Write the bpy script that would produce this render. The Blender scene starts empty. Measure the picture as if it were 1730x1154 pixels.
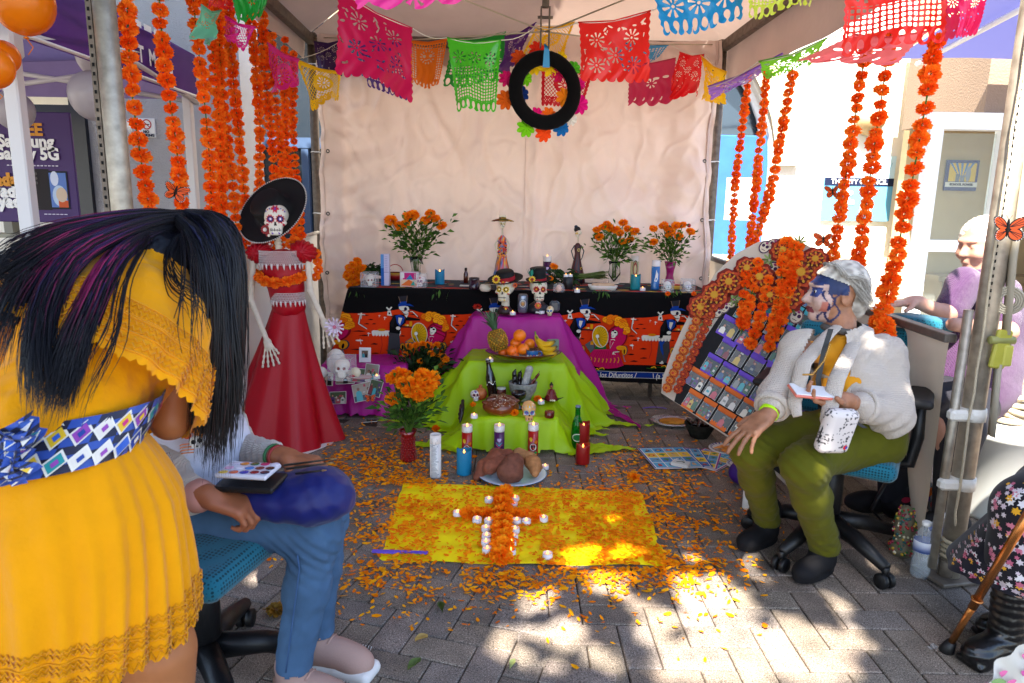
import bpy,bmesh,math,random
import numpy as np
from math import sin,cos,pi,sqrt,atan2,radians as R
from mathutils import Vector as V,Matrix,noise
random.seed(7)
rng=np.random.default_rng(7)
SC=bpy.context.scene
COL=SC.collection
# camera, world, sun, exposure
CAM_H,PITCH,ROLL=1.28,R(10.9),R(1.0)
cam_d=bpy.data.cameras.new('camera')
cam_d.lens=24.0;cam_d.sensor_width=36.0;cam_d.clip_end=600;cam_d.clip_start=0.05
cam=bpy.data.objects.new('camera',cam_d);COL.objects.link(cam)
cam.matrix_world=Matrix.Translation((0,0,CAM_H))@Matrix.Rotation(R(90)-PITCH,4,'X')@Matrix.Rotation(ROLL,4,'Z')
SC.camera=cam
cam_d.dof.use_dof=True;cam_d.dof.focus_distance=3.6;cam_d.dof.aperture_fstop=8.0
SUN_EL,SUN_AZ=R(56),R(200)
w=bpy.data.worlds.new('World');SC.world=w;w.use_nodes=True
nt=w.node_tree;bg=nt.nodes['Background']
sky=nt.nodes.new('ShaderNodeTexSky');sky.sky_type='NISHITA';sky.sun_disc=False
sky.sun_elevation=SUN_EL;sky.sun_rotation=SUN_AZ
nt.links.new(sky.outputs[0],bg.inputs[0]);bg.inputs[1].default_value=0.105
SUN_DIR=V((sin(SUN_AZ)*cos(SUN_EL),cos(SUN_AZ)*cos(SUN_EL),sin(SUN_EL)))
ld=bpy.data.lights.new('sun','SUN');ld.energy=5.0;ld.angle=R(0.53);ld.color=(1.0,.93,.82)
sun=bpy.data.objects.new('sun',ld);COL.objects.link(sun)
sun.rotation_euler=SUN_DIR.to_track_quat('Z','Y').to_euler()
SC.view_settings.view_transform='Standard';SC.view_settings.look='None'
SC.view_settings.exposure=2.5;SC.view_settings.gamma=1.0
SC.view_settings.use_curve_mapping=False
SC.render.engine='CYCLES'
SC.cycles.max_bounces=8;SC.cycles.diffuse_bounces=4;SC.cycles.transparent_max_bounces=12
SC.cycles.use_denoising=True
SC.cycles.sample_clamp_indirect=6.0
# placing: the photograph's perspective gives real places
def ray(px,py):
 u=(px-865)/1153.0;v=(577-py)/1153.0
 u,v=u*cos(ROLL)-v*sin(ROLL),u*sin(ROLL)+v*cos(ROLL)
 return V((u,cos(PITCH)+v*sin(PITCH),-sin(PITCH)+v*cos(PITCH)))
O=V((0,0,CAM_H))
def G(px,py,z=0.0):
 d=ray(px,py);return O+d*((z-CAM_H)/d.z)
def PY(px,py,y):
 d=ray(px,py);return O+d*(y/d.y)
def PX(px,py,x):
 d=ray(px,py);return O+d*(x/d.x)
def PT(px,py,t):
 return O+ray(px,py)*t
def PP(px,py,p0,n):
 d=ray(px,py);return O+d*((V(p0)-O).dot(n)/d.dot(n))
 # colours and materials
def lin(h):
 if isinstance(h,(tuple,list)):return tuple(h[:3])
 h=h.lstrip('#');o=[]
 for i in(0,2,4):
  c=int(h[i:i+2],16)/255.0
  o.append(c/12.92 if c<=.04045 else((c+.055)/1.055)**2.4)
 return tuple(o)
MATS={}
def mat(name,color=None,rough=.7,spec=.3,metal=0.,var=0.,vscale=8.,bump=0.,bscale=60.,trans=0.,ior=1.45,transl=0.,emit=0.,emitc=None,sheen=0.,coat=0.,sss=0.,alpha=1.,weave=0.,wscale=300.,bdist=.01,aniso=0.):
 """color None: the mesh's own colour attribute (flat print and parts of one mesh)."""
 if name in MATS:return MATS[name]
 m=bpy.data.materials.new(name);m.use_nodes=True;MATS[name]=m
 n=m.node_tree;L=n.links.new;b=n.nodes['Principled BSDF']
 b.inputs['Roughness'].default_value=rough;b.inputs['Metallic'].default_value=metal
 b.inputs['Specular IOR Level'].default_value=spec
 if color is None:
  at=n.nodes.new('ShaderNodeAttribute');at.attribute_name='Col';c=at.outputs['Color']
 else:
  rg=n.nodes.new('ShaderNodeRGB');rg.outputs[0].default_value=(*lin(color),1);c=rg.outputs[0]
 tc=n.nodes.new('ShaderNodeTexCoord')
 if var:
  nz=n.nodes.new('ShaderNodeTexNoise');nz.inputs['Scale'].default_value=vscale;nz.inputs['Detail'].default_value=5
  L(tc.outputs['Object'],nz.inputs['Vector'])
  mr=n.nodes.new('ShaderNodeMapRange');mr.inputs[1].default_value=.3;mr.inputs[2].default_value=.7
  mr.inputs[3].default_value=1-var;mr.inputs[4].default_value=1+var
  L(nz.outputs[0],mr.inputs[0])
  hv=n.nodes.new('ShaderNodeHueSaturation');L(mr.outputs[0],hv.inputs['Value']);L(c,hv.inputs['Color']);c=hv.outputs[0]
 L(c,b.inputs['Base Color'])
 hgt=None
 if bump:
  nb=n.nodes.new('ShaderNodeTexNoise');nb.inputs['Scale'].default_value=bscale;nb.inputs['Detail'].default_value=4
  L(tc.outputs['Object'],nb.inputs['Vector']);bp=n.nodes.new('ShaderNodeBump');bp.inputs['Strength'].default_value=bump
  bp.inputs['Distance'].default_value=bdist;L(nb.outputs[0],bp.inputs['Height']);hgt=bp.outputs[0]
 if weave:
  ws=[]
  for ax in('X','Z'):
   wv=n.nodes.new('ShaderNodeTexWave');wv.bands_direction=ax;wv.inputs['Scale'].default_value=wscale
   L(tc.outputs['Object'],wv.inputs['Vector']);ws.append(wv)
  ad=n.nodes.new('ShaderNodeMath');L(ws[0].outputs[1],ad.inputs[0]);L(ws[1].outputs[1],ad.inputs[1])
  bp2=n.nodes.new('ShaderNodeBump');bp2.inputs['Strength'].default_value=weave;bp2.inputs['Distance'].default_value=.002
  L(ad.outputs[0],bp2.inputs['Height'])
  if hgt:L(hgt,bp2.inputs['Normal'])
  hgt=bp2.outputs[0]
 if hgt:L(hgt,b.inputs['Normal'])
 if trans:b.inputs['Transmission Weight'].default_value=trans;b.inputs['IOR'].default_value=ior
 if sheen:b.inputs['Sheen Weight'].default_value=sheen
 if coat:b.inputs['Coat Weight'].default_value=coat
 if aniso:b.inputs['Anisotropic'].default_value=aniso
 if sss:
  b.inputs['Subsurface Weight'].default_value=sss;b.inputs['Subsurface Radius'].default_value=(1,.35,.2);b.inputs['Subsurface Scale'].default_value=.012
 if alpha<1:b.inputs['Alpha'].default_value=alpha
 if emit:
  b.inputs['Emission Strength'].default_value=emit
  if emitc:b.inputs['Emission Color'].default_value=(*lin(emitc),1)
  else:L(c,b.inputs['Emission Color'])
 if transl:
  tr=n.nodes.new('ShaderNodeBsdfTranslucent');L(c,tr.inputs[0]);mx=n.nodes.new('ShaderNodeMixShader');mx.inputs[0].default_value=transl
  if hgt:L(hgt,tr.inputs['Normal'])
  L(b.outputs[0],mx.inputs[1]);L(tr.outputs[0],mx.inputs[2]);L(mx.outputs[0],n.nodes['Material Output'].inputs[0])
 return m
 # objects
def setp(o,label=None,cat=None,group=None,kind=None):
 if label:o['label']=label
 if cat:o['category']=cat
 if group:o['group']=group
 if kind:o['kind']=kind
 return o
def thing(name,label,cat,loc=(0,0,0),rotz=0.,group=None):
 o=bpy.data.objects.new(name,None);COL.objects.link(o);o.empty_display_size=.05
 o.location=loc;o.rotation_euler=(0,0,rotz)
 return setp(o,label,cat,group)
def link_mesh(name,me,parent=None,loc=None,rot=None,scale=None):
 o=bpy.data.objects.new(name,me);COL.objects.link(o)
 if parent is not None:o.parent=parent
 if loc is not None:o.location=loc
 if rot is not None:o.rotation_euler=rot
 if scale is not None:o.scale=(scale,)*3 if isinstance(scale,(int,float))else scale
 return o
def wparent(o):
 M=Matrix.Identity(4);c=[]
 while o is not None:c.append(o);o=o.parent
 for q in reversed(c):M=M@q.matrix_basis
 return M
def dup(root,loc=None,rotz=None,label=None,group=None,scale=None,parent=None):
 r=root.copy();COL.objects.link(r)
 if parent is not None:r.parent=parent
 if loc is not None:r.location=loc
 if rotz is not None:r.rotation_euler=(0,0,rotz)if isinstance(rotz,(int,float))else rotz
 if scale is not None:r.scale=(scale,)*3 if isinstance(scale,(int,float))else scale
 if label:r['label']=label
 if group:r['group']=group
 for ch in list(root.children):
  c=ch.copy();COL.objects.link(c);c.parent=r
  for g in list(ch.children):
   d=g.copy();COL.objects.link(d);d.parent=c
 return r
def basis(axis):
 a=V(axis).normalized();h=V((0,0,1))if abs(a.z)<.95 else V((1,0,0))
 u=h.cross(a).normalized();return u,a.cross(u).normalized(),a
class MB:
 """collects shapes in world (or local) space and links them as ONE mesh"""
 def __init__(s,col=(.8,.8,.8)):s.v=[];s.f=[];s.c=[];s.col=lin(col);s.sm=[]
 def add(s,vs,fs,col=None,smooth=False,cols=None):
  b=len(s.v);s.v.extend([tuple(p)for p in vs]);s.f.extend([tuple(i+b for i in f)for f in fs])
  s.sm.extend([smooth]*len(fs))
  if cols is not None:s.c.extend([tuple(k)for k in cols])
  else:s.c.extend([lin(col)if col is not None else s.col]*len(vs))
  return s
 def box(s,c,d,rot=None,col=None,taper=1.0,bev=0.0):
  x,y,z=d[0]/2,d[1]/2,d[2]/2
  if bev:
   b=min(bev,x*.9,y*.9,z*.9);P=[]
   for sx in(-1,1):
    for sy in(-1,1):
     for sz in(-1,1):
      P+=[V((sx*x,sy*(y-b),sz*(z-b))),V((sx*(x-b),sy*y,sz*(z-b))),V((sx*(x-b),sy*(y-b),sz*z))]
   def I(sx,sy,sz,k):return(((sx>0)*4+(sy>0)*2+(sz>0))*3+k)
   F=[]
   for k in range(3):
    for sg in(-1,1):
     q=[]
     for a,b2 in((-1,-1),(1,-1),(1,1),(-1,1)):
      t=[0,0,0];t[k]=sg;t[(k+1)%3]=a;t[(k+2)%3]=b2;q.append(I(*t,k))
     F.append(q if sg>0 else q[::-1])
   for k in range(3):
    a,b2=(k+1)%3,(k+2)%3
    for sa in(-1,1):
     for sb in(-1,1):
      t=[0,0,0];t[a]=sa;t[b2]=sb;t[k]=-1;t2=list(t);t2[k]=1
      q=[I(*t,a),I(*t2,a),I(*t2,b2),I(*t,b2)];F.append(q if sa*sb<0 else q[::-1])
   for sx in(-1,1):
    for sy in(-1,1):
     for sz in(-1,1):
      q=[I(sx,sy,sz,0),I(sx,sy,sz,1),I(sx,sy,sz,2)];F.append(q if sx*sy*sz>0 else q[::-1])
  else:
   P=[V((sx*x*(taper if sz>0 else 1),sy*y*(taper if sz>0 else 1),sz*z))for sz in(-1,1)for sy in(-1,1)for sx in(-1,1)]
   F=[(0,2,3,1),(4,5,7,6),(0,1,5,4),(2,6,7,3),(0,4,6,2),(1,3,7,5)]
  if rot is not None:
   if not isinstance(rot,Matrix):rot=Matrix.Rotation(rot,3,'Z')
   P=[rot@p for p in P]
  c=V(c);return s.add([p+c for p in P],F,col)
 def tube(s,pts,r,seg=8,col=None,caps=True,smooth=True,flat=1.0,cols=None):
  pts=[V(p)for p in pts];n=len(pts)
  rr=[r]*n if isinstance(r,(int,float))else list(r)
  vs=[];u=None
  for i,p in enumerate(pts):
   d=(pts[min(i+1,n-1)]-pts[max(i-1,0)])
   if d.length<1e-9:d=V((0,0,1))
   d.normalize()
   if u is None:u,w_,_=basis(d)
   else:
    u=(u-d*u.dot(d));u=u.normalized()if u.length>1e-6 else basis(d)[0];w_=d.cross(u)
   for k in range(seg):
    a=2*pi*k/seg;vs.append(p+(u*cos(a)+w_*sin(a)*flat)*rr[i])
  fs=[(i*seg+k,i*seg+(k+1)%seg,(i+1)*seg+(k+1)%seg,(i+1)*seg+k)for i in range(n-1)for k in range(seg)]
  if caps:fs+=[tuple(range(seg))[::-1],tuple(range((n-1)*seg,n*seg))]
  cc=None
  if cols is not None:cc=[lin(cols[i])for i in range(n)for _ in range(seg)]
  return s.add(vs,fs,col,smooth,cc)
 def lathe(s,prof,c=(0,0,0),seg=20,axis=(0,0,1),col=None,smooth=True,cols=None,wob=0.,ph=0.,xs=1.):
  u,w_,a=basis(axis)if tuple(axis)!=(0,0,1)else(V((1,0,0)),V((0,1,0)),V((0,0,1)))
  c=V(c);vs=[]
  for(r,h)in prof:
   for k in range(seg):
    t=2*pi*k/seg+ph;rw=r*(1+wob*sin(t*3+h*50))
    vs.append(c+a*h+(u*cos(t)*xs+w_*sin(t))*rw)
  n=len(prof)
  fs=[(i*seg+k,i*seg+(k+1)%seg,(i+1)*seg+(k+1)%seg,(i+1)*seg+k)for i in range(n-1)for k in range(seg)]
  if prof[0][0]>1e-5:fs.append(tuple(range(seg))[::-1])
  if prof[-1][0]>1e-5:fs.append(tuple(range((n-1)*seg,n*seg)))
  cc=None
  if cols is not None:cc=[lin(cols[i])for i in range(n)for _ in range(seg)]
  return s.add(vs,fs,col,smooth,cc)
 def cyl(s,c,r,h,seg=16,axis=(0,0,1),col=None,smooth=True,r2=None):
  b=min(.08*r,.1*h);r2=r if r2 is None else r2
  return s.lathe([(0,0),(r-b,0),(r,b),(r2,h-b),(r2-b,h),(0,h)],c,seg,axis,col,smooth)
 def ball(s,c,r,seg=12,rings=8,col=None,axis=(0,0,1)):
  rr=(r,r,r)if isinstance(r,(int,float))else r;vs=[];c=V(c)
  for i in range(rings+1):
   a=pi*i/rings
   for k in range(seg):
    t=2*pi*k/seg;vs.append(c+V((rr[0]*sin(a)*cos(t),rr[1]*sin(a)*sin(t),-rr[2]*cos(a))))
  fs=[(i*seg+k,i*seg+(k+1)%seg,(i+1)*seg+(k+1)%seg,(i+1)*seg+k)for i in range(rings)for k in range(seg)]
  return s.add(vs,fs,col,True)
 def grid(s,fn,nu,nv,col=None,colf=None,smooth=True,keep=None,closed=False):
  vs=[fn(i/nu,j/nv)for j in range(nv+1)for i in range(nu+1)]
  fs=[]
  for j in range(nv):
   for i in range(nu):
    if keep is None or keep((i+.5)/nu,(j+.5)/nv):
     a=j*(nu+1)+i;fs.append((a,a+1,a+nu+2,a+nu+1))
  cc=[lin(colf(i/nu,j/nv))for j in range(nv+1)for i in range(nu+1)]if colf else None
  return s.add(vs,fs,col,smooth,cc)
 def poly(s,pts,col=None):return s.add(pts,[tuple(range(len(pts)))],col)
 def torus(s,c,R_,r,axis=(0,0,1),seg=32,sides=10,col=None,flat=1.0,arc=(0,2*pi)):
  u,w_,a=basis(axis);c=V(c);vs=[];full=abs(arc[1]-arc[0]-2*pi)<1e-6
  n=seg if full else seg+1
  for i in range(n):
   t=arc[0]+(arc[1]-arc[0])*i/seg;d=u*cos(t)+w_*sin(t)
   for k in range(sides):
    q=2*pi*k/sides;vs.append(c+d*(R_+r*cos(q))+a*(r*flat*sin(q)))
  fs=[(i*sides+k,((i+1)%n)*sides+k,((i+1)%n)*sides+(k+1)%sides,i*sides+(k+1)%sides)for i in range(seg)for k in range(sides)]
  return s.add(vs,fs,col,True)
 def mesh(s,name,m):
  me=bpy.data.meshes.new(name);me.from_pydata(s.v,[],s.f);me.materials.append(m)
  if s.f:me.polygons.foreach_set('use_smooth',s.sm)
  a=me.color_attributes.new('Col','FLOAT_COLOR','POINT')
  c=np.ones((len(s.v),4),np.float32);c[:,:3]=np.array(s.c,np.float32).reshape(-1,3);a.data.foreach_set('color',c.ravel())
  return me
 def build(s,name,m,parent=None,world=True,**kw):
  me=s.mesh(name,m)
  if parent is not None and world:me.transform(wparent(parent).inverted())
  if parent is None and world and kw.pop('origin',True)and len(s.v):
   o=link_mesh(name,me)
  else:kw.pop('origin',None);o=link_mesh(name,me,parent,**{k:v for k,v in kw.items()if k in('loc','rot','scale')})
  for k in('label','cat','group','kind'):
   if k in kw:setp(o,**{k:kw[k]})
  return o
  # smooth bodies: a blended field turned into one surface
def _cap(P,a,b,ra,rb):
 ba=b-a;l2=max(float(ba@ba),1e-12);t=np.clip(((P-a)@ba)/l2,0,1)
 return np.linalg.norm(P-a-t[...,None]*ba,axis=-1)-(ra+(rb-ra)*t)
def _ell(P,c,r,M):
 q=(P-c)@M;k0=np.linalg.norm(q/r,axis=-1);k1=np.linalg.norm(q/(r*r),axis=-1)+1e-9
 return np.where(k0<1e-4,-r.min(),k0*(k0-1)/k1)
def _box(P,c,h,M,rd):
 q=np.abs((P-c)@M)-(h-rd);return np.linalg.norm(np.maximum(q,0),axis=-1)+np.minimum(q.max(-1),0)-rd
def rotm(rx=0,ry=0,rz=0):
 return np.array(Matrix.Rotation(rz,3,'Z')@Matrix.Rotation(ry,3,'Y')@Matrix.Rotation(rx,3,'X'))
def axm(z,x=None):
 """rotation whose local z runs along z and local x near x"""
 z=V(z).normalized();x=V(x)if x is not None else basis(z)[0];x=(x-z*x.dot(z)).normalized();y=z.cross(x)
 return np.array([[x.x,y.x,z.x],[x.y,y.y,z.y],[x.z,y.z,z.z]])
class Body:
 def __init__(s,k=.02):s.p=[];s.k=k
 def cap(s,a,b,ra,rb=None,k=None,op='u'):s.p.append(('c',np.array(V(a)),np.array(V(b)),ra,ra if rb is None else rb,s.k if k is None else k,op));return s
 def chain(s,pts,rs,k=None):
  for i in range(len(pts)-1):s.cap(pts[i],pts[i+1],rs[i],rs[i+1],k)
  return s
 def ell(s,c,r,M=None,k=None,op='u'):s.p.append(('e',np.array(V(c)),np.array(r,float)if not isinstance(r,(int,float))else np.full(3,float(r)),np.eye(3)if M is None else M,None,s.k if k is None else k,op));return s
 def box(s,c,h,M=None,rd=.01,k=None,op='u'):s.p.append(('b',np.array(V(c)),np.array(h,float),np.eye(3)if M is None else M,rd,s.k if k is None else k,op));return s
 def bounds(s):
  lo=[];hi=[]
  for p in s.p:
   if p[6]!='u':continue
   l,h=s.pb(p);lo.append(l);hi.append(h)
  return np.min(lo,0),np.max(hi,0)
 def pb(s,p):
  if p[0]=='c':m=max(p[3],p[4]);return np.minimum(p[1],p[2])-m,np.maximum(p[1],p[2])+m
  m=np.abs(p[3])@p[2];return p[1]-m,p[1]+m
 def surface(s,res,disp=None):
  lo,hi=s.bounds();pad=.03+2*res;lo=lo-pad;hi=hi+pad
  n=np.ceil((hi-lo)/res).astype(int)+1
  F=np.full(tuple(n),.06,np.float64)
  ax=[lo[i]+res*np.arange(n[i])for i in range(3)]
  for p in s.p:
   l,h=s.pb(p);mg=p[5]+.03+res
   i0=np.maximum(((l-mg-lo)/res).astype(int),0);i1=np.minimum(((h+mg-lo)/res).astype(int)+2,n)
   if(i1<=i0).any():continue
   sl=tuple(slice(a,b)for a,b in zip(i0,i1))
   P=np.stack(np.meshgrid(ax[0][sl[0]],ax[1][sl[1]],ax[2][sl[2]],indexing='ij'),-1)
   if p[0]=='c':D=_cap(P,p[1],p[2],p[3],p[4])
   elif p[0]=='e':D=_ell(P,p[1],p[2],p[3])
   else:D=_box(P,p[1],p[2],p[3],p[4])
   k=max(p[5],1e-5);A=F[sl]
   if p[6]=='u':hh=np.maximum(k-np.abs(A-D),0)/k;F[sl]=np.minimum(A,D)-hh*hh*k*.25
   else:D=-D;hh=np.maximum(k-np.abs(A-D),0)/k;F[sl]=np.maximum(A,D)+hh*hh*k*.25
  if disp is not None:
   m=np.abs(F)<.04;idx=np.nonzero(m);P=np.stack([ax[i][idx[i]]for i in range(3)],-1);F[idx]+=disp(P)
  return nets(F,lo,res)
 def build(s,name,m,parent,res=.008,disp=None,colf=None,col=(.8,.8,.8),world=True,keep=None,**kw):
  vs,fs=s.surface(res,disp)
  if keep is not None:
   kv=keep(vs);fs=fs[kv[fs].all(1)]
   used=np.unique(fs);rm=np.full(len(vs),-1);rm[used]=np.arange(len(used));vs=vs[used];fs=rm[fs]
  me=np_mesh(name,vs,fs,m,colf(vs)if colf else np.tile(np.array(lin(col)),(len(vs),1)))
  if parent is not None and world:me.transform(wparent(parent).inverted())
  return setp(link_mesh(name,me,parent),**kw)
def np_mesh(name,vs,fs,m,cols=None,smooth=True):
 me=bpy.data.meshes.new(name);me.vertices.add(len(vs));me.vertices.foreach_set('co',np.asarray(vs,np.float32).ravel())
 k=fs.shape[1];me.loops.add(fs.size);me.loops.foreach_set('vertex_index',fs.astype(np.int32).ravel())
 me.polygons.add(len(fs));me.polygons.foreach_set('loop_start',np.arange(0,fs.size,k,dtype=np.int32))
 me.polygons.foreach_set('loop_total',np.full(len(fs),k,np.int32));me.polygons.foreach_set('use_smooth',np.full(len(fs),smooth))
 me.update();me.validate();me.materials.append(m)
 if cols is not None:
  a=me.color_attributes.new('Col','FLOAT_COLOR','POINT');c=np.ones((len(vs),4),np.float32);c[:,:3]=cols;a.data.foreach_set('color',c.ravel())
 return me
def nets(F,lo,res):
 S=F<0;n=np.array(F.shape)
 acc=np.zeros(tuple(n-1)+(3,));cnt=np.zeros(tuple(n-1))
 cr=[]
 for a in range(3):
  s0=[slice(None)]*3;s1=[slice(None)]*3;s0[a]=slice(0,-1);s1[a]=slice(1,None)
  f0,f1=F[tuple(s0)],F[tuple(s1)];x=S[tuple(s0)]!=S[tuple(s1)]
  idx=np.argwhere(x);t=f0[x]/(f0[x]-f1[x]);pos=idx.astype(float);pos[:,a]+=t
  b,c=(a+1)%3,(a+2)%3
  for db in(0,-1):
   for dc in(0,-1):
    ce=idx.copy();ce[:,b]+=db;ce[:,c]+=dc
    ok=((ce>=0)&(ce<n-1)).all(1);q=ce[ok]
    np.add.at(acc,(q[:,0],q[:,1],q[:,2]),pos[ok]);np.add.at(cnt,(q[:,0],q[:,1],q[:,2]),1)
  cr.append((a,idx,S[tuple(s0)][x]))
 m=cnt>0;ids=np.full(cnt.shape,-1);ids[m]=np.arange(m.sum())
 vs=lo+res*(acc[m]/cnt[m][:,None]);fs=[]
 for a,idx,ins in cr:
  b,c=(a+1)%3,(a+2)%3
  ok=(idx[:,b]>0)&(idx[:,c]>0)&(idx[:,b]<n[b]-1)&(idx[:,c]<n[c]-1);q=idx[ok];s_=ins[ok]
  def at(db,dc):
   e=q.copy();e[:,b]+=db;e[:,c]+=dc;return ids[e[:,0],e[:,1],e[:,2]]
  f=np.stack([at(-1,-1),at(0,-1),at(0,0),at(-1,0)],1);f[~s_]=f[~s_][:,::-1];fs.append(f)
 return vs,np.concatenate(fs)
def nz3(P,sc,seed=0.):
 """cheap smooth pseudo-noise for arrays of points"""
 x,y,z=P[...,0]*sc+seed,P[...,1]*sc+seed*1.7,P[...,2]*sc-seed
 return(np.sin(x*1.7+np.sin(y*1.3+z))+np.sin(y*2.1+1.3*np.sin(z*1.7-x))+np.sin(z*1.9+1.1*np.sin(x*1.5+y)))/3.
def mixc(a,b,t):
 t=np.clip(t,0,1)[...,None];return np.asarray(a)*(1-t)+np.asarray(b)*t
 # flat print: stacked sheets of colour on a surface, 0.4 mm apart
class Print:
 def __init__(s,mapf,lift=.0008,step=.00035):
  s.map=mapf;s.mb=MB();s.l=lift;s.step=step
 def poly(s,pts,col):
  bm=bmesh.new();vs=[bm.verts.new((x,y,0))for x,y in pts]
  try:bm.faces.new(vs)
  except Exception:bm.free();return s
  bmesh.ops.triangulate(bm,faces=bm.faces[:]);bm.verts.index_update()
  s.mb.add([s.map(v.co.x,v.co.y,s.l)for v in bm.verts],[tuple(v.index for v in f.verts)for f in bm.faces],col);bm.free()
  s.l+=s.step;return s
 def ell(s,x,y,rx,ry=None,col='#ffffff',rot=0.,n=14,a0=0.,a1=2*pi):
  ry=rx if ry is None else ry;full=a1-a0>6.2
  P=[]if full else[(x,y)]
  for i in range(n if full else n+1):
   t=a0+(a1-a0)*i/n;q,r=rx*cos(t),ry*sin(t);P.append((x+q*cos(rot)-r*sin(rot),y+q*sin(rot)+r*cos(rot)))
  return s.poly(P,col)
 def rect(s,x0,y0,x1,y1,col):return s.poly([(x0,y0),(x1,y0),(x1,y1),(x0,y1)],col)
 def line(s,pts,w,col):
  for(a,b),(c,d)in zip(pts[:-1],pts[1:]):
   l=math.hypot(c-a,d-b)or 1e-9;nx,ny=-(d-b)/l*w/2,(c-a)/l*w/2
   s.mb.add([s.map(*q,s.l)for q in((a+nx,b+ny),(a-nx,b-ny),(c-nx,d-ny),(c+nx,d+ny))],[(0,1,2,3)],col)
  s.l+=s.step*.5;return s
 def build(s,name,parent,m=None,**kw):return s.mb.build(name,m or MATS['print'],parent,**kw)
mat('print',None,rough=.65,spec=.25)
mat('gloss_print',None,rough=.28,spec=.5)
mat('cloth_attr',None,rough=.85,spec=.15,sheen=.15,bump=.15,bscale=250,bdist=.001)
mat('paint_attr',None,rough=.45,spec=.4,var=.05,vscale=30)
def text(body,size,loc,rot=None,m=None,parent=None,name='lettering',bold=.0,extr=.0006,align='CENTER',sx=1.,mw=None,shear=0.):
 cu=bpy.data.curves.new(name,'FONT');cu.body=body;cu.size=size;cu.align_x=align;cu.align_y='CENTER'
 cu.offset=bold;cu.extrude=extr;cu.materials.append(m);cu.resolution_u=3;cu.shear=shear
 o=bpy.data.objects.new(name,cu);COL.objects.link(o)
 M=mw if mw is not None else Matrix.Translation(loc)@rot.to_4x4()
 M=M@Matrix.Diagonal((sx,1,1,1))
 if parent is not None:o.parent=parent;M=wparent(parent).inverted()@M
 o.matrix_basis=M
 return o
def frame_mat(origin,xdir,ydir):
 x=V(xdir).normalized();y=V(ydir);y=(y-x*y.dot(x)).normalized();z=x.cross(y)
 M=Matrix(((x.x,y.x,z.x),(x.y,y.y,z.y),(x.z,y.z,z.z))).to_4x4();M.translation=V(origin);return M
 # the ground and its pavers
def m_paver():
 m=mat('paver',None,rough=.88,spec=.2);n=m.node_tree;L=n.links.new;b=n.nodes['Principled BSDF']
 c=b.inputs['Base Color'].links[0].from_socket
 ge=n.nodes.new('ShaderNodeNewGeometry');oi=n.nodes.new('ShaderNodeObjectInfo')
 def noise_(sc,d=3):
  q=n.nodes.new('ShaderNodeTexNoise');q.inputs['Scale'].default_value=sc;q.inputs['Detail'].default_value=d;L(ge.outputs['Position'],q.inputs['Vector']);return q
 def ramp(src,a,b_,lo,hi):
  q=n.nodes.new('ShaderNodeMapRange');q.inputs[1].default_value=a;q.inputs[2].default_value=b_;q.inputs[3].default_value=lo;q.inputs[4].default_value=hi;L(src,q.inputs[0]);return q.outputs[0]
 def mul(x,y):
  q=n.nodes.new('ShaderNodeMath');q.operation='MULTIPLY';L(x,q.inputs[0]);L(y,q.inputs[1]);return q.outputs[0]
 grain=ramp(noise_(260,2).outputs[0],.35,.68,.55,1.6)
 blot=ramp(noise_(9,5).outputs[0],.3,.7,.86,1.42)
 speck=ramp(noise_(420,0).outputs[0],.70,.74,1.0,2.4)
 dark=ramp(noise_(190,0).outputs[0],.24,.30,.35,1.0)
 rnd=ramp(oi.outputs['Random'],0,1,.88,1.12)
 val=mul(mul(mul(grain,blot),mul(speck,dark)),rnd)
 hv=n.nodes.new('ShaderNodeHueSaturation');L(val,hv.inputs['Value']);L(c,hv.inputs['Color']);L(hv.outputs[0],b.inputs['Base Color'])
 bp=n.nodes.new('ShaderNodeBump');bp.inputs['Strength'].default_value=.55;bp.inputs['Distance'].default_value=.002
 L(noise_(260,3).outputs[0],bp.inputs['Height']);L(bp.outputs[0],b.inputs['Normal'])
 return m
PAVER=m_paver()
def m_ground():
 m=mat('plaza','#a39a90',rough=.9,spec=.2,var=.15,vscale=1.2);n=m.node_tree;L=n.links.new;b=n.nodes['Principled BSDF']
 c=b.inputs['Base Color'].links[0].from_socket
 br=n.nodes.new('ShaderNodeTexBrick');br.inputs['Scale'].default_value=5;br.inputs['Mortar Size'].default_value=.02
 br.inputs['Color1'].default_value=(.95,.95,.95,1);br.inputs['Color2'].default_value=(.75,.75,.75,1);br.inputs['Mortar'].default_value=(.3,.28,.26,1)
 tc=n.nodes.new('ShaderNodeNewGeometry');L(tc.outputs['Position'],br.inputs['Vector'])
 mx=n.nodes.new('ShaderNodeMix');mx.data_type='RGBA';mx.blend_type='MULTIPLY';mx.inputs[0].default_value=1
 L(c,mx.inputs[6]);L(br.outputs[0],mx.inputs[7]);L(mx.outputs[2],b.inputs['Base Color']);return m
g=MB();g.grid(lambda u,v:(-250+500*u,-250+500*v,-.055),10,10)
g.build('ground',m_ground(),kind='structure')
JOINT=mat('joint_sand','#4a4038',rough=1,spec=.1,var=.3,vscale=60,bump=.6,bscale=300)
pv=thing('pavement',None,None,(0,0,-.004));pv['kind']='structure'
g=MB();g.grid(lambda u,v:(-5+11*u,-.5+9*v,-.01),4,4);g.build('sand_bed',JOINT,pv)
BW,BL=.105,.21
pcols=['#6e6459','#736860','#685e55','#74675c','#6c635c','#70655a']
pav_me=[]
for k in range(6):
 q=MB();q.box((0,0,-.02),(BL-.004,BW-.004,.04),bev=.0035,col=pcols[k]);pav_me.append(q.mesh('paver',PAVER))
b0,b1=G(845,925),G(975,1154)
cutn=V((b1.y-b0.y,-(b1.x-b0.x),0)).normalized()
def side(x,y):return(x-b0.x)*cutn.x+(y-b0.y)*cutn.y
def side_left(x,y):return side(x,y)>0
bricks=[]
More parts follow.
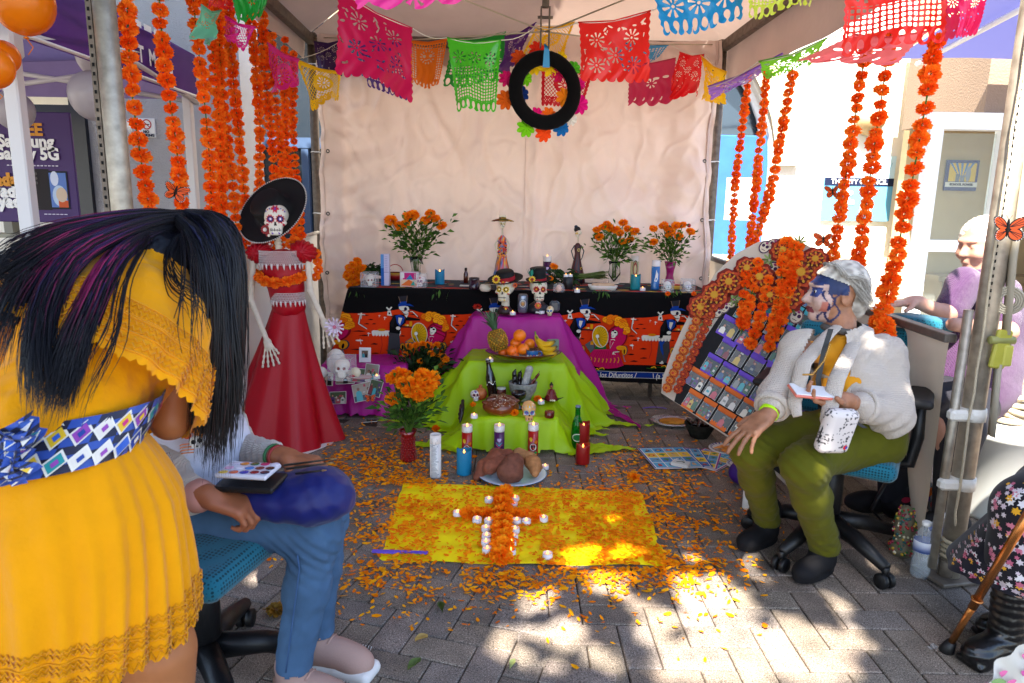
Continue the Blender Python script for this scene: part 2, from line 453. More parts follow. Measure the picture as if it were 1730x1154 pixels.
for rot,want in((R(0.0),False),(R(-16),True)):
 ca,sa=cos(rot),sin(rot)
 for a in range(-90,90):
  for m_ in range(-30,30):
   for kind in(0,1):
    if kind==0:x,y,an=(a+4*m_+1)*BW,(a+.5)*BW,0
    else:x,y,an=(a+.5)*BW,(a-2-4*m_)*BW,pi/2
    X,Y=x*ca-y*sa+.03,x*sa+y*ca+3.0
    if not(-3.4<X<4.6 and.95<Y<7.0):continue
    if(side(X,Y)<-.035)if want else(side(X,Y)>.1):continue
    if want and Y>4.0:continue
    bricks.append((X,Y,rot+an,.002 if want and side(X,Y)<.06 else 0))
ca,sa=1,0
for a in range(-90,90):
 for m_ in range(-30,30):
  for kind in(0,1):
   if kind==0:X,Y,an=(a+4*m_+1)*BW+.03,(a+.5)*BW+3,0
   else:X,Y,an=(a+.5)*BW+.03,(a-2-4*m_)*BW+3,pi/2
   if-3.4<X<4.6 and 4.0<=Y<7.0 and side(X,Y)>.1:bricks.append((X,Y,an,0))
def in_view(X,Y):
 d=V((X,Y,0))-O;c_=d.y*cos(PITCH)-d.z*sin(PITCH);
 u_=d.x/c_;v_=(d.y*sin(PITCH)+d.z*cos(PITCH))/c_
 return abs(u_)<.74 and v_>-.47-.05*0
hidden=lambda X,Y:(X<-.28 and Y<1.62)or(X<-1.3)or(X>1.55 and Y>2.6)or(X<-.55 and Y<2.05)
vis=[b for b in bricks if in_view(*b[:2])and not hidden(*b[:2])]
vis.sort(key=lambda b:math.hypot(b[0],b[1]));near=set(vis[:298])
far=MB()
q0=MB();q0.box((0,0,-.02),(BL-.004,BW-.004,.04),bev=.0035)
for b in bricks:
 x,y,an,dz=b;dz+=random.uniform(-.0008,.0008);wob=random.uniform(-.006,.006)
 if b in near:
  o=link_mesh('paver',random.choice(pav_me),pv,(x,y,.004+dz),(random.uniform(-.004,.004),random.uniform(-.004,.004),an+wob))
 else:
  M=Matrix.Rotation(an+wob,3,'Z');cc=lin(random.choice(pcols));k=random.uniform(.88,1.12);cc=tuple(v*k for v in cc)
  far.add([M@V(p)+V((x,y,dz))for p in q0.v],q0.f,cc)
o=far.build('paver_field',PAVER,pv);o['kind']='stuff'
# buildings round the tent
STUC_G=mat('grey_stucco','#b3b1b3',rough=.95,spec=.1,var=.06,vscale=3,bump=.8,bscale=90,bdist=.012)
STUC_W=mat('white_stucco','#e2ddd2',rough=.95,spec=.1,var=.04,vscale=2,bump=.5,bscale=70,bdist=.01)
STUC_T=mat('tan_stucco','#8f7c6b',rough=.95,spec=.1,var=.05,vscale=2,bump=.5,bscale=70,bdist=.01)
CREAM=mat('cream_trim','#d9cba6',rough=.8,var=.05)
BLUE_F=mat('blue_frame','#3c5272',rough=.45,spec=.5,var=.06)
WHITE_F=mat('white_frame','#dfe3e6',rough=.4,spec=.5)
GLASS=mat('window_glass','#26303a',rough=.06,spec=.9,metal=0.0,var=.1,vscale=1)
DARK=mat('dark_interior','#15120f',rough=.8)
SIGNW=mat('sign_white','#e8e8e6',rough=.5)
INK=mat('ink','#1c2340',rough=.6)
PURPLE=mat('purple_cloth','#5a2f7c',rough=.7,spec=.2,transl=.35,var=.05,weave=.1)
LILAC=mat('lilac_cloth','#8c7ba6',rough=.75,spec=.2,transl=.4,var=.06)
bk=thing('stucco_building','pale stucco building with tall arched blue windows, behind the whole tent','building',(0,6.9,0))
g=MB()
def arch_wall(g,cx,half,spring,Y,x0,x1,top,thick=.25):
 """wall piece with a pointed-arch opening"""
 N=14;arc=[(cx+half*cos(pi-pi*i/N),spring+half*1.15*sin(pi*i/N))for i in range(N+1)]
 for i in range(N):
  (a,b),(c,d)=arc[i],arc[i+1]
  g.add([(a,Y,b),(c,Y,d),(c,Y,top),(a,Y,top)],[(0,1,2,3)])
  g.add([(a,Y,b),(c,Y,d),(c,Y+thick,d),(a,Y+thick,b)],[(3,2,1,0)])
 for(a,b)in((x0,cx-half),(cx+half,x1)):g.add([(a,Y,-.06),(b,Y,-.06),(b,Y,top),(a,Y,top)],[(0,1,2,3)])
 for a in(cx-half,cx+half):g.add([(a,Y,-.06),(a,Y+thick,-.06),(a,Y+thick,spring),(a,Y,spring)],[(0,1,2,3)])
arch_wall(g,1.42,1.08,1.75,6.9,.1,9.5,4.6)
arch_wall(g,-2.1,1.0,1.9,6.9,-6.5,.1,4.6)
g.build('wall',STUC_W,bk)
for cx,half,sp in((1.42,1.08,1.75),(-2.1,1.0,1.9)):
 g=MB();N=16;arc=[(cx+half*cos(pi-pi*i/N),7.05,sp+half*1.15*sin(pi*i/N))for i in range(N+1)]
 g.tube([(cx-half,7.05,0)]+arc+[(cx+half,7.05,0)],.05,6)
 for k in(-.5,0,.5):g.box((cx+half*k,7.06,sp/2),(.07,.06,sp))
 g.box((cx,7.06,sp),(2*half,.07,.1));g.box((cx,7.06,.9),(2*half,.07,.07))
 fr=g.build('window_frame',BLUE_F if cx<0 else WHITE_F,bk)
 g=MB();g.box((cx,7.14,1.6),(2*half,.03,3.3));g.build('glass',GLASS,fr)
for cx,half,sp in((1.42,1.08,1.75),(-2.1,1.0,1.9)):
 g=MB();N=18
 for i in range(N):
  a0,a1=pi*i/N,pi*(i+1)/N
  f=lambda a,r,y:(cx+r*cos(a),y,sp+r*1.15*sin(a))
  g.add([f(a0,half+.02,6.84),f(a1,half+.02,6.84),f(a1,half+.24,6.84),f(a0,half+.24,6.84)],[(0,1,2,3)])
  g.add([f(a0,half+.24,6.84),f(a1,half+.24,6.84),f(a1,half+.24,6.9),f(a0,half+.24,6.9)],[(0,1,2,3)])
 g.build('arch_trim',CREAM,bk)
c0,c1=PY(1212,250,6.98),PY(1288,430,6.98)
g=MB();g.box(((c0.x+c1.x)/2,6.99,1.02),(c1.x-c0.x,.04,2.04),bev=.01);dr=g.build('blue_door',mat('blue_door','#2f5fa0',rough=.35,spec=.5,var=.1),bk)
p=Print(lambda x,y,l:V((c0.x+x,6.968-l,y)))
a,b=PY(1228,300,6.97),PY(1268,372,6.97)
nx0,nx1,nz0,nz1=a.x-c0.x,b.x-c0.x,b.z,a.z
p.rect(nx0,nz0,nx1,nz1,'#e8eef2')
for i in range(9):p.rect(nx0+.02,nz1-.05-i*.035,nx1-.02-(i%3)*.03,nz1-.062-i*.035,'#8fa3bd')
p.build('notice',dr)
g=MB();g.box((3.6,6.74,.86),(3.9,.12,.05));g.build('ledge',CREAM,bk)
g=MB();g.box((3.6,6.79,.42),(3.9,.2,.8));g.build('plinth',STUC_W,bk)
g=MB();e=PY(1468,212,6.85);g.lathe([(0,-.1),(.07,-.08),(.13,0),(.14,.06),(.1,.08),(0,.08)],(e.x,6.84,e.z),14,col='#b09a78');g.build('wall_light',mat('lampshade_tan','#a88c62',rough=.6),bk)
a,b=PY(1398,262,6.86),PY(1502,374,6.86)
ps=thing('wall_poster','faded pale blue council poster with a dark title band on the white wall','poster',(a.x,6.87,b.z))
g=MB();g.box(((a.x+b.x)/2,6.875,(a.z+b.z)/2),(b.x-a.x,.02,a.z-b.z));g.build('board',mat('poster_blue','#5f9fc4',rough=.6),ps)
W_,H_=b.x-a.x,a.z-b.z
p=Print(lambda x,y,l:V((a.x+x*W_,6.863-l,b.z+y*H_)))
p.rect(.0,.66,1,1,'#b8d6e6').rect(0,.54,1,.66,'#101c3c')
for i in range(10):p.line([(.08+.09*i,.7),(.05+.1*i,.9-.03*(i%3))],.012,'#8fb8d0')
p.build('print',ps)
RX=Matrix.Rotation(R(90),3,'X')
text('THE CITY COUNCIL',.062,V((a.x+W_/2,6.859,b.z+.6*H_)),RX,SIGNW,ps,bold=.0015,sx=.98)
for i,s_ in enumerate(('Fo    - 3','in   B','2     100')):
 text(s_,.085,V((a.x+W_/2,6.859,b.z+(.44-.14*i)*H_)),RX,SIGNW,ps,bold=.004)
en=thing('glass_entrance','white framed glass door right of the garlands, under the lilac awning','entrance',(3.3,5.3,0))
DY=5.3
tl,tr_,bl=PY(1570,212,DY),PY(1704,200,DY),PY(1540,470,DY)
x0,x1,zt=tl.x,tr_.x+.05,tl.z
g=MB();g.box(((x0+.04),DY,zt/2),(.1,.08,zt));g.box((x1-.05,DY,zt/2),(.12,.08,zt));g.box(((x0+x1)/2,DY,zt+.03),(x1-x0+.1,.1,.12))
zm=PY(1560,415,DY).z;g.box(((x0+x1)/2,DY+.005,zm),(x1-x0-.15,.05,.09));g.box(((x0+x1)/2,DY+.005,.12),(x1-x0-.15,.05,.22));g.build('door_frame',WHITE_F,en)
g=MB();g.box(((x0+x1)/2,DY+.02,zt/2),(x1-x0-.18,.012,zt-.1))
g.build('glass',mat('clear_glass','#dfe8e4',rough=.02,spec=.6,trans=.9,ior=1.1),en)
g=MB();g.box((4.9,6.55,1.6),(2.6,.1,3.2));g.build('inner_wall',mat('inner_cream','#c9b48c',rough=.9,var=.05),en)
g=MB();g.box((5.5,5.9,zt+.45),(4.0,1.1,.7));g.build('overdoor_wall',STUC_T,en)
g=MB();g.box((5.9,DY+.1,1.2),(3.0,.2,2.6));g.build('side_wall',STUC_T,en)
g=MB();g.box((4.5,6.2,.75),(1.5,.35,.05));g.box((4.5,6.2,.37),(1.4,.3,.72));g.build('bench_planter',mat('planter_tan','#8a7a5c',rough=.8,var=.1),en)
a,b=PY(1620,268,6.3),PY(1668,322,6.3)
ps=thing('blue_poster','blue poster with a yellow sunburst and grey figures seen through the glass door','poster',(a.x,6.46,b.z))
W_,H_=(b.x-a.x),(a.z-b.z)
g=MB();g.box((a.x+W_/2,6.47,b.z+H_/2),(W_,.02,H_));g.build('board',mat('poster_navy','#27347c',rough=.5),ps)
p=Print(lambda x,y,l:V((a.x+x*W_,6.458-l,b.z+y*H_)))
p.rect(.08,.3,.92,.9,'#e8c53a')
for k in range(5):p.poly([(.5,.3),(.08+.17*k,.9),(.16+.17*k,.9)],'#4a86c4')
p.ell(.68,.55,.08,.26,'#9aa4b4').rect(.3,.3,.42,.55,'#6f7a8e').rect(.45,.3,.58,.5,'#828da0').rect(.0,.12,1,.28,'#e8e8e6')
p.build('print',ps)
text('SCHOOL POWER',.1*H_,V((a.x+W_/2,6.452,b.z+.2*H_)),RX,INK,ps,bold=.002)
aw=thing('lilac_awning','lilac awning sloping over the glass entrance at the upper right','awning',(3.5,4.0,2.3))
q=[PY(1725,-20,4.2),PY(1555,118,5.2),PY(1760,75,5.2)]
AZ0,AZ1=PY(1640,100,5.2).z,PY(1640,5,4.3).z
g=MB();g.grid(lambda u,v:(2.72+3.4*u-.05*v,5.25-1.1*v,AZ0+(AZ1-AZ0)*v*1.0+.02*sin(u*9)),12,6);g.build('canopy',mat('lilac_awning','#6468a4',rough=.7,transl=.22),aw)
for k in range(3):g=MB();g.tube([(2.9+k*1.4,5.25,AZ0-.03),(2.9+k*1.4,4.15,AZ1-.04)],.018,6);g.build('rib',WHITE_F,aw)
sh=thing('shop_building','grey stucco shop wall with a dark doorway, behind the purple canopy','building',(-3,5.3,0))
xw,xe=PY(152,250,5.3).x,PY(412,250,5.3).x
g=MB();g.box(((xw+xe)/2,5.5,1.9),(xe-xw,.4,3.9));g.box(((-9+xw)/2,5.5,3.3),(xw+9,.4,1.2));g.build('wall',STUC_G,sh)
g=MB();g.box((xw-.05,5.31,1.35),(.11,.1,2.7));g.box((xw-2.2,5.31,2.62),(4.4,.1,.14));g.box((xw-.95,5.33,1.35),(.09,.08,2.7));g.box((xw-.5,5.33,1.95),(.9,.06,.08));g.build('door_frame',mat('dark_frame','#1d1f26',rough=.4,spec=.5),sh)
g=MB();g.box((xw-2.5,7.4,1.4),(5,.1,2.9));g.box((xw-2.5,6.4,2.75),(5,2,.05));g.box((xw-2.5,6.4,.0),(5,2,.02));g.build('shop_interior',DARK,sh)
g=MB()
for k in range(7):g.box((xw-.3-.55*k,6.1+.12*(k%3),2.45-.1*(k%2)),(.42,.1,.03))
g.build('ceiling_light',mat('shop_lamp','#fff1c8',emit=1.2),sh)
g=MB();g.box((xw-.34,6.0,.9),(.3,.3,1.0),col='#8a7350');g.box((xw-.12,5.9,.35),(.22,.25,.6),col='#7a2230');g.box((xw-.6,6.3,.5),(.4,.3,.9),col='#31444a')
g.box((xw-.15,5.85,.75),(.16,.12,.12),col='#3f74a0');g.box((xw-.33,5.95,1.5),(.18,.1,.12),col='#c9a21e')
for k in range(3):g.box((xw-1.5,5.8,.3+.35*k),(1.6,.3,.03),col='#9a9684')
for k in range(16):g.box((xw-.8-.09*k,5.8,.4+.35*(k%3)),(.07,.2,.16),col=random.choice(['#4a4438','#8a8578','#5a3840','#33404a']))
g.build('shop_display',MATS['print'],sh)
a,b=PY(232,200,5.3),PY(265,233,5.3);sg=thing('no_smoking_sign','small white no smoking sign on the grey stucco wall','sign',(a.x,5.29,b.z))
W_,H_=b.x-a.x,a.z-b.z
g=MB();g.box((a.x+W_/2,5.292,b.z+H_/2),(W_,.012,H_),bev=.004);g.build('plate',SIGNW,sg)
p=Print(lambda x,y,l:V((a.x+x*W_,5.2855-l,b.z+y*H_)))
p.ell(.55,.68,.27,.27,'#b8202a',n=20).ell(.55,.68,.21,.21,'#e8e8e6',n=20).rect(.4,.65,.7,.7,'#222222').line([(.36,.84),(.74,.52)],.05,'#b8202a');p.build('symbol',sg)
text('NO',.2*H_,V((a.x+W_*.5,5.284,b.z+.29*H_)),RX,INK,sg,bold=.0015);text('SMOKING',.19*H_,V((a.x+W_*.5,5.284,b.z+.11*H_)),RX,INK,sg,bold=.0015)
g=MB();e=PY(168,392,4.9);g.lathe([(0,0),(.2,0),(.21,.5),(.2,.56),(.13,.61),(0,.62)],(e.x,4.95,e.z-.58),18);g.build('bin',mat('bin_grey','#77746c',rough=.55,spec=.4,var=.1),label='rounded grey bin at the foot of the stucco shop wall',cat='bin')
PXW=-1.97
pc=thing('purple_canopy','purple pop-up canopy with white lettering on its valance, left of the front pole','canopy',(PXW,3.0,0))
ys,ye=.9,PX(333,150,PXW).y;zb=PX(333,168,PXW).z;zt_=zb+.26
g=MB();g.grid(lambda u,v:(PXW+.012*sin(u*22)*(1-v),ys+(ye-ys)*u,zb+(zt_-zb)*v-.0*u),40,4);va=g.build('valance',PURPLE,pc)
apex=V((PXW-1.7,(ys+ye)/2,zt_+.95));cs=[V((PXW,ys,zt_)),V((PXW,ye,zt_)),V((PXW-3.4,ye,zt_)),V((PXW-3.4,ys,zt_))]
for k,nm in enumerate(('roof_panel',)*4):
 a,b=cs[k],cs[(k+1)%4];g=MB();g.grid(lambda u,v:(a.lerp(b,u)).lerp(apex,v)-V((0,0,.07*sin(pi*u)*(1-v))),10,10)
 g.build(nm,PURPLE if k==0 else LILAC,pc)
g=MB();g.grid(lambda u,v:(PXW-3.4*u,ye,zb+(zt_-zb)*v),20,3);g.build('valance',LILAC,pc)
g=MB();g.tube([(PXW+.012,ys,zb+.012),(PXW+.012,ye,zb+.012)],.009,6);g.build('piping',SIGNW,pc)
g=MB()
for a,b in((cs[0],cs[1]),(cs[1],cs[2])):
 n_=2
 for i in range(n_):
  p0,p1=a.lerp(b,i/n_),a.lerp(b,(i+1)/n_);dz=V((0,0,.28))
  g.tube([p0-V((.03,.0,.03)),p1-dz],.016,6);g.tube([p0-dz,p1-V((.03,0,.03))],.016,6)
g.tube([cs[1]-V((0,0,.1)),apex-V((0,0,.1))],.016,6);g.tube([cs[0].lerp(cs[1],.5)-V((0,0,.15)),apex-V((0,0,.3))],.016,6)
g.build('scissor_frame',mat('white_alu','#c9c6c6',rough=.45,spec=.5),pc)
lg=MB();e=PX(30,200,PXW+.03);lg.box((PXW+.03,e.y,.98),(.058,.05,2.02),bev=.006);lg.box((PXW+.03,e.y,1.9),(.075,.07,.16),bev=.01);lg.box((PXW+.03,e.y,.01),(.12,.12,.02));lg.build('leg',MATS['white_alu'],pc)
lg=MB();lg.box((PXW-.04,ye-.05,1.0),(.05,.05,2.1),bev=.006);lg.build('leg',MATS['white_alu'],pc)
e=PX(262,85,PXW+.02)
text('T  Mobile',.115,None,None,SIGNW,va,mw=frame_mat((PXW+.022,e.y-.0,zb+.12),(0,1,0),(0,0,1)),bold=.003,sx=.8)
g=MB()
for k in range(3):g.box((PXW+.02,e.y-.16+.1*k,zb+.27),(.003,.07,.03),rot=None)
g.build('valance_mark',SIGNW,va)
A,B_=PY(-60,190,4.3),PY(133,374,4.3)
W_,H_=B_.x-A.x,A.z-B_.z
ps=thing('phone_poster','purple advertising poster with white lettering and two phones beside the doorway','poster',((A.x+B_.x)/2,4.3,0))
g=MB();g.box((A.x+W_/2,4.31,B_.z+H_/2),(W_+.02,.02,H_+.02),bev=.005);g.build('board',mat('poster_purple','#3d1f5e',rough=.5),ps)
g=MB();g.box((A.x+W_*.3,4.36,.35),(.03,.03,.75));g.box((A.x+W_*.7,4.36,.35),(.03,.03,.75));g.box((A.x+W_/2,4.4,.02),(.6,.35,.03));g.build('stand',MATS['dark_frame'],ps)
PYp=lambda px,py:((px+60)/193.,(374-py)/184.)
p=Print(lambda x,y,l:V((A.x+x*W_,4.297-l,B_.z+y*H_)))
def rr(px0,py0,px1,py1,c):
 a,b=PYp(px0,py1),PYp(px1,py0);p.rect(a[0],a[1],b[0],b[1],c)
rr(56,284,86,355,'#231d20');rr(83,287,121,353,'#1b1c24');rr(86,290,118,350,'#5a78b8')
c_=PYp(118,300);p.ell(PYp(103,330)[0],PYp(103,330)[1],.07,.1,'#b0c4dc',n=18).ell(PYp(96,300)[0],PYp(96,300)[1],.04,.07,'#c9d2e6')
rr(100,338,118,350,'#c2552c');p.ell(PYp(107,328)[0],PYp(107,328)[1],.055,.07,'#c8b49c',n=16)
for k in range(3):p.ell(*PYp(62,292+8*k),.013,.014,'#55504e')
for k in range(14):p.rect(.36+.037*k,.515,.385+.037*k,.525,'#c8c0d4')
for k in range(6):p.rect(.68+.04*k,.06,.71+.04*k,.068,'#c8c0d4')
p.build('print',ps)
def pt(s_,px,py,h,m,al='RIGHT',b=.004,sx=1.):
 x,y=PYp(px,py);text(s_,h,V((A.x+x*W_,4.29,B_.z+y*H_)),RX,m,ps,bold=b,align=al,sx=sx)
GOLD=mat('gold_print','#d08a1c',rough=.5)
pt('FREE',84,218,.098,GOLD);pt('Samsung',103,238,.1,SIGNW,sx=.98);pt('Galaxy 5G',111,259,.1,SIGNW,sx=.95)
pt('nada',26,304,.1,GOLD,b=.007);pt('yada',34,324,.1,SIGNW,b=.007);pt('yada',42,342,.1,SIGNW,b=.007)
def balloon(px,py,t,r,m,label):
 c=PT(px,py,t);g=MB();k=r
 g.lathe([(0,-1.14*k),(.03*k,-1.12*k)]+[(k*sin(a)*(1+.0*a),-k*cos(a)*(1.12 if a<pi/2 else 1))for a in[pi*i/14 for i in range(1,14)]]+[(0,k)],c,20)
 o=MB();b=thing('balloon',label,'balloon',c)
 g.build('skin',m,b);o.lathe([(0,-1.13*k),(.1*k,-1.19*k),(.06*k,-1.22*k),(0,-1.2*k)],c,8)
 o.tube([c+V((0,0,-1.2*k)),c+V((.02,.0,-1.5*k)),c+V((.0,.0,-1.75*k))],.002,4)
 o.build('knot',m,b);b['group']='balloons tied along the purple canopy'
OR_B=mat('orange_balloon','#f08a10',rough=.25,spec=.5,transl=.45);WH_B=mat('white_balloon','#b9b2b8',rough=.3,spec=.5,transl=.3)
balloon(38,2,2.35,.1,OR_B,'large orange balloon at the top left corner');balloon(6,95,2.5,.055,OR_B,'small orange balloon partly behind the white leg');balloon(-12,112,2.2,.062,OR_B,'orange balloon cut by the left edge, lowest of the three')
balloon(165,93,3.3,.098,WH_B,'white balloon touching the metal pole, upper of the pair');balloon(158,160,3.25,.108,WH_B,'white balloon touching the metal pole, lower of the pair')
balloon(20,150,3.4,.04,WH_B,'smallest white balloon, above the poster');balloon(24,185,3.3,.088,WH_B,'white balloon overlapping the top of the purple poster')
# the shade tree behind the camera
BARK=mat('bark','#4d4034',rough=.95,bump=.8,bscale=30,var=.2);LEAF=mat('tree_leaf',None,rough=.55,spec=.4,transl=.35)
tr=thing('shade_tree','broad leafy shade tree standing behind the photographer','tree',(-3.2,-3.4,0))
tp=[V((-3.2,-3.4,-.1)),V((-3.15,-3.3,1.2)),V((-3.3,-3.1,2.6)),V((-3.1,-2.6,4.0)),V((-3.2,-2.0,5.2))]
g=MB();g.tube(tp,[.24,.18,.16,.13,.08],10)
for k in range(9):
 a=k*2.4;p0=tp[2].lerp(tp[4],k/9);p1=p0+V((cos(a)*1.6,sin(a)*1.4,.9));p2=p1+V((cos(a)*1.8,sin(a)*1.2,.4));g.tube([p0,p1,p2],[.08,.05,.02],6)
g.build('trunk',BARK,tr)
spots=[]
for px,py,r,z in((850,1085,.06,0),(952,1078,.07,0),(1205,1010,.14,0),(1160,985,.06,0),(1020,985,.06,0),(985,940,.06,0),(1060,940,.05,0),(1235,1040,.06,0),(1190,1100,.06,0),(1240,1135,.09,0),(1330,1112,.055,0),(1385,1080,.06,0),(1160,930,.05,0),(1395,1140,.05,0),(1500,960,.03,0),(1415,1015,.03,0),(1270,965,.04,0),(1345,590,.035,.75),(1420,640,.03,.75),(1290,775,.035,.5),(1390,790,.04,.5),(1500,745,.03,.47),(30,430,.04,1.0),(120,610,.03,.9),(1040,880,.035,0),(1480,560,.03,.9),(1395,870,.03,.3),(1100,1060,.045,0),(900,1020,.02,0),(930,1130,.025,0),(1130,1130,.03,0),(1280,1070,.025,0),(1060,1010,.02,0),(1340,1050,.02,0),(1450,1075,.02,0),(1010,1110,.025,0),(1180,1050,.03,0)):
 q=G(px,py,z);spots.append((np.array(q),r*.77))
sd=np.array(SUN_DIR)
N=125000
a=rng.uniform(0,2*pi,N);rr_=np.sqrt(rng.uniform(0,1,N));h=rng.uniform(-1,1,N)
cx=np.stack([-3.55+4.25*rr_*np.cos(a),-.3+5.0*rr_*np.sin(a),5.4+.95*h*np.sqrt(1.05-rr_**2)],1)
edge=cx[:,0]-(cx[:,2]-0)*sd[0]/sd[2]
keep=edge<1.95+.25*np.sin(cx[:,1]*5)
for q,r in spots:
 d=cx-q;t=d@sd;dist=np.linalg.norm(d-t[:,None]*sd,axis=1);keep&=dist>r+.05+.03*np.sin(a*13)
cx=cx[keep];N=len(cx)
ax1=rng.normal(size=(N,3));ax1/=np.linalg.norm(ax1,axis=1)[:,None];nn=rng.normal(size=(N,3))*.6+np.array([0,0,1]);ax2=np.cross(nn,ax1);ax2/=np.linalg.norm(ax2,axis=1)[:,None]
s_=rng.uniform(.055,.095,N)[:,None]
vs=np.stack([cx-ax1*s_,cx+ax2*s_*.55,cx+ax1*s_*1.1,cx-ax2*s_*.55],1).reshape(-1,3)
fs=np.arange(4*N).reshape(-1,4);gc=np.array(lin('#3f5c22'));cc=np.repeat(gc*rng.uniform(.6,1.5,(N,1)),4,0)
me=np_mesh('crown',vs,fs,LEAF,cc,smooth=False);me.transform(wparent(tr).inverted());o=link_mesh('crown',me,tr)
# the market tent
CANVAS=mat('canvas','#e0cbc1',rough=.8,spec=.25,transl=.22,var=.05,vscale=2.5,bump=.25,bscale=40,bdist=.006,weave=.12,wscale=420)
CANV_R=mat('canvas_roof','#c0a697',rough=.75,spec=.25,transl=.16,var=.08,vscale=3,bump=.3,bscale=14,bdist=.01)
STEEL=mat('galvanised_steel','#a39a8c',rough=.5,metal=.65,spec=.5,var=.25,vscale=25,bump=.15,bscale=120,bdist=.002)
STEEL_D=mat('weathered_steel','#6e645a',rough=.6,metal=.5,var=.3,vscale=30,bump=.2,bscale=120,bdist=.002)
TAPE=mat('white_tape','#d8d6d0',rough=.45,spec=.5,bump=.3,bscale=60)
XL,XR,YB=-1.5,1.5,5.3
FL=PX(193,200,-1.42);FR=G(1600,985)
tn=thing('market_tent','cream market tent with steel poles covering the altar','tent',(0,3.8,0))
EV=2.47
def pole(x,y,z0,z1,r,m=STEEL):
 g=MB();g.tube([(x,y,z0),(x,y,(z0+z1)/2),(x,y,z1)],r,16)
 return g.build('pole',m,tn)
pb1=pole(XL,YB,0,EV+.05,.032,STEEL_D);pb2=pole(XR,YB,0,EV+.05,.032,STEEL_D)
pf1=pole(FL.x,FL.y,0,EV+.05,.037)
g=MB();g.box((FL.x-.047,FL.y,1.25),(.02,.03,2.5),col='#8a8378');g.build('perforated_rail',STEEL_D,pf1)
g=MB()
for k in range(70):g.box((FL.x-.047,FL.y-.0155,.4+.03*k),(.008,.002,.012))
g.build('rail_hole',mat('black_hole','#0c0b0a',rough=.9),pf1)
pf2=pole(FR.x+.02,FR.y+.03,.0,EV+.05,.036)
g=MB();g.tube([(FR.x-.05,FR.y+.02,.05),(FR.x-.05,FR.y+.02,.98)],.016,10);g.build('inner_tube',STEEL,pf2)
g=MB();g.tube([(FR.x+.02,FR.y+.03,.0),(FR.x+.02,FR.y+.03,.0)],.03,8)
for z in(.37,.62):
 g=MB();g.lathe([(.041,-.022),(.043,0),(.041,.022)],(FR.x+.02,FR.y+.03,z),16);g.box((FR.x-.035,FR.y+.01,z),(.08,.04,.04),bev=.01);g.build('tape_wrap',TAPE,pf2)
g=MB();bp0=G(1598,975)
M=Matrix.Rotation(R(12),3,'Z');g.box((bp0.x,bp0.y,.012),(.17,.15,.014),rot=M,bev=.004);g.cyl((bp0.x-.015,bp0.y-.02,.019),.026,.06,14);g.torus((bp0.x-.015,bp0.y-.02,.078),.024,.004)
g.build('base_plate',STEEL_D,pf2)
g=MB();rp=[V((FR.x-.015,FR.y-.01,2.4))+V((random.uniform(-.004,.004),0,-k*.085))for k in range(26)]+[V((bp0.x+.01,bp0.y-.01,.12)),V((bp0.x+.02,bp0.y-.03,.10))]
g.tube(rp,.0045,6)
for k in range(4):g.torus((FR.x+.015,FR.y+.0,.1+.018*k),.045,.007,(0.2,.1,1),16,6)
g.torus((bp0.x+.045,bp0.y-.01,.10),.02,.006,(1,.3,.2),12,6);g.torus((bp0.x-.01,bp0.y+.01,.105),.02,.006,(.2,.3,1),12,6)
g.build('tie_rope',mat('rope','#b7ab94',rough=.95,bump=.6,bscale=200),pf2)
g=MB()
for k in range(60):g.box((FR.x-.006,FR.y-.0065,1.0+.024*k),(.005,.002,.01))
g.build('rail_hole',MATS['black_hole'],pf2)
def beam(p,q,w,h,name='eave_beam',m=STEEL_D):
 p,q=V(p),V(q);g=MB();M=axm(q-p,(0,0,1));g.box((p+q)/2,(h,w,(q-p).length),rot=Matrix(M.tolist()),bev=.005);return g.build(name,m,tn)
beam((XL,YB,EV),(XR,YB,EV),.05,.07)
beam((XL,YB,EV),(FL.x,FL.y,EV),.05,.07);beam((XR,YB,EV),(FR.x,FR.y,EV),.05,.07);beam((FL.x,FL.y,EV),(FR.x,FR.y,EV),.05,.07)
beam((XL-.035,YB,.93),(XL-.035,YB,1.55),.02,.03,'bracket');
AP=V((.1,3.85,3.12));ce=[V((FL.x-.07,FL.y-.1,EV+.03)),V((FR.x+.07,FR.y-.1,EV+.03)),V((XR+.08,YB+.08,EV+.03)),V((XL-.08,YB+.08,EV+.03))]
for k in range(4):
 a,b=ce[k],ce[(k+1)%4];g=MB()
 def f(u,v):
  p=a.lerp(b,u).lerp(AP,v);s_=sin(pi*v)*(.35+sin(pi*u))*.05
  return p-V((0,0,s_))+V((0,0,.006*sin(u*30+v*9)*(1-v)))
 g.grid(f,30,22);g.build('roof_panel',CANV_R,tn)
def drop(u,v,a,b,h,seed=0.):
 p=a.lerp(b,u);n=(b-a).cross(V((0,0,1))).normalized()
 return p+V((0,0,-h*v))+n*(.012*sin(u*17+seed)*v+.006*sin(u*41+seed*2)*v)
for a,b,h,sd_ in((V((XL-.06,YB+.05,EV+.04)),V((FL.x-.06,FL.y-.08,EV+.04)),.16,1),(V((XR+.05,YB+.05,EV+.04)),V((FR.x+.06,FR.y-.08,EV+.04)),.32,2),(V((XL-.05,YB+.07,EV+.04)),V((XR+.05,YB+.07,EV+.04)),.2,3)):
 g=MB();g.grid(lambda u,v:drop(u,v,a,b,h,sd_),44,6);g.build('valance',CANV_R,tn)
ms=PY(921,40,3.85)
g=MB();g.box((ms.x,3.85,2.92-.22),(.036,.036,.75),bev=.004);g.box((ms.x-.022,3.85,ms.z-.02),(.008,.05,.2),bev=.002);g.box((ms.x+.022,3.85,ms.z-.02),(.008,.05,.2),bev=.002);g.cyl((ms.x-.04,3.85,ms.z+.03),.008,.08,8,axis=(1,0,0))
g.build('mast',STEEL_D,tn)
g=MB();hb=V((ms.x,3.85,ms.z-.04))
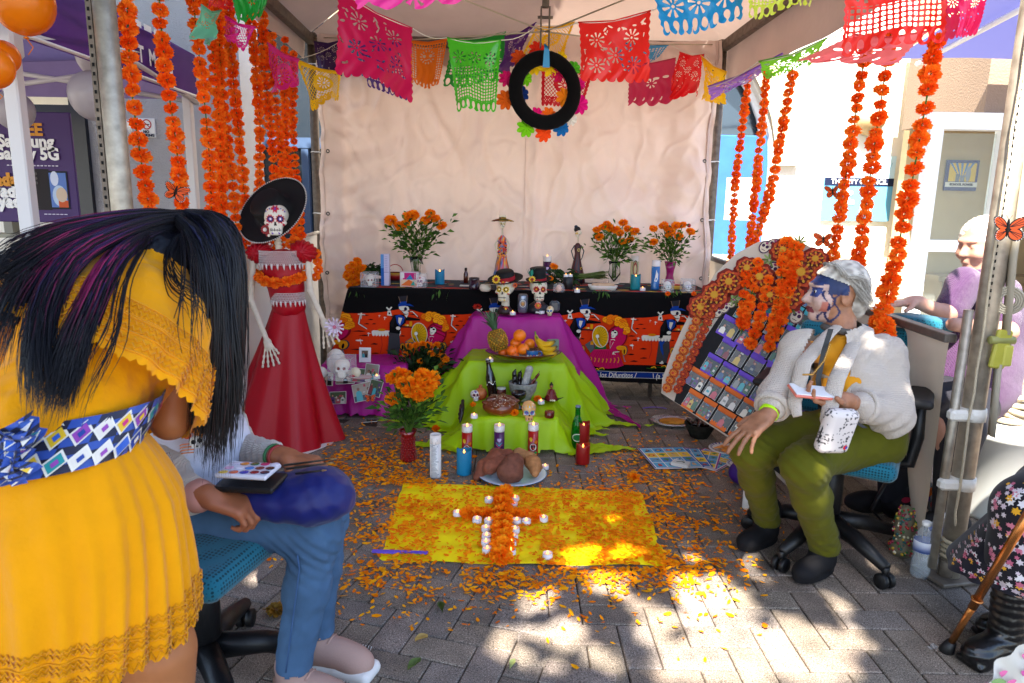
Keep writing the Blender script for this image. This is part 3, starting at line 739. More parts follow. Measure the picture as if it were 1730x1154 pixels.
for c_ in(V((XL,YB,EV+.02)),V((XR,YB,EV+.02)),V((FL.x,FL.y,EV)),V((FR.x,FR.y,EV))):g.tube([hb,hb.lerp(c_,.5)-V((0,0,.03)),c_],.004,5)
g.build('brace_cable',MATS['rope'],tn)
def back_y(x,z):
 h=(EV-z)/EV
 y=.022*sin(x*4.1+.6)+.014*sin(x*9.3+z*.9+1)*(.4+h)+.008*sin(x*21+2*sin(z*2))*h+.01*sin(z*5+x*2.2)
 y+=.035*math.exp(-((x-.12-.02*z)/.035)**2)*.5-.03*math.exp(-((x-1.02-.06*z)/.06)**2)*h-.02*math.exp(-((x+1.28+.02*sin(z*5))/.05)**2)
 y+=.012*noise.noise(V((x*3,z*3,0)))*2+.004*noise.noise(V((x*14,z*9,3)))
 y+=.011*(1-min(1,5*abs(noise.noise(V((x*2.6+z*.8,z*1.5,11))))))+.007*(1-min(1,6*abs(noise.noise(V((x*5-z,z*4,23))))))
 y+=.006*sin(34*(z-.25*x)+3*noise.noise(V((x*2,z*2,7))))*max(0,1-abs(x+1.25)*1.6)+.005*sin(30*(z+.4*x))*max(0,1-abs(x-1.2)*1.8)
 return y
tw=thing('tarpaulin_wall','cream tarpaulin hung as the back wall of the tent behind the altar','tarpaulin',(0,YB,.2))
TX0,TX1=XL+.06,XR-.03
g=MB()
def tf(u,v):
 x=TX0+(TX1-TX0)*u;z=.22+(EV-.2)*v;pull=.02*abs(sin(z*2.6+.5))*(math.exp(-u*14)-math.exp(-(1-u)*14))
 return(x+pull,YB-.07-2.8*back_y(x,z),z)
g.grid(tf,220,170);g.build('cloth',CANVAS,tw)
g=MB()
for u in(.012,.988):g.tube([V(tf(u,v/40))-V((0,.004,0))for v in range(41)],.011,4,flat=.25)
g.tube([V(tf(.52,v/60))-V((0,.002,0))for v in range(61)],.006,4,flat=.3);g.tube([V(tf(u/60,.435))-V((0,.002,0))for u in range(61)],.003,4,flat=.3)
g.build('hem',CANVAS,tw)
g=MB();gt=MB()
for u,zs in((.018,(2.3,1.68,1.23,.8)),(.982,(2.3,1.66,1.23,.8))):
 for z in zs:
  v=(z-.22)/(EV-.2);p=V(tf(u,v));g.torus(p-V((0,.006,0)),.011,.004,(0,1,0),14,6)
  e=V((XL if u<.5 else XR,YB,p.z));gt.tube([p-V((0,.008,0)),p.lerp(e,.5)-V((0,.012,.004)),e-V((0,.03,0))],.0025,5);gt.torus(e,.034,.003,(0,.1,1),14,5)
g.build('eyelet',mat('brass_dull','#4d4a48',rough=.35,metal=.8),tw);gt.build('lacing',SIGNW,tw)
PANEL=mat('panel_cream','#d8c8b4',rough=.6,spec=.3,transl=.12,var=.06,vscale=3,bump=.2,bscale=20,bdist=.004)
hw=thing('half_wall','cream canvas half wall along the right side, dark rail on top','half wall',(XR,3.8,0))
a0,a1=V((XR+.0,YB-.06,0)),V((FR.x-.07,FR.y+.06,0));HZ0,HZ1=.95,.875
n_=(a1-a0).cross(V((0,0,1))).normalized()
g=MB();g.grid(lambda u,v:a0.lerp(a1,u)+V((0,0,.03+(HZ0+(HZ1-HZ0)*u-.03)*v))+n_*(.012*sin(u*13)*v+.008*noise.noise(V((u*6,v*4,1))))+V((.34*(1-v)*sin(pi*u**1.6),0,0)),50,16);g.build('panel',PANEL,hw)
g=MB();p,q=a0+V((0,0,HZ0)),a1+V((0,0,HZ1));M=Matrix(axm(q-p,(0,0,1)).tolist());g.box((p+q)/2,(.03,.04,(q-p).length),rot=M,bev=.003);g.build('rail',mat('dark_rail','#57504a',rough=.5,spec=.4,var=.2,vscale=40),hw)
g=MB()
for u in(.12,.5,.93):g.torus(a0.lerp(a1,u)+V((.34*.31*sin(pi*u**1.6)-.004,0,.62)),.011,.004,n_,14,6)
g.build('eyelet',MATS['brass_dull'],hw)
lw=thing('half_wall','white canvas half wall along the left side, behind the skeleton lady','half wall',(XL,3.8,0))
b0_,b1_=V((XL+.02,YB-.08,0)),V((FL.x,FL.y+.05,0));n2=(b1_-b0_).cross(V((0,0,1))).normalized()
g=MB();g.grid(lambda u,v:b0_.lerp(b1_,u)+V((0,0,.03+(1.06-.1*u)*v))+n2*(.02*sin(u*15+1)*(1-v*.5)+.012*noise.noise(V((u*5,v*4,5)))),50,16);g.build('panel',mat('panel_white','#d9d2c8',rough=.65,spec=.3,transl=.15,var=.05,vscale=3,bump=.2,bscale=20,bdist=.004),lw)
g=MB();g.tube([b0_+V((0,0,1.09)),b1_+V((0,0,.99))],.012,8);g.build('rail',MATS['panel_white'],lw)
# cut paper banners
def cut_mesh(f,nu,nv,W,H,pos):
 """keeps the part of the sheet where f(x, y) > 0, with clean cut edges"""
 xs=np.linspace(0,W,nu+1);ys=np.linspace(0,H,nv+1);X,Y=np.meshgrid(xs,ys);F=f(X,Y);F[np.abs(F)<1e-6]=1e-6
 vid={};vs=[];fs=[]
 def vert(key,x,y):
  if key not in vid:vid[key]=len(vs);vs.append(pos(x/W,y/H))
  return vid[key]
 S=F>0
 for j in range(nv):
  for i in range(nu):
   q=((j,i),(j,i+1),(j+1,i+1),(j+1,i));s=[S[a]for a in q]
   if not any(s):continue
   poly=[]
   for k in range(4):
    a,b=q[k],q[(k+1)%4]
    if s[k]:poly.append(vert(a,xs[a[1]],ys[a[0]]))
    if s[k]!=s[(k+1)%4]:
     t=F[a]/(F[a]-F[b]);key=(a,b)if a<b else(b,a)
     poly.append(vert(key,xs[a[1]]+t*(xs[b[1]]-xs[a[1]]),ys[a[0]]+t*(ys[b[0]]-ys[a[0]])))
   if len(poly)>2:fs.append(tuple(poly))
 return vs,fs
def petals(x,y,cx,cy,r0,r1,n,ph=0.,wd=.35):
 dx,dy=x-cx,y-cy;r=np.hypot(dx,dy);a=np.arctan2(dy,dx)*n+ph
 m=(r1-r0)/2;return np.minimum(m-np.abs(r-(r0+r1)/2),(np.cos(a)-1+wd*2)*r/n)
def circ(x,y,cx,cy,r):return r-np.hypot(x-cx,y-cy)
def rectf(x,y,x0,y0,x1,y1):return np.minimum(np.minimum(x-x0,x1-x),np.minimum(y-y0,y1-y))
def sheet(kind,seed,W=1.,H=.78):
 rs=np.random.default_rng(seed)
 def f(x,y):
  n=7+seed%5;a=.07
  if kind=='big':base=H-.02-.09*(1-np.abs(np.cos(pi*x*3.5/W+.3)))-y
  else:base=H-a*(1-np.sqrt(np.maximum(0,1-((x*n/W)%1*2-1)**2)))-y
  side=np.minimum(x-.008*(1+np.cos(y*70)),W-x-.008*(1+np.cos(y*70)))
  F=np.minimum(base,side);F=np.minimum(F,y+.001)
  holes=[]
  if kind=='floral':
   for cx,cy in((.27,.25),(.73,.25),(.5,.45),(.25,.6),(.76,.6)):
    holes+=[petals(x,y,cx,cy,.035,.11,9,rs.uniform(0,6)),circ(x,y,cx,cy,.016)]
   for k in range(46):
    cx,cy,th=rs.uniform(.05,W-.05),rs.uniform(.07,H-.12),rs.uniform(0,pi);l,w_=rs.uniform(.02,.045),rs.uniform(.008,.016)
    if min(math.hypot(cx-p[0],cy-p[1])for p in((.27,.25),(.73,.25),(.5,.45),(.25,.6),(.76,.6)))<.135:continue
    dx,dy=(x-cx)*cos(th)+(y-cy)*sin(th),-(x-cx)*sin(th)+(y-cy)*cos(th);holes.append((1-(dx/l)**2-(dy/w_)**2)*w_*.5)
  elif kind=='lattice':
   d=.075;g1=np.minimum(.5-np.abs(((x+y)/d)%1-.5),.5-np.abs(((x-y)/d)%1-.5))*d-.009
   reg=np.minimum(rectf(x,y,.07,.07,W-.07,H-.17),np.hypot((x-.5*W)/.24,(y-.36)/.2)*.2-.2);holes.append(np.minimum(g1,reg))
   holes+=[petals(x,y,.5*W,.36,.05,.15,12),circ(x,y,.5*W,.36,.03)]
   for k in range(9):holes.append(petals(x,y,.1+.1*k,H-.11,.012,.035,4))
  elif kind=='window':
   d=.07;g1=np.minimum(.5-np.abs((x/d)%1-.5),.5-np.abs((y/d)%1-.5))*d-.013
   reg=np.maximum(np.maximum(rectf(x,y,.05,.05,W-.05,.21),rectf(x,y,.05,.05,.2,H-.15)),rectf(x,y,W-.2,.05,W-.05,H-.15));holes.append(np.minimum(g1,reg))
   holes+=[circ(x,y,.42,.4,.045),circ(x,y,.6,.4,.045),rectf(x,y,.42,.5,.6,.525),petals(x,y,.51,.43,.15,.21,14)]
   for k in range(8):holes.append((1-((x-.1-.115*k)/.022)**2-((y-H+.085)/.045)**2)*.012)
  elif kind=='drops':
   for j in range(2):
    for k in range(8):holes.append((1-((x-.07-.122*k)/.034)**2-((y-H+.1+.0*j)/.065)**2)*.02)
   for cx in(.2,.5,.8):holes+=[petals(x,y,cx,.3,.04,.13,8,cx*7),circ(x,y,cx,.3,.02)]
   d=.06;g1=np.minimum(.5-np.abs((x/d)%1-.5),.5-np.abs((y/d)%1-.5))*d-.011;holes.append(np.minimum(g1,rectf(x,y,.04,.46,W-.04,H-.2)))
  elif kind=='big':
   for k in range(5):
    dx,dy=x-.12-.19*k,y-H+.2;r=np.hypot(dx,dy);holes.append(np.minimum(.012-np.abs(r-.05),.9-np.abs(np.arctan2(dy,dx)-.5)))
   for k in range(4):holes.append((1-((x-.2-.2*k)/.07)**2-((y-.35)/.03)**2)*.02);
   holes+=[petals(x,y,.5,.45,.04,.11,7)]
  for h in holes:F=np.minimum(F,-h)
  return F
 return f
def banner(q,ts,kind,colr,label,seed=0,wave=.02,foil=.35,res=(84,62),curl=0.,sheer=.35):
 P=[PT(*c,t)for c,t in zip(q,ts if isinstance(ts,(list,tuple))else[ts]*4)]
 c=(P[0]+P[1]+P[2]+P[3])/4;n=(P[1]-P[0]).cross(P[3]-P[0]).normalized();W=(P[1]-P[0]).length;H=((P[3]-P[0]).length+(P[2]-P[1]).length)/2
 asp=max(.45,min(1.3,H/W))
 def pos(u,v):
  p=(P[0].lerp(P[1],u)).lerp(P[3].lerp(P[2],u),v)
  return p+n*(wave*v*sin(u*6.5+seed)+wave*.5*sin(v*5+u*9+seed*2)*v+.006*v*sin(u*31+3*sin(v*7)+seed)+curl*v*v)-V((0,0,.018*sin(pi*u)*(1-v)))
 vs,fs=cut_mesh(sheet(kind,seed,1.,asp if asp>.6 else.6),res[0],res[1],1.,asp if asp>.6 else.6,lambda u,v:pos(u,v))
 m=mat('cut_paper_'+colr.strip('#'),colr,rough=foil,spec=.5,transl=sheer)
 g=MB();g.add(vs,fs,None,True);o=thing('paper_banner',label,'paper banner',P[0].lerp(P[1],.5),group='cut paper banners strung under the roof')
 g.build('sheet',m,o)
 g=MB();g.tube([P[0],P[0].lerp(P[1],.5)-V((0,0,.018)),P[1]],.004,5);g.build('top_fold',m,o)
 return P
MAG,HOT,GRN,LGR,REDC,BLU,YEL,ORG,PUR,MAR,LIM,MINT='#c8104e','#f0399a','#1f9a34','#4fc32c','#e8281f','#1a8cc8','#f2c010','#ee7a14','#5b2a82','#c22a55','#cfe04a','#6fbf9a'
BN=[]
BN.append(banner(((500,100),(576,122),(577,165),(532,182)),(4.4,4.6,4.6,4.4),'lattice',YEL,'yellow lattice banner nearest the back left pole',1,.04))
banner(((530,70),(578,68),(578,128),(536,120)),4.8,'floral','#3f2058','dark purple banner between the yellow one and the big magenta one',2)
banner(((604,62),(690,72),(696,172),(622,148)),4.4,'drops','#55308a','purple banner showing its fringe under the big magenta one',3)
banner(((585,66),(668,66),(664,132),(590,128)),4.75,'window',BLU,'blue banner seen through the holes of the big magenta one',4)
banner(((690,68),(756,66),(742,150),(694,142)),(4.5,4.5,4.4,4.4),'window',ORG,'orange banner between the magenta and the green ones',5)
banner(((764,66),(855,54),(852,138),(748,148)),(4.6,4.5,4.5,4.6),'drops',GRN,'darker green banner half hidden behind the light green one',6)
banner(((852,62),(906,38),(858,112),(846,128)),(4.4,4.2,4.4,4.5),'floral',PUR,'crumpled purple banner left of the wreath',7,.05)
banner(((905,45),(971,37),(952,108),(873,118)),(4.3,4.4,4.3,4.3),'lattice',YEL,'yellow banner right behind the black wreath',8,.05)
banner(((915,98),(1002,122),(984,183),(914,180)),4.7,'lattice','#cf1226','red lattice banner seen through the wreath opening',9)
banner(((1040,70),(1130,76),(1112,98),(1048,128)),4.8,'window','#3f9ad0','pale blue banner peeping behind the big red one',10)
banner(((1062,106),(1142,98),(1138,178),(1060,182)),4.55,'big',MAR,'raspberry banner low on the right part of the back wall',11)
banner(((1148,88),(1190,92),(1172,168),(1126,158)),(4.4,4.5,4.4,4.3),'floral','#dd1c22','shiny red foil banner left of the back right pole',12,.05,.12)
banner(((1184,94),(1228,122),(1212,174),(1192,172)),(4.4,4.1,4.2,4.3),'floral',YEL,'twisted yellow banner at the back right pole',13,.06)
banner(((570,-20),(697,48),(702,172),(572,118)),(3.05,3.25,3.2,3.0),'floral',MAG,'large magenta banner with cut flowers left of centre',14,.03,.35,(120,96))
banner(((755,64),(847,68),(838,186),(772,190)),3.5,'drops',LGR,'shiny light green banner left of the wreath',15,.05,.12,(100,84))
banner(((977,38),(1100,18),(1098,138),(985,140)),(3.2,3.0,3.0,3.2),'floral',REDC,'bright red banner right of the wreath',16,.03,.35,(110,90))
banner(((588,-80),(802,-84),(798,8),(604,24)),2.4,'big',HOT,'bright pink banner cut by the top edge, left of centre',17,.02,.4,(100,70))
banner(((1098,-34),(1256,-62),(1252,38),(1120,64)),2.75,'drops',BLU,'bright blue banner cut by the top edge, right of centre',18,.02,.4,(110,74))
banner(((1262,-62),(1372,-84),(1374,8),(1264,32)),2.65,'drops',LIM,'yellow green banner cut by the top edge beside the blue one',19,.02)
banner(((1430,-66),(1606,-84),(1602,68),(1422,94)),(2.25,2.15,2.15,2.3),'drops',REDC,'large scarlet banner hanging over the right hand garlands',20,.03,.35,(120,90))
banner(((1586,-60),(1682,-48),(1652,58),(1596,70)),(2.15,2.1,2.1,2.2),'floral','#e62a66','rose red banner at the far upper right',21,.04)
banner(((1440,58),(1570,52),(1510,116),(1346,104)),(2.7,2.5,2.5,2.9),'big','#f07a80','pale see-through red banner blown sideways under the scarlet one',22,.05,.3,(90,60),0,.7)
banner(((1282,104),(1398,64),(1372,112),(1304,130)),(3.2,2.9,2.9,3.2),'floral','#7cc832','green banner blown flat above the three thin garlands',23,.05,.3,(90,60),0,.6)
banner(((1196,146),(1322,90),(1330,99),(1204,170)),(3.9,3.3,3.3,3.9),'floral','#a070c8','thin twisted violet banner along the right valance',24,.03,.3,(80,40),0,.6)
banner(((452,72),(506,100),(497,146),(464,158)),(3.9,4.3,4.3,3.9),'lattice','#e8258c','hot pink banner behind the far left garlands',25,.04)
banner(((374,22),(432,46),(406,82),(376,62)),3.4,'lattice','#f02ea0','pink banner behind the middle left garlands',26,.04)
banner(((340,8),(374,18),(362,76),(340,64)),(2.8,2.9,2.9,2.8),'floral',MINT,'mint green banner hanging between the left garlands',27,.05)
banner(((346,-30),(412,-42),(408,14),(354,18)),2.75,'floral','#d8201e','red banner cut by the top edge above the left garlands',28,.03)
banner(((384,-36),(466,-46),(446,22),(404,48)),(2.65,2.7,2.7,2.65),'big','#1c9030','green banner cut by the top edge above the left garlands',29,.03)
def string_(pts,label):
 P=[PT(x,y,t)for x,y,t in pts];Q=[]
 for a,b in zip(P[:-1],P[1:]):Q+=[a.lerp(b,k/6)-V((0,0,.02*sin(pi*k/6)))for k in range(6)]
 g=MB();g.tube(Q+[P[-1]],.0025,5);g.build('string',mat('white_string','#d8d2c6',rough=.9),label=label,cat='string',group='strings carrying the banners')
string_([(430,-10,3.0),(570,-20,3.05),(697,48,3.25),(755,64,3.5),(847,68,3.5),(905,45,3.6),(977,38,3.2),(1100,18,3.0),(1256,-62,2.75)],'white string carrying the large front banners across the tent')
string_([(500,100,4.4),(578,68,4.8),(690,68,4.5),(756,66,4.55),(855,54,4.5),(906,40,4.3),(971,37,4.4),(1050,66,4.6),(1130,74,4.7),(1190,92,4.5),(1228,122,4.1)],'white string carrying the small banners near the back wall')
string_([(1196,148,3.9),(1282,104,3.2),(1398,64,2.9),(1430,40,2.6)],'white string along the right side under the valance')
# marigold garlands
def pompom(n,r,seed,cols,flat=1.0,jag=.12,wid=.42,inner=.25):
 rs=random.Random(seed);g=MB();ga=pi*(3-sqrt(5))
 for k in range(n):
  z=1-2*(k+.5)/n;rad=sqrt(1-z*z);a=ga*k+rs.uniform(-.2,.2);d=V((rad*cos(a),rad*sin(a),z*flat)).normalized()
  u,w_,_=basis(d);th=rs.uniform(0,pi);s=(u*cos(th)+w_*sin(th));t=d.cross(s);L=r*rs.uniform(1-jag*1.6,1+jag);ww=r*wid*rs.uniform(.8,1.25)*2.2/sqrt(n/24)
  sc=V((1,1,flat));f=lambda p:V((p.x*sc.x,p.y*sc.y,p.z*sc.z))
  c=rs.choice(cols)
  P=[d*inner*r,d*.75*L+s*ww*.6+t*ww*.2,d*L+s*ww*.45,d*L*.93+t*ww*.15,d*L-s*ww*.45,d*.75*L-s*ww*.6-t*ww*.2]
  g.add([f(p)for p in P],[(0,1,2,3),(0,3,4,5)],c)
 return g
OR_P=mat('marigold',None,rough=.75,spec=.15,transl=.3)
OC=['#ff8420','#ff741a','#ff942a','#ff6c16','#ff8c22']
GARL=[pompom(64,.036,s,OC if s<4 else['#ff6812','#f65c0e','#ff7a1a'],(.95,.8,1.,.72,.9,.78)[s],.12,.4).mesh('flower',OR_P)for s in range(6)]
TWINE=mat('green_twine','#4a6b2a',rough=.9)
def garland(pts,r,label,group,step=None,me=GARL,base=.036):
 """pts: hanging line top to bottom"""
 o=thing('marigold_garland',label,'garland',pts[-1],group=group);g=MB();g.tube(pts,.003,5);g.build('string',TWINE,o)
 L=[0.]
 for a,b in zip(pts[:-1],pts[1:]):L.append(L[-1]+(b-a).length)
 step=step or r*1.42;k=0;s=r*.5;inv=pts[-1]
 while s<L[-1]-r*.3:
  i=max(j for j in range(len(L)-1)if L[j]<=s);t=(s-L[i])/max(L[i+1]-L[i],1e-6);p=pts[i].lerp(pts[i+1],t)
  sc=r/base*random.uniform(.78,1.14)
  link_mesh('flower',random.choice(me),o,p-inv+V((random.uniform(-.1,.1),random.uniform(-.1,.1),0))*r,(random.uniform(-.35,.35),random.uniform(-.35,.35),random.uniform(0,6.3)),sc)
  s+=step*random.uniform(.86,1.2);k+=1
 return o
def vgar(px,py,X,z1,z0,r,label,group,sway=.012):
 c=PX(px,py,X);n=8;ph=random.uniform(0,6)
 pts=[V((c.x+sway*sin(ph+k*.9),c.y+sway*cos(ph+k*.7),z1+(z0-z1)*k/n))for k in range(n+1)]
 return garland(pts,r,label,group)
GL,GR_='marigold garlands hanging on the left side','marigold garlands hanging on the right side'
vgar(234,200,-1.44,2.45,.98,.037,'thick garland nearest the front left pole',GL)
vgar(290,200,-1.44,2.45,1.03,.036,'second garland from the front left pole, with a butterfly on it',GL)
for(px,X,r,lb)in((344,-1.46,.035,'garland left of the mint banner'),(365,-1.50,.034,'garland just behind the mint banner'),(383,-1.47,.034,'garland right of the mint banner'),(401,-1.5,.034,'right hand strand of the middle left bunch of garlands')):
 vgar(px,200,X,2.4,.62,r,lb,GL)
vgar(376,300,-1.52,2.3,.6,.033,'garland at the back of the middle left bunch',GL)
for(px,z1,r,lb)in((437,2.4,.032,'garland above the brim of the big black hat, leftmost of the far group'),(457,2.36,.032,'second strand of the far left group above the hat'),(471,2.28,.031,'third strand of the far left group above the hat'),(487,2.3,.031,'fourth strand of the far left group above the hat'),(500,2.25,.030,'last strand of the far left group, nearest the back left pole')):
 vgar(px,250,-1.44,z1,.98 if px<460 else.85,r,lb,GL)
def pgar(p,X,r,label,group=GR_,n=10):
 P=[PX(a,b,X)for a,b in p];Q=[]
 for a,b in zip(P[:-1],P[1:]):Q+=[a.lerp(b,k/n)for k in range(n)]
 return garland(Q+[P[-1]],r,label,group)
pgar([(1266,120),(1243,300),(1232,470)],1.47,.029,'thin garland nearest the back right pole')
pgar([(1296,120),(1275,330),(1262,460)],1.47,.030,'second thin garland from the back right pole')
pgar([(1340,122),(1300,330),(1262,450),(1240,505)],1.46,.031,'third thin garland from the back right pole, slanting towards it')
pgar([(1466,60),(1432,280),(1404,450)],1.45,.031,'garland with two butterflies, over the old woman\'s head')
pgar([(1506,50),(1474,270),(1452,420),(1446,470)],1.45,.033,'garland in front of the council poster')
pgar([(1584,60),(1542,300),(1510,450),(1494,520)],1.43,.037,'thick garland right of the council poster, reaching the half wall')
e=PX(1493,528,1.42);garland([e+V((0,0,.03)),e+V((.0,.03,-.05)),e+V((.0,-.04,-.03)),e+V((-.01,-.03,-.09)),e+V((0,.02,-.1)),e+V((0,.0,-.15))],.038,'tangled end of garland heaped on the half wall rail',GR_)
def butterfly(c,size,yaw,pitch,label,roll=0.):
 W1,W2=mat('butterfly_wing',None,rough=.5,spec=.3),mat('black_paint','#100d0c',rough=.5)
 o=thing('butterfly',label,'butterfly',c);M=Matrix.Rotation(yaw,3,'Z')@Matrix.Rotation(pitch,3,'X')@Matrix.Rotation(roll,3,'Y');s=size
 for sg in(-1,1):
  for nm,ctr,rx,ry,ro in(('wing',(.30,.17),.33,.17,.55),('wing',(.24,-.16),.24,.2,-.5)):
   def mp(x,y,l):
    p=V((sg*x*cos(.35),-l*1.0-abs(x)*sin(.35)*.6,y));return c+M@(p*s)
   p=Print(mp,.0,.004);p.step=.006
   p.ell(ctr[0],ctr[1],rx,ry,'#140e0c',ro,18).ell(ctr[0],ctr[1],rx*.84,ry*.8,'#e8571a',ro,16)
   for k in range(3):a=ro+(k-1)*.5;p.line([(.03,ctr[1]*.3),(ctr[0]+rx*.75*cos(a),ctr[1]+rx*.6*sin(a))],.018,'#140e0c')
   for k in range(7):a=-.9+k*.36;xx,yy=rx*.92*cos(a),ry*.92*sin(a);p.ell(ctr[0]+xx*cos(ro)-yy*sin(ro),ctr[1]+xx*sin(ro)+yy*cos(ro),.016,.016,'#f0ece4',0,6)
   me=p.mb;me.build(nm,W1,o)
 g=MB();up=M@V((0,0,1));g.tube([c-up*.25*s,c-up*.05*s,c+up*.2*s,c+up*.3*s],[.01*s,.035*s,.04*s,.02*s],8)
 for sg in(-1,1):g.tube([c+up*.28*s,c+up*.42*s+M@V((sg*.1*s,0,0))],.006*s,4)
 g.build('insect_body',W2,o)
butterfly(V(PT(1702,387,2.1)),.1,0,0,'orange and black butterfly on the front right pole')
butterfly(V(PX(288,325,-1.42))+V((.045,-.05,0)),.09,.7,.2,'butterfly clipped on the second left garland',.3)
butterfly(V(PX(1403,405,1.44))+V((-.05,-.04,0)),.08,-.9,.1,'lower of the two butterflies on the right garland')
butterfly(V(PX(1419,325,1.44))+V((-.05,-.04,0)),.07,-1.2,.2,'upper of the two butterflies on the right garland')
# wreath hanging from the mast (its back is turned to us)
wc=V(PT(921,153,3.72));wr=thing('hanging_wreath','black wreath with felt flowers round its edge, hanging from the mast','wreath',wc)
ax_=V((.28,-1,.02)).normalized();g=MB();u_,v_,_=basis(ax_);vs=[]
NS,NK=120,12
for i in range(NS):
 t=2*pi*i/NS;d=u_*cos(t)+v_*sin(t);rr2=.037*(1+.035*abs(sin(t*17))+.012*sin(t*41))
 for k in range(NK):q=2*pi*k/NK;vs.append(wc+d*(.168+rr2*cos(q)*1.05)+ax_*rr2*.55*sin(q))
g.add(vs,[(i*NK+k,((i+1)%NS)*NK+k,((i+1)%NS)*NK+(k+1)%NK,i*NK+(k+1)%NK)for i in range(NS)for k in range(NK)],None,True)
g.build('ring',mat('black_felt','#0b0a0b',rough=.95,spec=.1,sheen=.05,bump=.3,bscale=300,bdist=.001),wr)
FELT=mat('felt',None,rough=.9,spec=.1)
for ang,rad,cl,r in((100,.20,'#d8301a',.05),(130,.2,'#c84a1a',.048),(165,.20,'#d01a68',.045),(195,.205,'#e0641a',.055),(245,.20,'#7cc81c',.055),(272,.205,'#f0501a',.05),(300,.2,'#1c6cb0',.05),(345,.205,'#e01a88',.058),(15,.2,'#e01a88',.04),(38,.2,'#5ab82c',.045),(62,.19,'#e8c51a',.04),(148,.115,'#7cc81c',.045),(190,.12,'#15306e',.05),(255,.12,'#e01a78',.045),(285,.12,'#f0701a',.05),(350,.12,'#f08a1a',.055),(50,.12,'#d01a58',.045),(75,.13,'#f0c81a',.06),(112,.13,'#e8c51a',.05),(320,.2,'#e8e4dc',.04)):
 t=R(ang);d=V((cos(t),.28*cos(t),sin(t))).normalized();c=wc+d*(rad*1.08)-ax_*.036;g=MB();n=8;P=[]
 for i in range(n*5):
  a=2*pi*i/(n*5);rr3=r*(.72+.28*abs(sin(a*n/2)));P.append(c+(u_*cos(a)+v_*sin(a))*rr3+ax_*.008*cos(a*n))
 g.add([c]+P,[(0,i+1,(i+1)%len(P)+1)for i in range(len(P))],cl);g.add([c-ax_*.012]+[p+(c-p)*.35-ax_*.012 for p in P],[(0,i+1,(i+1)%len(P)+1)for i in range(len(P))],cl)
 g.ball(c-ax_*.012,.01,6,4,col='#f0d020');g.build('felt_flower',FELT,wr)
g=MB();tp_=wc+V((0,0,.162));ht=V((ms.x,3.85,ms.z-.1))
g.add([ht+V((-.004,0,0)),ht+V((.004,0,0)),tp_+V((.014,-.035,.05)),tp_+V((-.012,-.035,.05))],[(0,1,2,3)]);g.add([tp_+V((-.012,-.035,.05)),tp_+V((.014,-.035,.05)),tp_+V((.020,-.034,-.05)),tp_+V((-.018,-.034,-.05))],[(0,1,2,3)])
g.build('ribbon',mat('blue_ribbon','#1c8cc4',rough=.4,spec=.5),wr)
# cloths, altar steps and table
LIME=mat('lime_cloth','#b6de08',rough=.42,spec=.35,transl=.3,bump=.25,bscale=35,bdist=.003)
MAGC=mat('magenta_cloth','#c42498',rough=.45,spec=.35,transl=.3,bump=.25,bscale=35,bdist=.003)
BLKC=mat('black_cloth','#0c0a0b',rough=.9,spec=.1,sheen=.06,bump=.2,bscale=250,bdist=.001)
def fieldcloth(name,tiers,x0,x1,y0,y1,res,m,label,foot,sx=1.9,sy=11.,seed=0.,ymin=None,cat='cloth'):
 """a cloth over stepped boxes: sides flare to the floor in folds"""
 nx,ny=int((x1-x0)/res),int((y1-y0)/res)
 def hgt(x,y):
  z=-9
  for(a,b,c,d,h)in tiers:
   dx=max(a-x,x-b,0);dy=max(c-y,y-d,0)
   fx=sx*(1+.28*sin(y*27+seed+dx*6)+.12*sin(y*61+seed));fy=sy*(1+.2*sin(x*33+seed)+.12*sin(x*71))
   dd=sqrt((dx*fx)**2+(dy*(fy if y<c else 9))**2)
   zz=h-max(0,dd-.0);zz+=.0045*sin(x*14+y*9+seed)*(dd<.01)
   z=max(z,zz)
  k=.012;return z
 pts={}
 def f(u,v):
  x,y=x0+(x1-x0)*u,y0+(y1-y0)*v;z=hgt(x,y)
  rip=.010*abs(sin(x*23+y*31+2*sin(y*17)+seed))+.006*abs(sin(x*51-y*37))
  z+=.01*noise.noise(V((x*11,y*11,seed)))*(z>.02);zf=.006+rip
  z=max(z,zf)if z>zf+.02 else zf+max(0,(z-zf+.02))**2*12
  return(x+.004*sin(z*60+y*20),y+.006*sin(z*40+x*30),z)
 def keep(u,v):
  x,y=x0+(x1-x0)*u,y0+(y1-y0)*v
  return hgt(x,y)>foot(x,y)
 g=MB();g.grid(f,nx,ny,keep=keep)
 me=g.mesh('cloth',m);bm=bmesh.new();bm.from_mesh(me);bmesh.ops.delete(bm,geom=[v for v in bm.verts if not v.link_faces],context='VERTS');bm.to_mesh(me);bm.free()
 o=link_mesh(name,me);setp(o,label,cat);sm=o.modifiers.new('smooth','SMOOTH');sm.iterations=3;return o
T1=(-.20,.25,3.48,3.92,.20);T2=(-.26,.31,3.90,4.32,.405);T3=(-.257,.313,4.30,4.56,.61)
for T_,nm in((T1,'lowest'),(T2,'middle'),(T3,'topmost')):
 g=MB();z0=.012
 g.box(((T_[0]+T_[1])/2,(T_[2]+T_[3])/2,(T_[4])/2-.005),(T_[1]-T_[0]-.08,T_[3]-T_[2]-.14,T_[4]-.03),bev=.004)
 g.build('altar_step',mat('carton','#9a7448',rough=.8),label='%s cardboard box step of the altar, hidden under its cloth'%nm,cat='box')
def foot1(x,y):
 a=atan2(y-3.8,x-.02);return-.11-.04*sin(a*7+1)-.03*sin(a*13)-(.2 if(x>.3 and y<3.62)else 0)-(.10 if(x<-.25 and y<3.75)else 0)
fieldcloth('lime_cloth',[T1,T2],-.82,.95,3.24,4.34,.0085,LIME,'lime green cloth draped over the two lower altar steps, spreading on the floor',foot1,1.62,13,1.3)
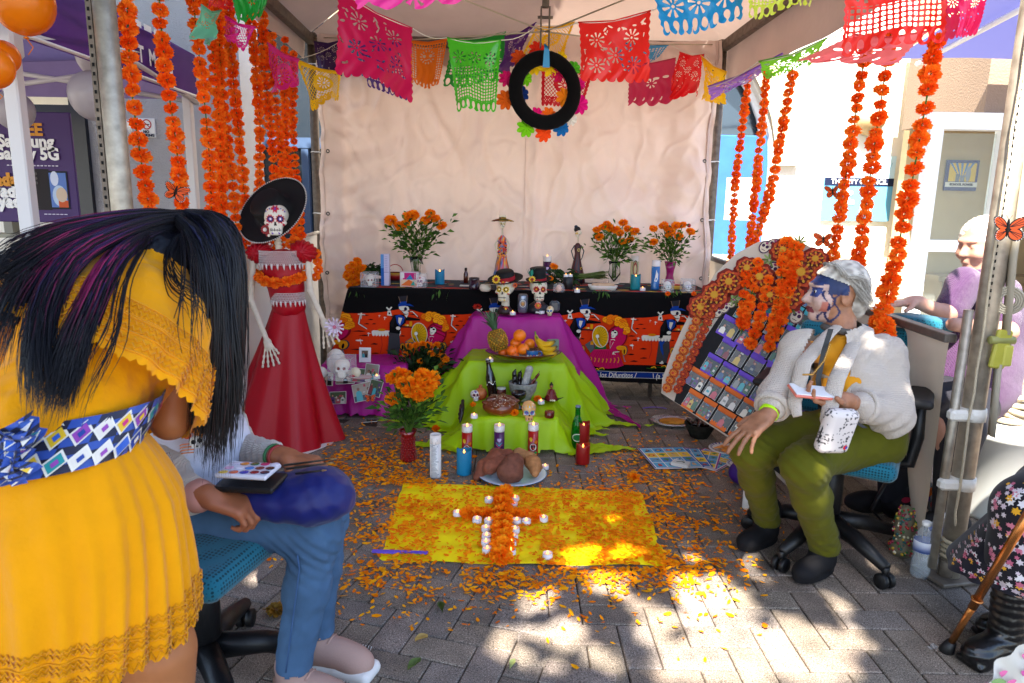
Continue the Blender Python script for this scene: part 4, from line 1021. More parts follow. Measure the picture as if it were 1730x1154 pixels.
fieldcloth('magenta_cloth',[(T3[0],T3[1],T3[2],T3[3],T3[4])],-.62,.9,4.14,4.62,.01,MAGC,'magenta cloth draped over the top altar step',lambda x,y:-.04-.05*sin(x*19),2.2,9,3.1)
A_=[G(1000,662),G(1018,672),G(1082,727),G(1030,722),G(1010,700)]
g=MB();g.grid(lambda u,v:(V(A_[0]).lerp(A_[2],u)if v<2 else 0)+V((-.10*(1-u)*v*1.2,-.16*(1-u)*v,.012+.012*abs(sin(u*17+v*5))+.008*sin(v*13+u*7))),30,16)
g.build('magenta_cloth',MAGC,label='loose pointed tail of magenta cloth lying on the pavers right of the altar',cat='cloth')
# long table with the printed black cloth
TB=(-1.10,1.36,4.55,5.16,.75)
tb=thing('folding_table','long folding table under the printed black cloth','table',((TB[0]+TB[1])/2,4.85,0))
g=MB();g.box((.13,4.855,.732),(2.44,.6,.03),bev=.006);g.build('tabletop',mat('table_grey','#8a8880',rough=.6),tb)
for x in(-.75,.98):
 for y in(4.68,5.05):g=MB();g.tube([(x,y,0),(x,y,.72)],.014,8);g.build('leg',STEEL_D,tb)
g=MB();g.tube([(-.75,4.68,.1),(-.75,5.05,.1)],.01,6);g.build('crossbar',STEEL_D,tb);g=MB();g.tube([(.98,4.68,.1),(.98,5.05,.1)],.01,6);g.build('crossbar',STEEL_D,tb)
tc_=setp(thing('printed_tablecloth',None,None,(.13,4.55,.75)),'black tablecloth printed with orange hills and skeleton waiters, over the long table','tablecloth')
ZB=lambda x:.135+.012*sin(x*3)+(.0 if x>-.9 else.02)
def front_y(x,z):return 4.53-.02*(1-(z-.1)/.65)-(.012*sin(x*8+.5)+.007*sin(x*19+z*3))*(1-max(0,(z-.1))/.65)
def fcloth(x,z):
 if z>.744:return V((x,4.55,.752))
 k=(.75-z)/.6;xx=x
 if x<TB[0]+.12:xx=x-.17*k*((TB[0]+.12-x)/.12)
 return V((xx,front_y(x,z),z))
g=MB();g.grid(lambda u,v:fcloth(TB[0]+(TB[1]-TB[0])*u,ZB(TB[0]+(TB[1]-TB[0])*u)+(.752-ZB(TB[0]+(TB[1]-TB[0])*u))*v),130,26)
g.grid(lambda u,v:(TB[0]+(TB[1]-TB[0])*u,4.55+.62*v,.752+.002*sin(u*40)*sin(v*9)),60,10)
g.grid(lambda u,v:(TB[1]+.05*(1-v)*(1+.5*sin(u*9)),4.55+.62*u,.3+.452*v),16,10)
g.grid(lambda u,v:(TB[0]-(.16+.02*sin(u*12))*(1-v),4.55-.02*(1-v)+.62*u,.2+.552*v),16,12)
g.build('cloth',BLKC,tc_)
US=.000588
ORNG,K_,WH,BL_,GY,PK,YL,GN='#d8360a','#0a0809','#d8d0c0','#123a8c','#3c3a3c','#b80e4e','#d88a0a','#0f5a24'
def tile(x_left,sc=1.):
 zt0=.713
 def mp(x,y,l):
  wx=x_left+x*US*sc;z=zt0-(y-100)*US*.97
  q=fcloth(wx,z);return V((q.x,q.y-l-.0012,q.z))
 return mp
def clipx(pts,lo,hi):
 def cut(P,k,sgn):
  o=[]
  for i in range(len(P)):
   a,b=P[i],P[(i+1)%len(P)];ia,ib=(a[0]-k)*sgn>=0,(b[0]-k)*sgn>=0
   if ia:o.append(a)
   if ia!=ib:t=(k-a[0])/(b[0]-a[0]);o.append((k,a[1]+t*(b[1]-a[1])))
  return o
 P=cut(pts,lo,1)
 return cut(P,hi,-1)if len(P)>2 else[]
class CP(Print):
 lo,hi=-1e9,1e9
 def poly(s,pts,col):
  P=clipx(pts,s.lo,s.hi)
  if len(P)>2:Print.poly(s,P,col)
  return s
 def line(s,pts,w_,col):
  for(a,b),(c,d)in zip(pts[:-1],pts[1:]):
   l=math.hypot(c-a,d-b)or 1e-9;nx,ny=-(d-b)/l*w_/2,(c-a)/l*w_/2
   Q=clipx([(a+nx,b+ny),(a-nx,b-ny),(c-nx,d-ny),(c+nx,d+ny)],s.lo,s.hi)
   if len(Q)>2:s.mb.add([s.map(*q,s.l)for q in Q],[tuple(range(len(Q)))],col)
  s.l+=s.step*.3;return s
def draw_tile(p,s):
 """s: x of the waiter's tile origin in drawing px"""
 X=lambda x:x+s
 top=lambda x:318-42*math.exp(-((((x-330)+514)%1028-514)/170.)**2)-12*sin(x/160.)
 n=34
 for i in range(n):
  a,b=1028*i/n-60,1028*(i+1)/n-60
  p.l=.0008;p.poly([(X(a),top(a)),(X(b),top(b)),(X(b),884),(X(a),884)],ORNG)
 p.l=.0012
 for(x,y,l,w_)in((180,360,60,9),(420,330,90,8),(900,350,90,9),(960,400,70,8),(1000,450,50,8),(860,540,100,10),(900,590,80,10),(1000,690,90,12),(860,760,90,10),(900,840,100,12),(1010,800,90,10),(180,740,40,8),(300,585,60,9),(920,450,60,9)):
  p.poly([(X(x-l/2),y+4),(X(x),y-w_),(X(x+l/2),y-2),(X(x+l/4),y+w_*.6)],K_)
 for(x,y,k)in((875,355,1.3),(100,378,.7),(940,572,.8),(1065,355,.5)):
  p.line([(X(x),y-26*k),(X(x-4),y+30*k)],10*k,WH).line([(X(x-22*k),y-14*k),(X(x+24*k),y-10*k)],9*k,WH)
 p.line([(X(868),350),(X(858),450),(X(920),510)],15,K_).line([(X(868),350),(X(858),450),(X(920),510)],9,WH)
 p.ell(X(868),650,24,10,WH).line([(X(872),630),(X(880),695)],5,WH)
 p.poly([(X(125),345),(X(132),290),(X(165),285),(X(182),350)],WH).line([(X(120),250),(X(150),280),(X(180),245)],16,WH).ell(X(152),320,10,12,K_)
 p.poly([(X(975),540),(X(990),525),(X(1310),525),(X(1310),560)],WH);p.rect(X(975),535,X(1310),565,WH)
 for k in range(9):p.ell(X(995+36*k),572,17,22,WH,n=8)
 p.ell(X(1090),518,46,16,'#c8780a').line([(X(1085),590),(X(1095),700),(X(1070),800)],5,'#a01020')
 p.poly([(X(140),540),(X(170),700),(X(215),800),(X(190),640),(X(240),560)],BL_)
 p.poly([(X(150),540),(X(265),540),(X(275),700),(X(245),860),(X(200),860),(X(215),700),(X(180),860),(X(120),860)],GY)
 p.poly([(X(155),430),(X(205),335),(X(320),330),(X(345),420),(X(290),470),(X(270),560),(X(150),545)],K_)
 p.poly([(X(330),350),(X(500),375),(X(505),395),(X(340),400)],K_).poly([(X(195),345),(X(225),340),(X(200),480),(X(160),470)],'#1a1618')
 p.poly([(X(222),345),(X(275),330),(X(330),360),(X(320),420),(X(270),470),(X(240),430)],BL_).poly([(X(258),365),(X(300),370),(X(275),450),(X(255),420)],WH)
 p.ell(X(305),245,46,42,K_).ell(X(305),245,42,38,WH).ell(X(355),265,26,36,WH).poly([(X(300),290),(X(350),365),(X(370),330),(X(375),290)],WH)
 p.ell(X(340),262,17,22,'#1c1630').ell(X(372),285,8,8,K_).line([(X(305),300),(X(330),325),(X(365),320)],9,K_).line([(X(312),308),(X(362),322)],3,WH)
 p.poly([(X(260),205),(X(385),200),(X(440),230),(X(375),222),(X(255),235)],BL_).poly([(X(262),120),(X(360),105),(X(352),200),(X(275),205)],'#2a272c').poly([(X(272),180),(X(354),172),(X(352),200),(X(275),208)],BL_)
 p.line([(X(262),118),(X(285),190)],5,'#8a6a50').line([(X(360),108),(X(352),180)],5,'#8a6a50')
 p.line([(X(380),290),(X(415),285),(X(450),320),(X(490),360)],14,K_).line([(X(390),292),(X(420),290),(X(452),322),(X(480),350)],9,WH)
 p.ell(X(255),490,26,20,WH).rect(X(275),465,X(430),480,'#1c1c20').ell(X(345),450,14,12,YL).ell(X(365),452,12,10,'#e8c87a').rect(X(385),405,X(415),466,YL)
 p.ell(X(150),862,36,14,K_).ell(X(225),862,36,14,K_).ell(X(185),850,26,10,WH).ell(X(190),835,12,12,WH)
 p.poly([(X(330),650),(X(440),570),(X(440),700),(X(400),750)],'#55585a').poly([(X(345),645),(X(430),590),(X(430),650)],YL)
 p.ell(X(305),710,34,52,GY).ell(X(305),710,27,44,YL).ell(X(305),715,12,30,K_)
 p.line([(X(305),760),(X(320),820),(X(290),860)],10,'#707478').line([(X(770),760),(X(790),840),(X(800),830)],10,'#707478')
 p.ell(X(690),545,118,140,'#7a0a1c',.3,20).ell(X(690),550,100,122,PK,.3,20)
 for(x,y,r)in((560,345,46),(610,325,50),(665,325,44),(600,370,40),(700,345,50),(750,365,48),(690,385,42),(770,405,46),(795,450,40),(740,410,38),(785,490,34),(810,475,28)):
  p.ell(X(x),y,r,r*.86,'#a04a06',n=12).ell(X(x),y,r*.92,r*.78,random.choice(['#e88a0a','#e06a06','#f09a14']),n=12)
  p.line([(X(x-r*.6),y),(X(x),y-r*.35),(X(x+r*.5),y)],5,'#b85a06')
 p.poly([(X(450),620),(X(560),640),(X(590),740),(X(480),745),(X(440),700)],GN)
 p.ell(X(500),545,92,132,'#c8c0b0',-.12,22).ell(X(500),545,86,124,'#c8980e',-.12,22)
 for k in range(11):a=-1.9+k*.33;p.line([(X(465),560),(X(500)+84*cos(a),545+122*sin(a))],3,'#5a3c06')
 p.poly([(X(600),560),(X(700),540),(X(750),620),(X(690),700),(X(610),700)],PK)
 p.poly([(X(430),700),(X(600),690),(X(700),700),(X(775),880),(X(700),910),(X(600),925),(X(480),912),(X(400),890),(X(350),840)],PK)
 for k in range(12):p.line([(X(480+20*k),710),(X(380+34*k),890)],3,'#7a0834')
 for k in range(8):p.line([(X(400+44*k),790+22*sin(k*.5)),(X(412+44*k),810),(X(400+44*k),850)],9,YL)
 p.ell(X(655),500,42,40,K_,.3).ell(X(655),500,36,35,WH,.3).ell(X(645),535,26,20,WH).ell(X(640),470,14,9,K_).ell(X(664),490,15,10,K_).line([(X(620),535),(X(650),530)],6,K_)
 p.line([(X(615),580),(X(640),570),(X(665),580)],7,WH).line([(X(610),590),(X(612),680),(X(650),600)],3,WH)
 p.ell(X(780),700,34,60,GY).ell(X(775),700,28,52,YL).ell(X(730),670,50,26,YL).ell(X(775),715,8,32,K_)
 p.line([(X(720),715),(X(650),722),(X(650),750)],8,WH)
 for k in range(4):p.line([(X(648),725),(X(640+12*k),752)],4,WH)
 p.line([(X(460),550),(X(490),630),(X(520),660)],12,K_).line([(X(460),550),(X(490),630),(X(520),660)],8,WH).ell(X(465),540,20,22,WH,n=8)
 for(x,y)in((320,870),(540,925),(480,940),(1240,880),(100,900)):
  p.line([(X(x-90),y+6),(X(x-30),y+14),(X(x+20),y)],8,'#2a5a14').line([(X(x-40),y),(X(x),y-14),(X(x+18),y+6)],10,'#e0a010')
x0d=(PY(986,540,4.53).x)-310*US
p=CP(tile(x0d));p.lo=(TB[0]-x0d)/US+4;p.hi=(TB[1]-.01-x0d)/US
for k in(-4,-3,-2,-1,0,1):draw_tile(p,k*1028)
n=70;a0_,a1_=p.lo+40,p.hi-140
for i in range(n):
 a,b=a0_+(a1_-a0_)*i/n,a0_+(a1_-a0_)*(i+1)/n;p.l=.0009
 p.poly([(a,968),(b,968),(b,1046),(a,1046)],'#b8b4ac');p.l=.0013;p.poly([(a,974),(b,974),(b,1040),(a,1040)],'#0e2f78')
p.build('printed_picture',tc_,mat('cloth_print',None,rough=.9,spec=.1,sheen=.05))
WHP=mat('white_paint','#d8d4c8',rough=.8)
for xx,s_,al in((226,'Brindar x los Difuntitos /','LEFT'),(1110,'\\ (a S','LEFT'),(-760,'x los Difuntitos /','LEFT'),(-1700,'Brindar x los Difuntitos','LEFT')):
 q=tile(x0d)(xx,1008,.002)
 text(s_,.05,V((q.x,q.y-.022,q.z)),Matrix.Rotation(R(88),3,'X'),WHP,tc_,bold=.0005,align=al,sx=.82,shear=.15)
g=MB();rs=random.Random(4)
for k in range(240):
 x,y,r=rs.uniform(TB[0]+.03,TB[1]-.03),rs.choice([rs.uniform(4.56,4.6),rs.uniform(4.6,5.1)]),rs.uniform(.012,.04)
 a=rs.uniform(0,3);g.add([V((x+r*cos(a+t)*1.5,y+r*.6*sin(a+t),.7545+.00002*k))for t in(0,1.2,2.1,3.3,4.2,5.2)],[(0,1,2,3,4,5)],rs.choice(['#c8320c','#d8400e','#b82808','#d0380c','#e0b81a','#2a2a70','#c8c0b0','#20551f']))
g.build('runner_print',MATS['cloth_print'],tc_)['kind']='stuff'
# low magenta box stand at the left with its photographs
S1=(-1.22,-.62,4.12,4.5,.315)
g=MB();g.box((-.93,4.32,.15),(.54,.3,.29),bev=.004);g.build('altar_step',MATS['carton'],label='cardboard box under the magenta cloth beside the skeleton lady',cat='box')
fieldcloth('magenta_cloth',[(-1.2,-.66,4.16,4.5,.31)],-1.4,-.48,3.98,4.6,.009,MAGC,'magenta cloth covering the low photograph stand beside the skeleton lady',lambda x,y:-.03-.04*sin(x*21),5,3.2,5.1)
PH=mat('photo_print',None,rough=.3,spec=.5)
SK=['#a87458','#8a5a42','#c09070','#6e4636'];CL=['#26304c','#7a1c22','#c8c4bc','#1a1a1c','#3c5a80','#8a8a84','#b84050','#2f5a3c','#d8d0c0','#55386a','#c0a040','#3aa0a8']
BGc=['#3a2c26','#8a7a68','#55606a','#6a5a44','#2a2420','#a89a88','#4a5a3c','#c8beac','#303640']
def photo(mp,w_,h,rs,parent,name='photograph',border=0.,m=None,label=None):
 """a snapshot: paper with people standing or sitting before a room"""
 p=Print(mp,.0006,.0003);p.rect(-w_/2,-h/2,w_/2,h/2,'#d8d4cc');b=border or.003;W2,H2=w_/2-b,h/2-b
 p.rect(-W2,-H2,W2,H2,rs.choice(BGc));yy=-H2+H2*rs.uniform(.3,.8)
 p.rect(-W2,-H2,W2,yy,rs.choice(BGc))
 for k in range(3):
  x,y=rs.uniform(-W2*.8,W2*.5),rs.uniform(-H2*.2,H2*.6);p.rect(x,y,min(W2,x+W2*rs.uniform(.2,.6)),min(H2,y+H2*rs.uniform(.1,.4)),rs.choice(BGc+CL))
 n=rs.choice([1,2,2,3])
 for k in range(n):
  x=-W2+(2*W2)*(k+.5)/n+rs.uniform(-.08,.08)*W2;r=min(H2*.2,W2*.9/n*.5);hy=rs.uniform(.05,.45)*H2;bw=r*1.9;c=rs.choice(CL)
  cl_=lambda v:max(-W2,min(W2,v))
  p.poly([(cl_(x-bw),-H2),(cl_(x-bw*.85),hy-r*2),(cl_(x-r*.5),hy-r*.9),(cl_(x+r*.5),hy-r*.9),(cl_(x+bw*.85),hy-r*2),(cl_(x+bw),-H2)],c)
  p.ell(x,hy+r*.2,r*.95,r*1.05,rs.choice(['#1a1412','#2a1c14','#8a8680']),n=10).ell(x,hy-r*.1,r*.75,r*.95,rs.choice(SK),n=10)
  if rs.random()<.4:p.rect(cl_(x-bw*.5),-H2*.6,cl_(x+bw*.5),-H2*.3,rs.choice(CL))
 o=p.build(name,parent,m or PH)
 if label:o['label']=label
 return o
def stand_photo(x,y,w_,h,z,lean,rz,label,parent=None,rs_=None,frame=None):
 c=V((x,y,z));M=Matrix.Rotation(rz,3,'Z')@Matrix.Rotation(R(90)-lean,3,'X')
 o=thing('photograph',label,'photograph',c,group=None);g=MB();g.box(c,(w_,h,.002),rot=M,col='#d8d4cc' if frame is None else frame);g.build('paper',MATS['print'],o)
 photo(lambda a,b,l:c+M@V((a,b,.001+l)),w_-.004,h-.004,rs_ or random,o,'picture');return o
rs=random.Random(11)
for i,(px,py,w_,h,rz,lb)in enumerate(((549,640,.1,.085,0,'photograph at the left end of the upper row on the magenta stand'),(583,637,.115,.085,.05,'photograph of two seated people in the upper row of the magenta stand'),(606,634,.1,.085,-.05,'photograph with a pale border third in the upper row of the magenta stand'),(628,630,.085,.11,-.1,'upright photograph at the right end of the upper row of the magenta stand'),(571,672,.1,.075,.06,'dark photograph low on the left of the magenta stand'),(614,662,.125,.11,.22,'tilted photograph in the lower row of the magenta stand'),(634,656,.08,.1,-.2,'small dark photograph behind the tilted one on the magenta stand'))):
 q=PY(px,py,4.065 if i<4 else 4.01);M=Matrix.Rotation(rz*.3,3,'Z')@Matrix.Rotation(R(76 if i<4 else 68),3,'X')@Matrix.Rotation(rz,3,'Z')
 o=thing('photograph',lb,'photograph',q);g=MB();g.box(q,(w_,h,.002),rot=M,col='#d8d4cc');g.build('paper',MATS['print'],o)
 photo(lambda a,b,l:q+M@V((a,b,.001+l)),w_,h,rs,o,'picture')
q=G(617,610,.315)+V((0,0,.04));o=thing('framed_photograph','small white framed portrait standing on the magenta stand','photograph',q);g=MB();M=Matrix.Rotation(R(82),3,'X');g.box(q,(.075,.095,.008),rot=M,col='#e4e0da',bev=.002);g.build('frame',MATS['print'],o)
photo(lambda a,b,l:q+M@V((a,b+.006,.0042+l)),.045,.05,rs,o,'picture')
# yellow cloth, cross, petals
YC=mat('yellow_cloth','#ffe800',rough=.6,spec=.3,transl=.05,bump=.15,bscale=40,bdist=.003)
yp=[G(681,817),G(1080,831),G(1130,958),G(637,951)]
g=MB()
def yf(u,v):
 p=(yp[0].lerp(yp[1],u)).lerp(yp[3].lerp(yp[2],u),v);e=.006*sin(u*14+v*2)+.004*sin(v*17)
 return p+V((e*.8,.012*sin(u*9)*v*(1-abs(v-.5)),.008+.004*sin(u*19+v*7)*sin(v*11)+.003*sin(u*5+v*43)-(.0 if 0<v<1 and 0<u<1 else.005)))
g.grid(yf,60,34);g.build('yellow_cloth',YC,label='bright yellow cloth spread on the pavers before the altar',cat='cloth')
BIGM=[pompom(120,.05,20+s,['#ff8c08','#ff9c10','#fa7c06','#ffac1c'],.78,.1,.36,.2).mesh('flower',OR_P)for s in range(3)]
cr=thing('marigold_cross','cross of marigold flowers laid on the yellow cloth','flower cross',G(848,885,.01))
def put_flower(parent,p,sc,mes=BIGM,rot=None,name='flower'):
 return link_mesh(name,random.choice(mes),parent,parent.matrix_basis.inverted()@V(p),rot or(random.uniform(-.4,.4),random.uniform(-.4,.4),random.uniform(0,6)),sc)
for k in range(8):
 p_=G(851-.6*k,834+14.8*k,.035);put_flower(cr,p_,.95)
for px in(792,808,824,872,888,903):put_flower(cr,G(px,868+(4 if px>870 else 0)*(px-870)/30,.025),.8)
for k in range(7):
 p_=G(855-.6*k,842+14.8*k,.02);put_flower(cr,p_+V((random.uniform(-.03,.03),0,0)),.62)
TEAW,FLM=mat('tealight_cup','#d8d4d6',rough=.4,spec=.5,sss=.1),mat('led_flame','#ffb060',rough=.4,emit=1.3,emitc='#ff9c40')
def tealight(p,label,group=None,s=1.,on=True,parent=None):
 g=MB();g.lathe([(0,0),(.019,0),(.0195,.002),(.0185,.02),(.0165,.0205),(.016,.017),(0,.016)],(0,0,0),14);m1=g.mesh('cup',TEAW)
 f=MB();f.lathe([(.0028,0),(.0036,.004),(.0024,.009),(0,.014)],(0,0,.016),8);m2=f.mesh('flame',FLM)
 o=thing('tea_light',label,'tea light',p,random.uniform(0,6),group);link_mesh('cup',m1,o);link_mesh('flame',m2,o);o.scale=(s,)*3;return o
TG='tea lights round the marigold cross'
tls=[((826,848),'tea light left of the head of the flower cross'),((870,846),'tea light right of the head of the flower cross, farther one'),((867,856),'tea light right of the head of the flower cross, nearer one'),((773,871),'tea light at the far left end of the cross arm'),((806,882),'tea light below the left arm of the flower cross'),((826,884),'tea light in the left corner of arm and stem'),((873,884),'tea light in the right corner of arm and stem'),((889,885),'tea light below the right arm of the flower cross'),((918,880),'tea light at the right end of the cross arm'),((821,897),'uppermost of four tea lights along the left of the stem'),((822,910),'second of four tea lights along the left of the stem'),((821,921),'third of four tea lights along the left of the stem'),((823,933),'lowest of four tea lights along the left of the stem'),((870,899),'uppermost of four tea lights along the right of the stem'),((867,911),'second of four tea lights along the right of the stem'),((864,922),'third of four tea lights along the right of the stem'),((863,936),'lowest of four tea lights along the right of the stem'),((925,942),'lone tea light standing apart right of the cross foot')]
for(c,lb)in tls:tealight(G(*c,.014),lb,TG)
PETM=mat('petal',None,rough=.7,spec=.15,transl=.25)
def gz(px,py):q=G(px,py);return(q.x,q.y)
blobs=[((620,800),55,35,1.6),((600,860),60,60,1.0),((700,800),60,25,1.0),((640,770),60,18,.9),((720,880),60,40,2.2),((960,890),100,36,2.8),((1060,870),50,34,1.2),((1090,800),60,30,1.1),((1150,860),60,32,1.3),((1060,780),40,22,.5),((1120,960),60,22,1.3),((900,975),50,16,.6),((780,975),100,22,.8),((640,960),50,34,.55),((1010,960),60,22,.6),((860,900),60,40,1.2),((1010,900),70,40,1.0),((700,1000),90,30,.25),((1000,1010),120,36,.22),((1180,960),50,36,.35),((930,845),80,14,.9),((1170,770),60,40,.3),((1050,700),60,30,.12),((900,1070),220,40,.05),((1260,900),50,60,.08),((690,840),25,40,.5),((560,770),30,20,.5)]
vs,fs,cc=[],[],[]
wts=np.array([b[3]*1.0 for b in blobs]);wts/=wts.sum();NP=13500
pcol=[lin(c)for c in('#fa9604','#ffa408','#f48404','#ffb010','#ea7404')]
for i in range(NP):
 b=blobs[rng.choice(len(blobs),p=wts)];px,py=rng.normal(b[0][0],b[1]),rng.normal(b[0][1],b[2])
 if rng.random()<.12:px+=rng.normal(0,40);py+=rng.normal(0,20)
 if not(430<px<1330 and 690<py<1150):continue
 q=G(px,py);x,y=q.x,q.y
 if T1[0]-.12<x<T1[1]+.1 and 3.46<y<4.6:continue
 if x<-1.0 and y>3.0:continue
 if x<-.3 and y<1.9:continue
 q2=noise.noise(V((x*7,y*7,2)))+.5*noise.noise(V((x*19,y*19,5)))
 if q2<rng.uniform(-.9,.25)*.75:continue
 oncl=637<px<1132 and 817<py<960
 z=(.016 if oncl else.006)+max(0,q2)*.012*rng.random()
 a=rng.uniform(0,2*pi);L=rng.uniform(.005,.011)*(1+.8*rng.random()**3);w_=L*rng.uniform(.32,.6);t1,t2=rng.uniform(-.5,.7),rng.uniform(-.5,.5)
 d=np.array([cos(a),sin(a),0]);e=np.array([-sin(a),cos(a),t2]);c=np.array([x,y,z]);up=np.array([0,0,1.])
 n0=len(vs)
 vs+=[c-d*L*.9-e*w_*.35,c-d*L*.9+e*w_*.35,c+e*w_+up*L*.25*t1,c-e*w_+up*L*.25*t1,c+d*L+e*w_*.6+up*L*max(t1,.05)*.8,c+d*L-e*w_*.6+up*L*max(t1,.05)*.6]
 fs+=[(n0,n0+1,n0+2,n0+3),(n0+3,n0+2,n0+4,n0+5)];k=pcol[rng.integers(5)];cc+=[k]*6
me=np_mesh('petals',np.array(vs),np.array(fs),PETM,np.array(cc),smooth=False);setp(link_mesh('marigold_petals',me),'loose orange marigold petals strewn over the yellow cloth and pavers','petals',kind='stuff')
q=G(676,932,.018);g=MB();P=[(-.105,-.012)]+[(-.105+.21*k/24,.012+.004*(k%2))for k in range(25)]+[(.105,-.012)]
g.add([q+V((a,-b,.002*sin(a*40)))for a,b in P],[tuple(range(len(P)))]);g.build('paper_strip',mat('violet_paper','#6a50c0',rough=.7),label='violet paper strip with a wavy edge at the lower left of the yellow cloth',cat='paper strip')
q=G(1106,690,.004);g=MB();g.grid(lambda u,v:q+V((.16*(u-.5),.02*(v-.5)+.012*sin(u*3),.006*sin(pi*u))),10,1);g.build('paper_strip',MATS['violet_paper'],label='thin violet paper strip on the pavers near the table leg',cat='paper strip')
for(px,py,rz,lb)in((440,938,.4,'a'),):pass
def leaf(px,py,L,rz,colr,lb):
 q=G(px,py,.008);g=MB();d=V((cos(rz),sin(rz),0));e=V((-sin(rz),cos(rz),0))
 g.grid(lambda u,v:q+d*L*(u-.5)+e*(v-.5)*L*.5*sin(pi*min(max(u,.03),.97))+V((0,0,.006*(v-.5)**2*8+.004*sin(u*3))),8,4);g.build('fallen_leaf',mat('leaf_'+colr.strip('#'),colr,rough=.7,transl=.2),label=lb,cat='leaf')
leaf(712,1081,.04,.5,'#b09050','curled dry brown leaf on the pavers right of the beige shoe');leaf(866,1125,.035,1.1,'#a8b070','pale green leaf on the pavers near the bottom centre');leaf(745,1028,.05,1.9,'#4a5a24','thin dark green leaf on the pavers below the yellow cloth');leaf(700,1125,.05,.9,'#5a6a34','dull green leaf on the pavers at the lower left centre');leaf(402,975,.035,.4,'#a88a50','dry leaf on the pavers under the front chair')
# offerings
GLS=mat('glass','#f2f6f4',rough=.03,spec=.5,trans=1.,ior=1.35);ACR=mat('clear_box','#ffffff',rough=.05,spec=.5,alpha=.16)
WATER=mat('vase_water','#a9b08a',rough=.1,trans=.6,ior=1.2)
STEM=mat('stem_green',None,rough=.6,spec=.3,transl=.2);CER=mat('ceramic',None,rough=.25,spec=.5,coat=.3);WAXB=mat('wax_blue','#14759c',rough=.45,spec=.4,sss=.1,var=.1,bump=.5,bscale=160,bdist=.002,emit=.0)
PA=MATS['paint_attr'];BONE=mat('bone',None,rough=.6,spec=.3,var=.06,vscale=40,bump=.2,bscale=90,bdist=.002)
def at(px,py,z):
 q=G(px,py,z)
 for zz,lim in((.7,5.06),(.6,4.47),(.41,4.2),(.2,3.79)):
  if z>=zz:
   if q.y>lim:q=PY(px,py,lim);q.z=z
   break
 return q
def loc_thing(name,label,cat,p,rotz=0.,group=None):return thing(name,label,cat,p,rotz,group)
MATS['gloss_print']
def leaves_mesh(pts,L,rs,cols=('#3c5f1c','#4a7222','#2c4a16','#5a8228')):
 vs,fs,cc=[],[],[]
 for(p,d)in pts:
  l=L*rs.uniform(.6,1.3);w_=l*rs.uniform(.12,.22);d=(d+V((rs.uniform(-.5,.5),rs.uniform(-.5,.5),rs.uniform(-.5,.3)))).normalized();s=d.cross(V((rs.uniform(-1,1),rs.uniform(-1,1),rs.uniform(-1,1)))).normalized()
  n0=len(vs);dr=V((0,0,-.25*l));vs+=[p,p+d*l*.45+s*w_,p+d*l+dr,p+d*l*.45-s*w_];fs.append((n0,n0+1,n0+2,n0+3));c=lin(rs.choice(cols));cc+=[c]*4
 return vs,fs,cc
def bouquet(name,label,base,mouth,heads,vase,leafn=260,leafL=.05,seed=1,hsize=.042,zlow=.0,group=None,flat=None,dark=False):
 """base: point the vase stands on; mouth: height of its rim; heads: world points of the flower heads"""
 o=thing(name,label,'vase of flowers',base,group=group);rs=random.Random(seed);b=V(base);m=b+V((0,0,mouth))
 vase(o,b)
 g=MB();lp=[]
 for h in heads:
  h=V(h);foot_=m+V((rs.uniform(-.02,.02),rs.uniform(-.02,.02),-mouth*.75));mid=m+V(((h.x-m.x)*.35,(h.y-m.y)*.35,.25*(h.z-m.z)))
  pts=[foot_,m+V(((h.x-m.x)*.12,(h.y-m.y)*.12,0)),mid,h-V((0,0,.01))];g.tube(pts,.0028,5,col='#567a2c')
 g.build('stem',STEM,o)
 n=leafn
 for k in range(n):
  h=V(rs.choice(heads));t=rs.betavariate(1.6,1.3);c=m.lerp(h-V((0,0,.03)),t);sp=.03+.03*t;c=c+V((rs.gauss(0,sp),rs.gauss(0,sp*.8),rs.gauss(0,sp*.5)));lp.append((c,(c-m).normalized()if(c-m).length>.01 else V((0,0,1))))
 vs,fs,cc=leaves_mesh(lp,leafL,rs,('#1c3010','#243c14','#16280c')if dark else('#3c5f1c','#4a7222','#2c4a16','#5a8228'));g=MB();g.add(vs,fs,cols=cc);q=g.build('foliage',STEM,o);q['kind']='stuff'  # dark: the bunch's shade is put into darker leaf colours
 for h in heads:put_flower(o,h,hsize/.05*rs.uniform(.85,1.12))
 return o
def clear_vase(o,b,prof,m=GLS,water=.5,cc=None):
 g=MB();g.lathe([(0,0)]+prof+[(r-.0035,h)for r,h in prof[::-1]if h>.012]+[(0,.012)],b,24);g.build('vase',m,o)
V1=[(.042,0),(.045,.01),(.034,.05),(.033,.08),(.042,.13),(.052,.175)]
h1=[PY(x,y,4.9)for x,y in((660,372),(675,382),(684,378),(690,366),(718,372),(727,361),(735,369),(746,381),(698,364),(706,395))]
bouquet('flower_vase','tall clear vase of orange marigolds at the left part of the table',at(703,459,.757),.15,[h-V((0,0,0))for h in h1[:9]],lambda o,b:clear_vase(o,b,V1),420,.06,3,.044)
V2=[(.038,0),(.042,.01),(.046,.08),(.038,.13),(.046,.165)]
h2=[PY(x,y,4.95)for x,y in((1008,388),(1018,384),(1025,378),(1030,385),(1048,394),(1053,376),(1072,391),(1013,400),(1060,386),(1052,408),(1065,404),(1040,388))]
bouquet('flower_vase','clear glass vase of marigolds near the right end of the table',at(1037,478,.757),.16,h2,lambda o,b:clear_vase(o,b,V2),380,.055,4,.034)
h3=[PY(x,y,4.85)for x,y in((1104,386),(1104,409),(1121,381),(1128,386),(1133,392),(1142,381),(1147,399),(1153,380),(1167,391),(1130,397))]
PKG=mat('pink_glass','#c01f78',rough=.1,spec=.5,trans=.35,coat=.5)
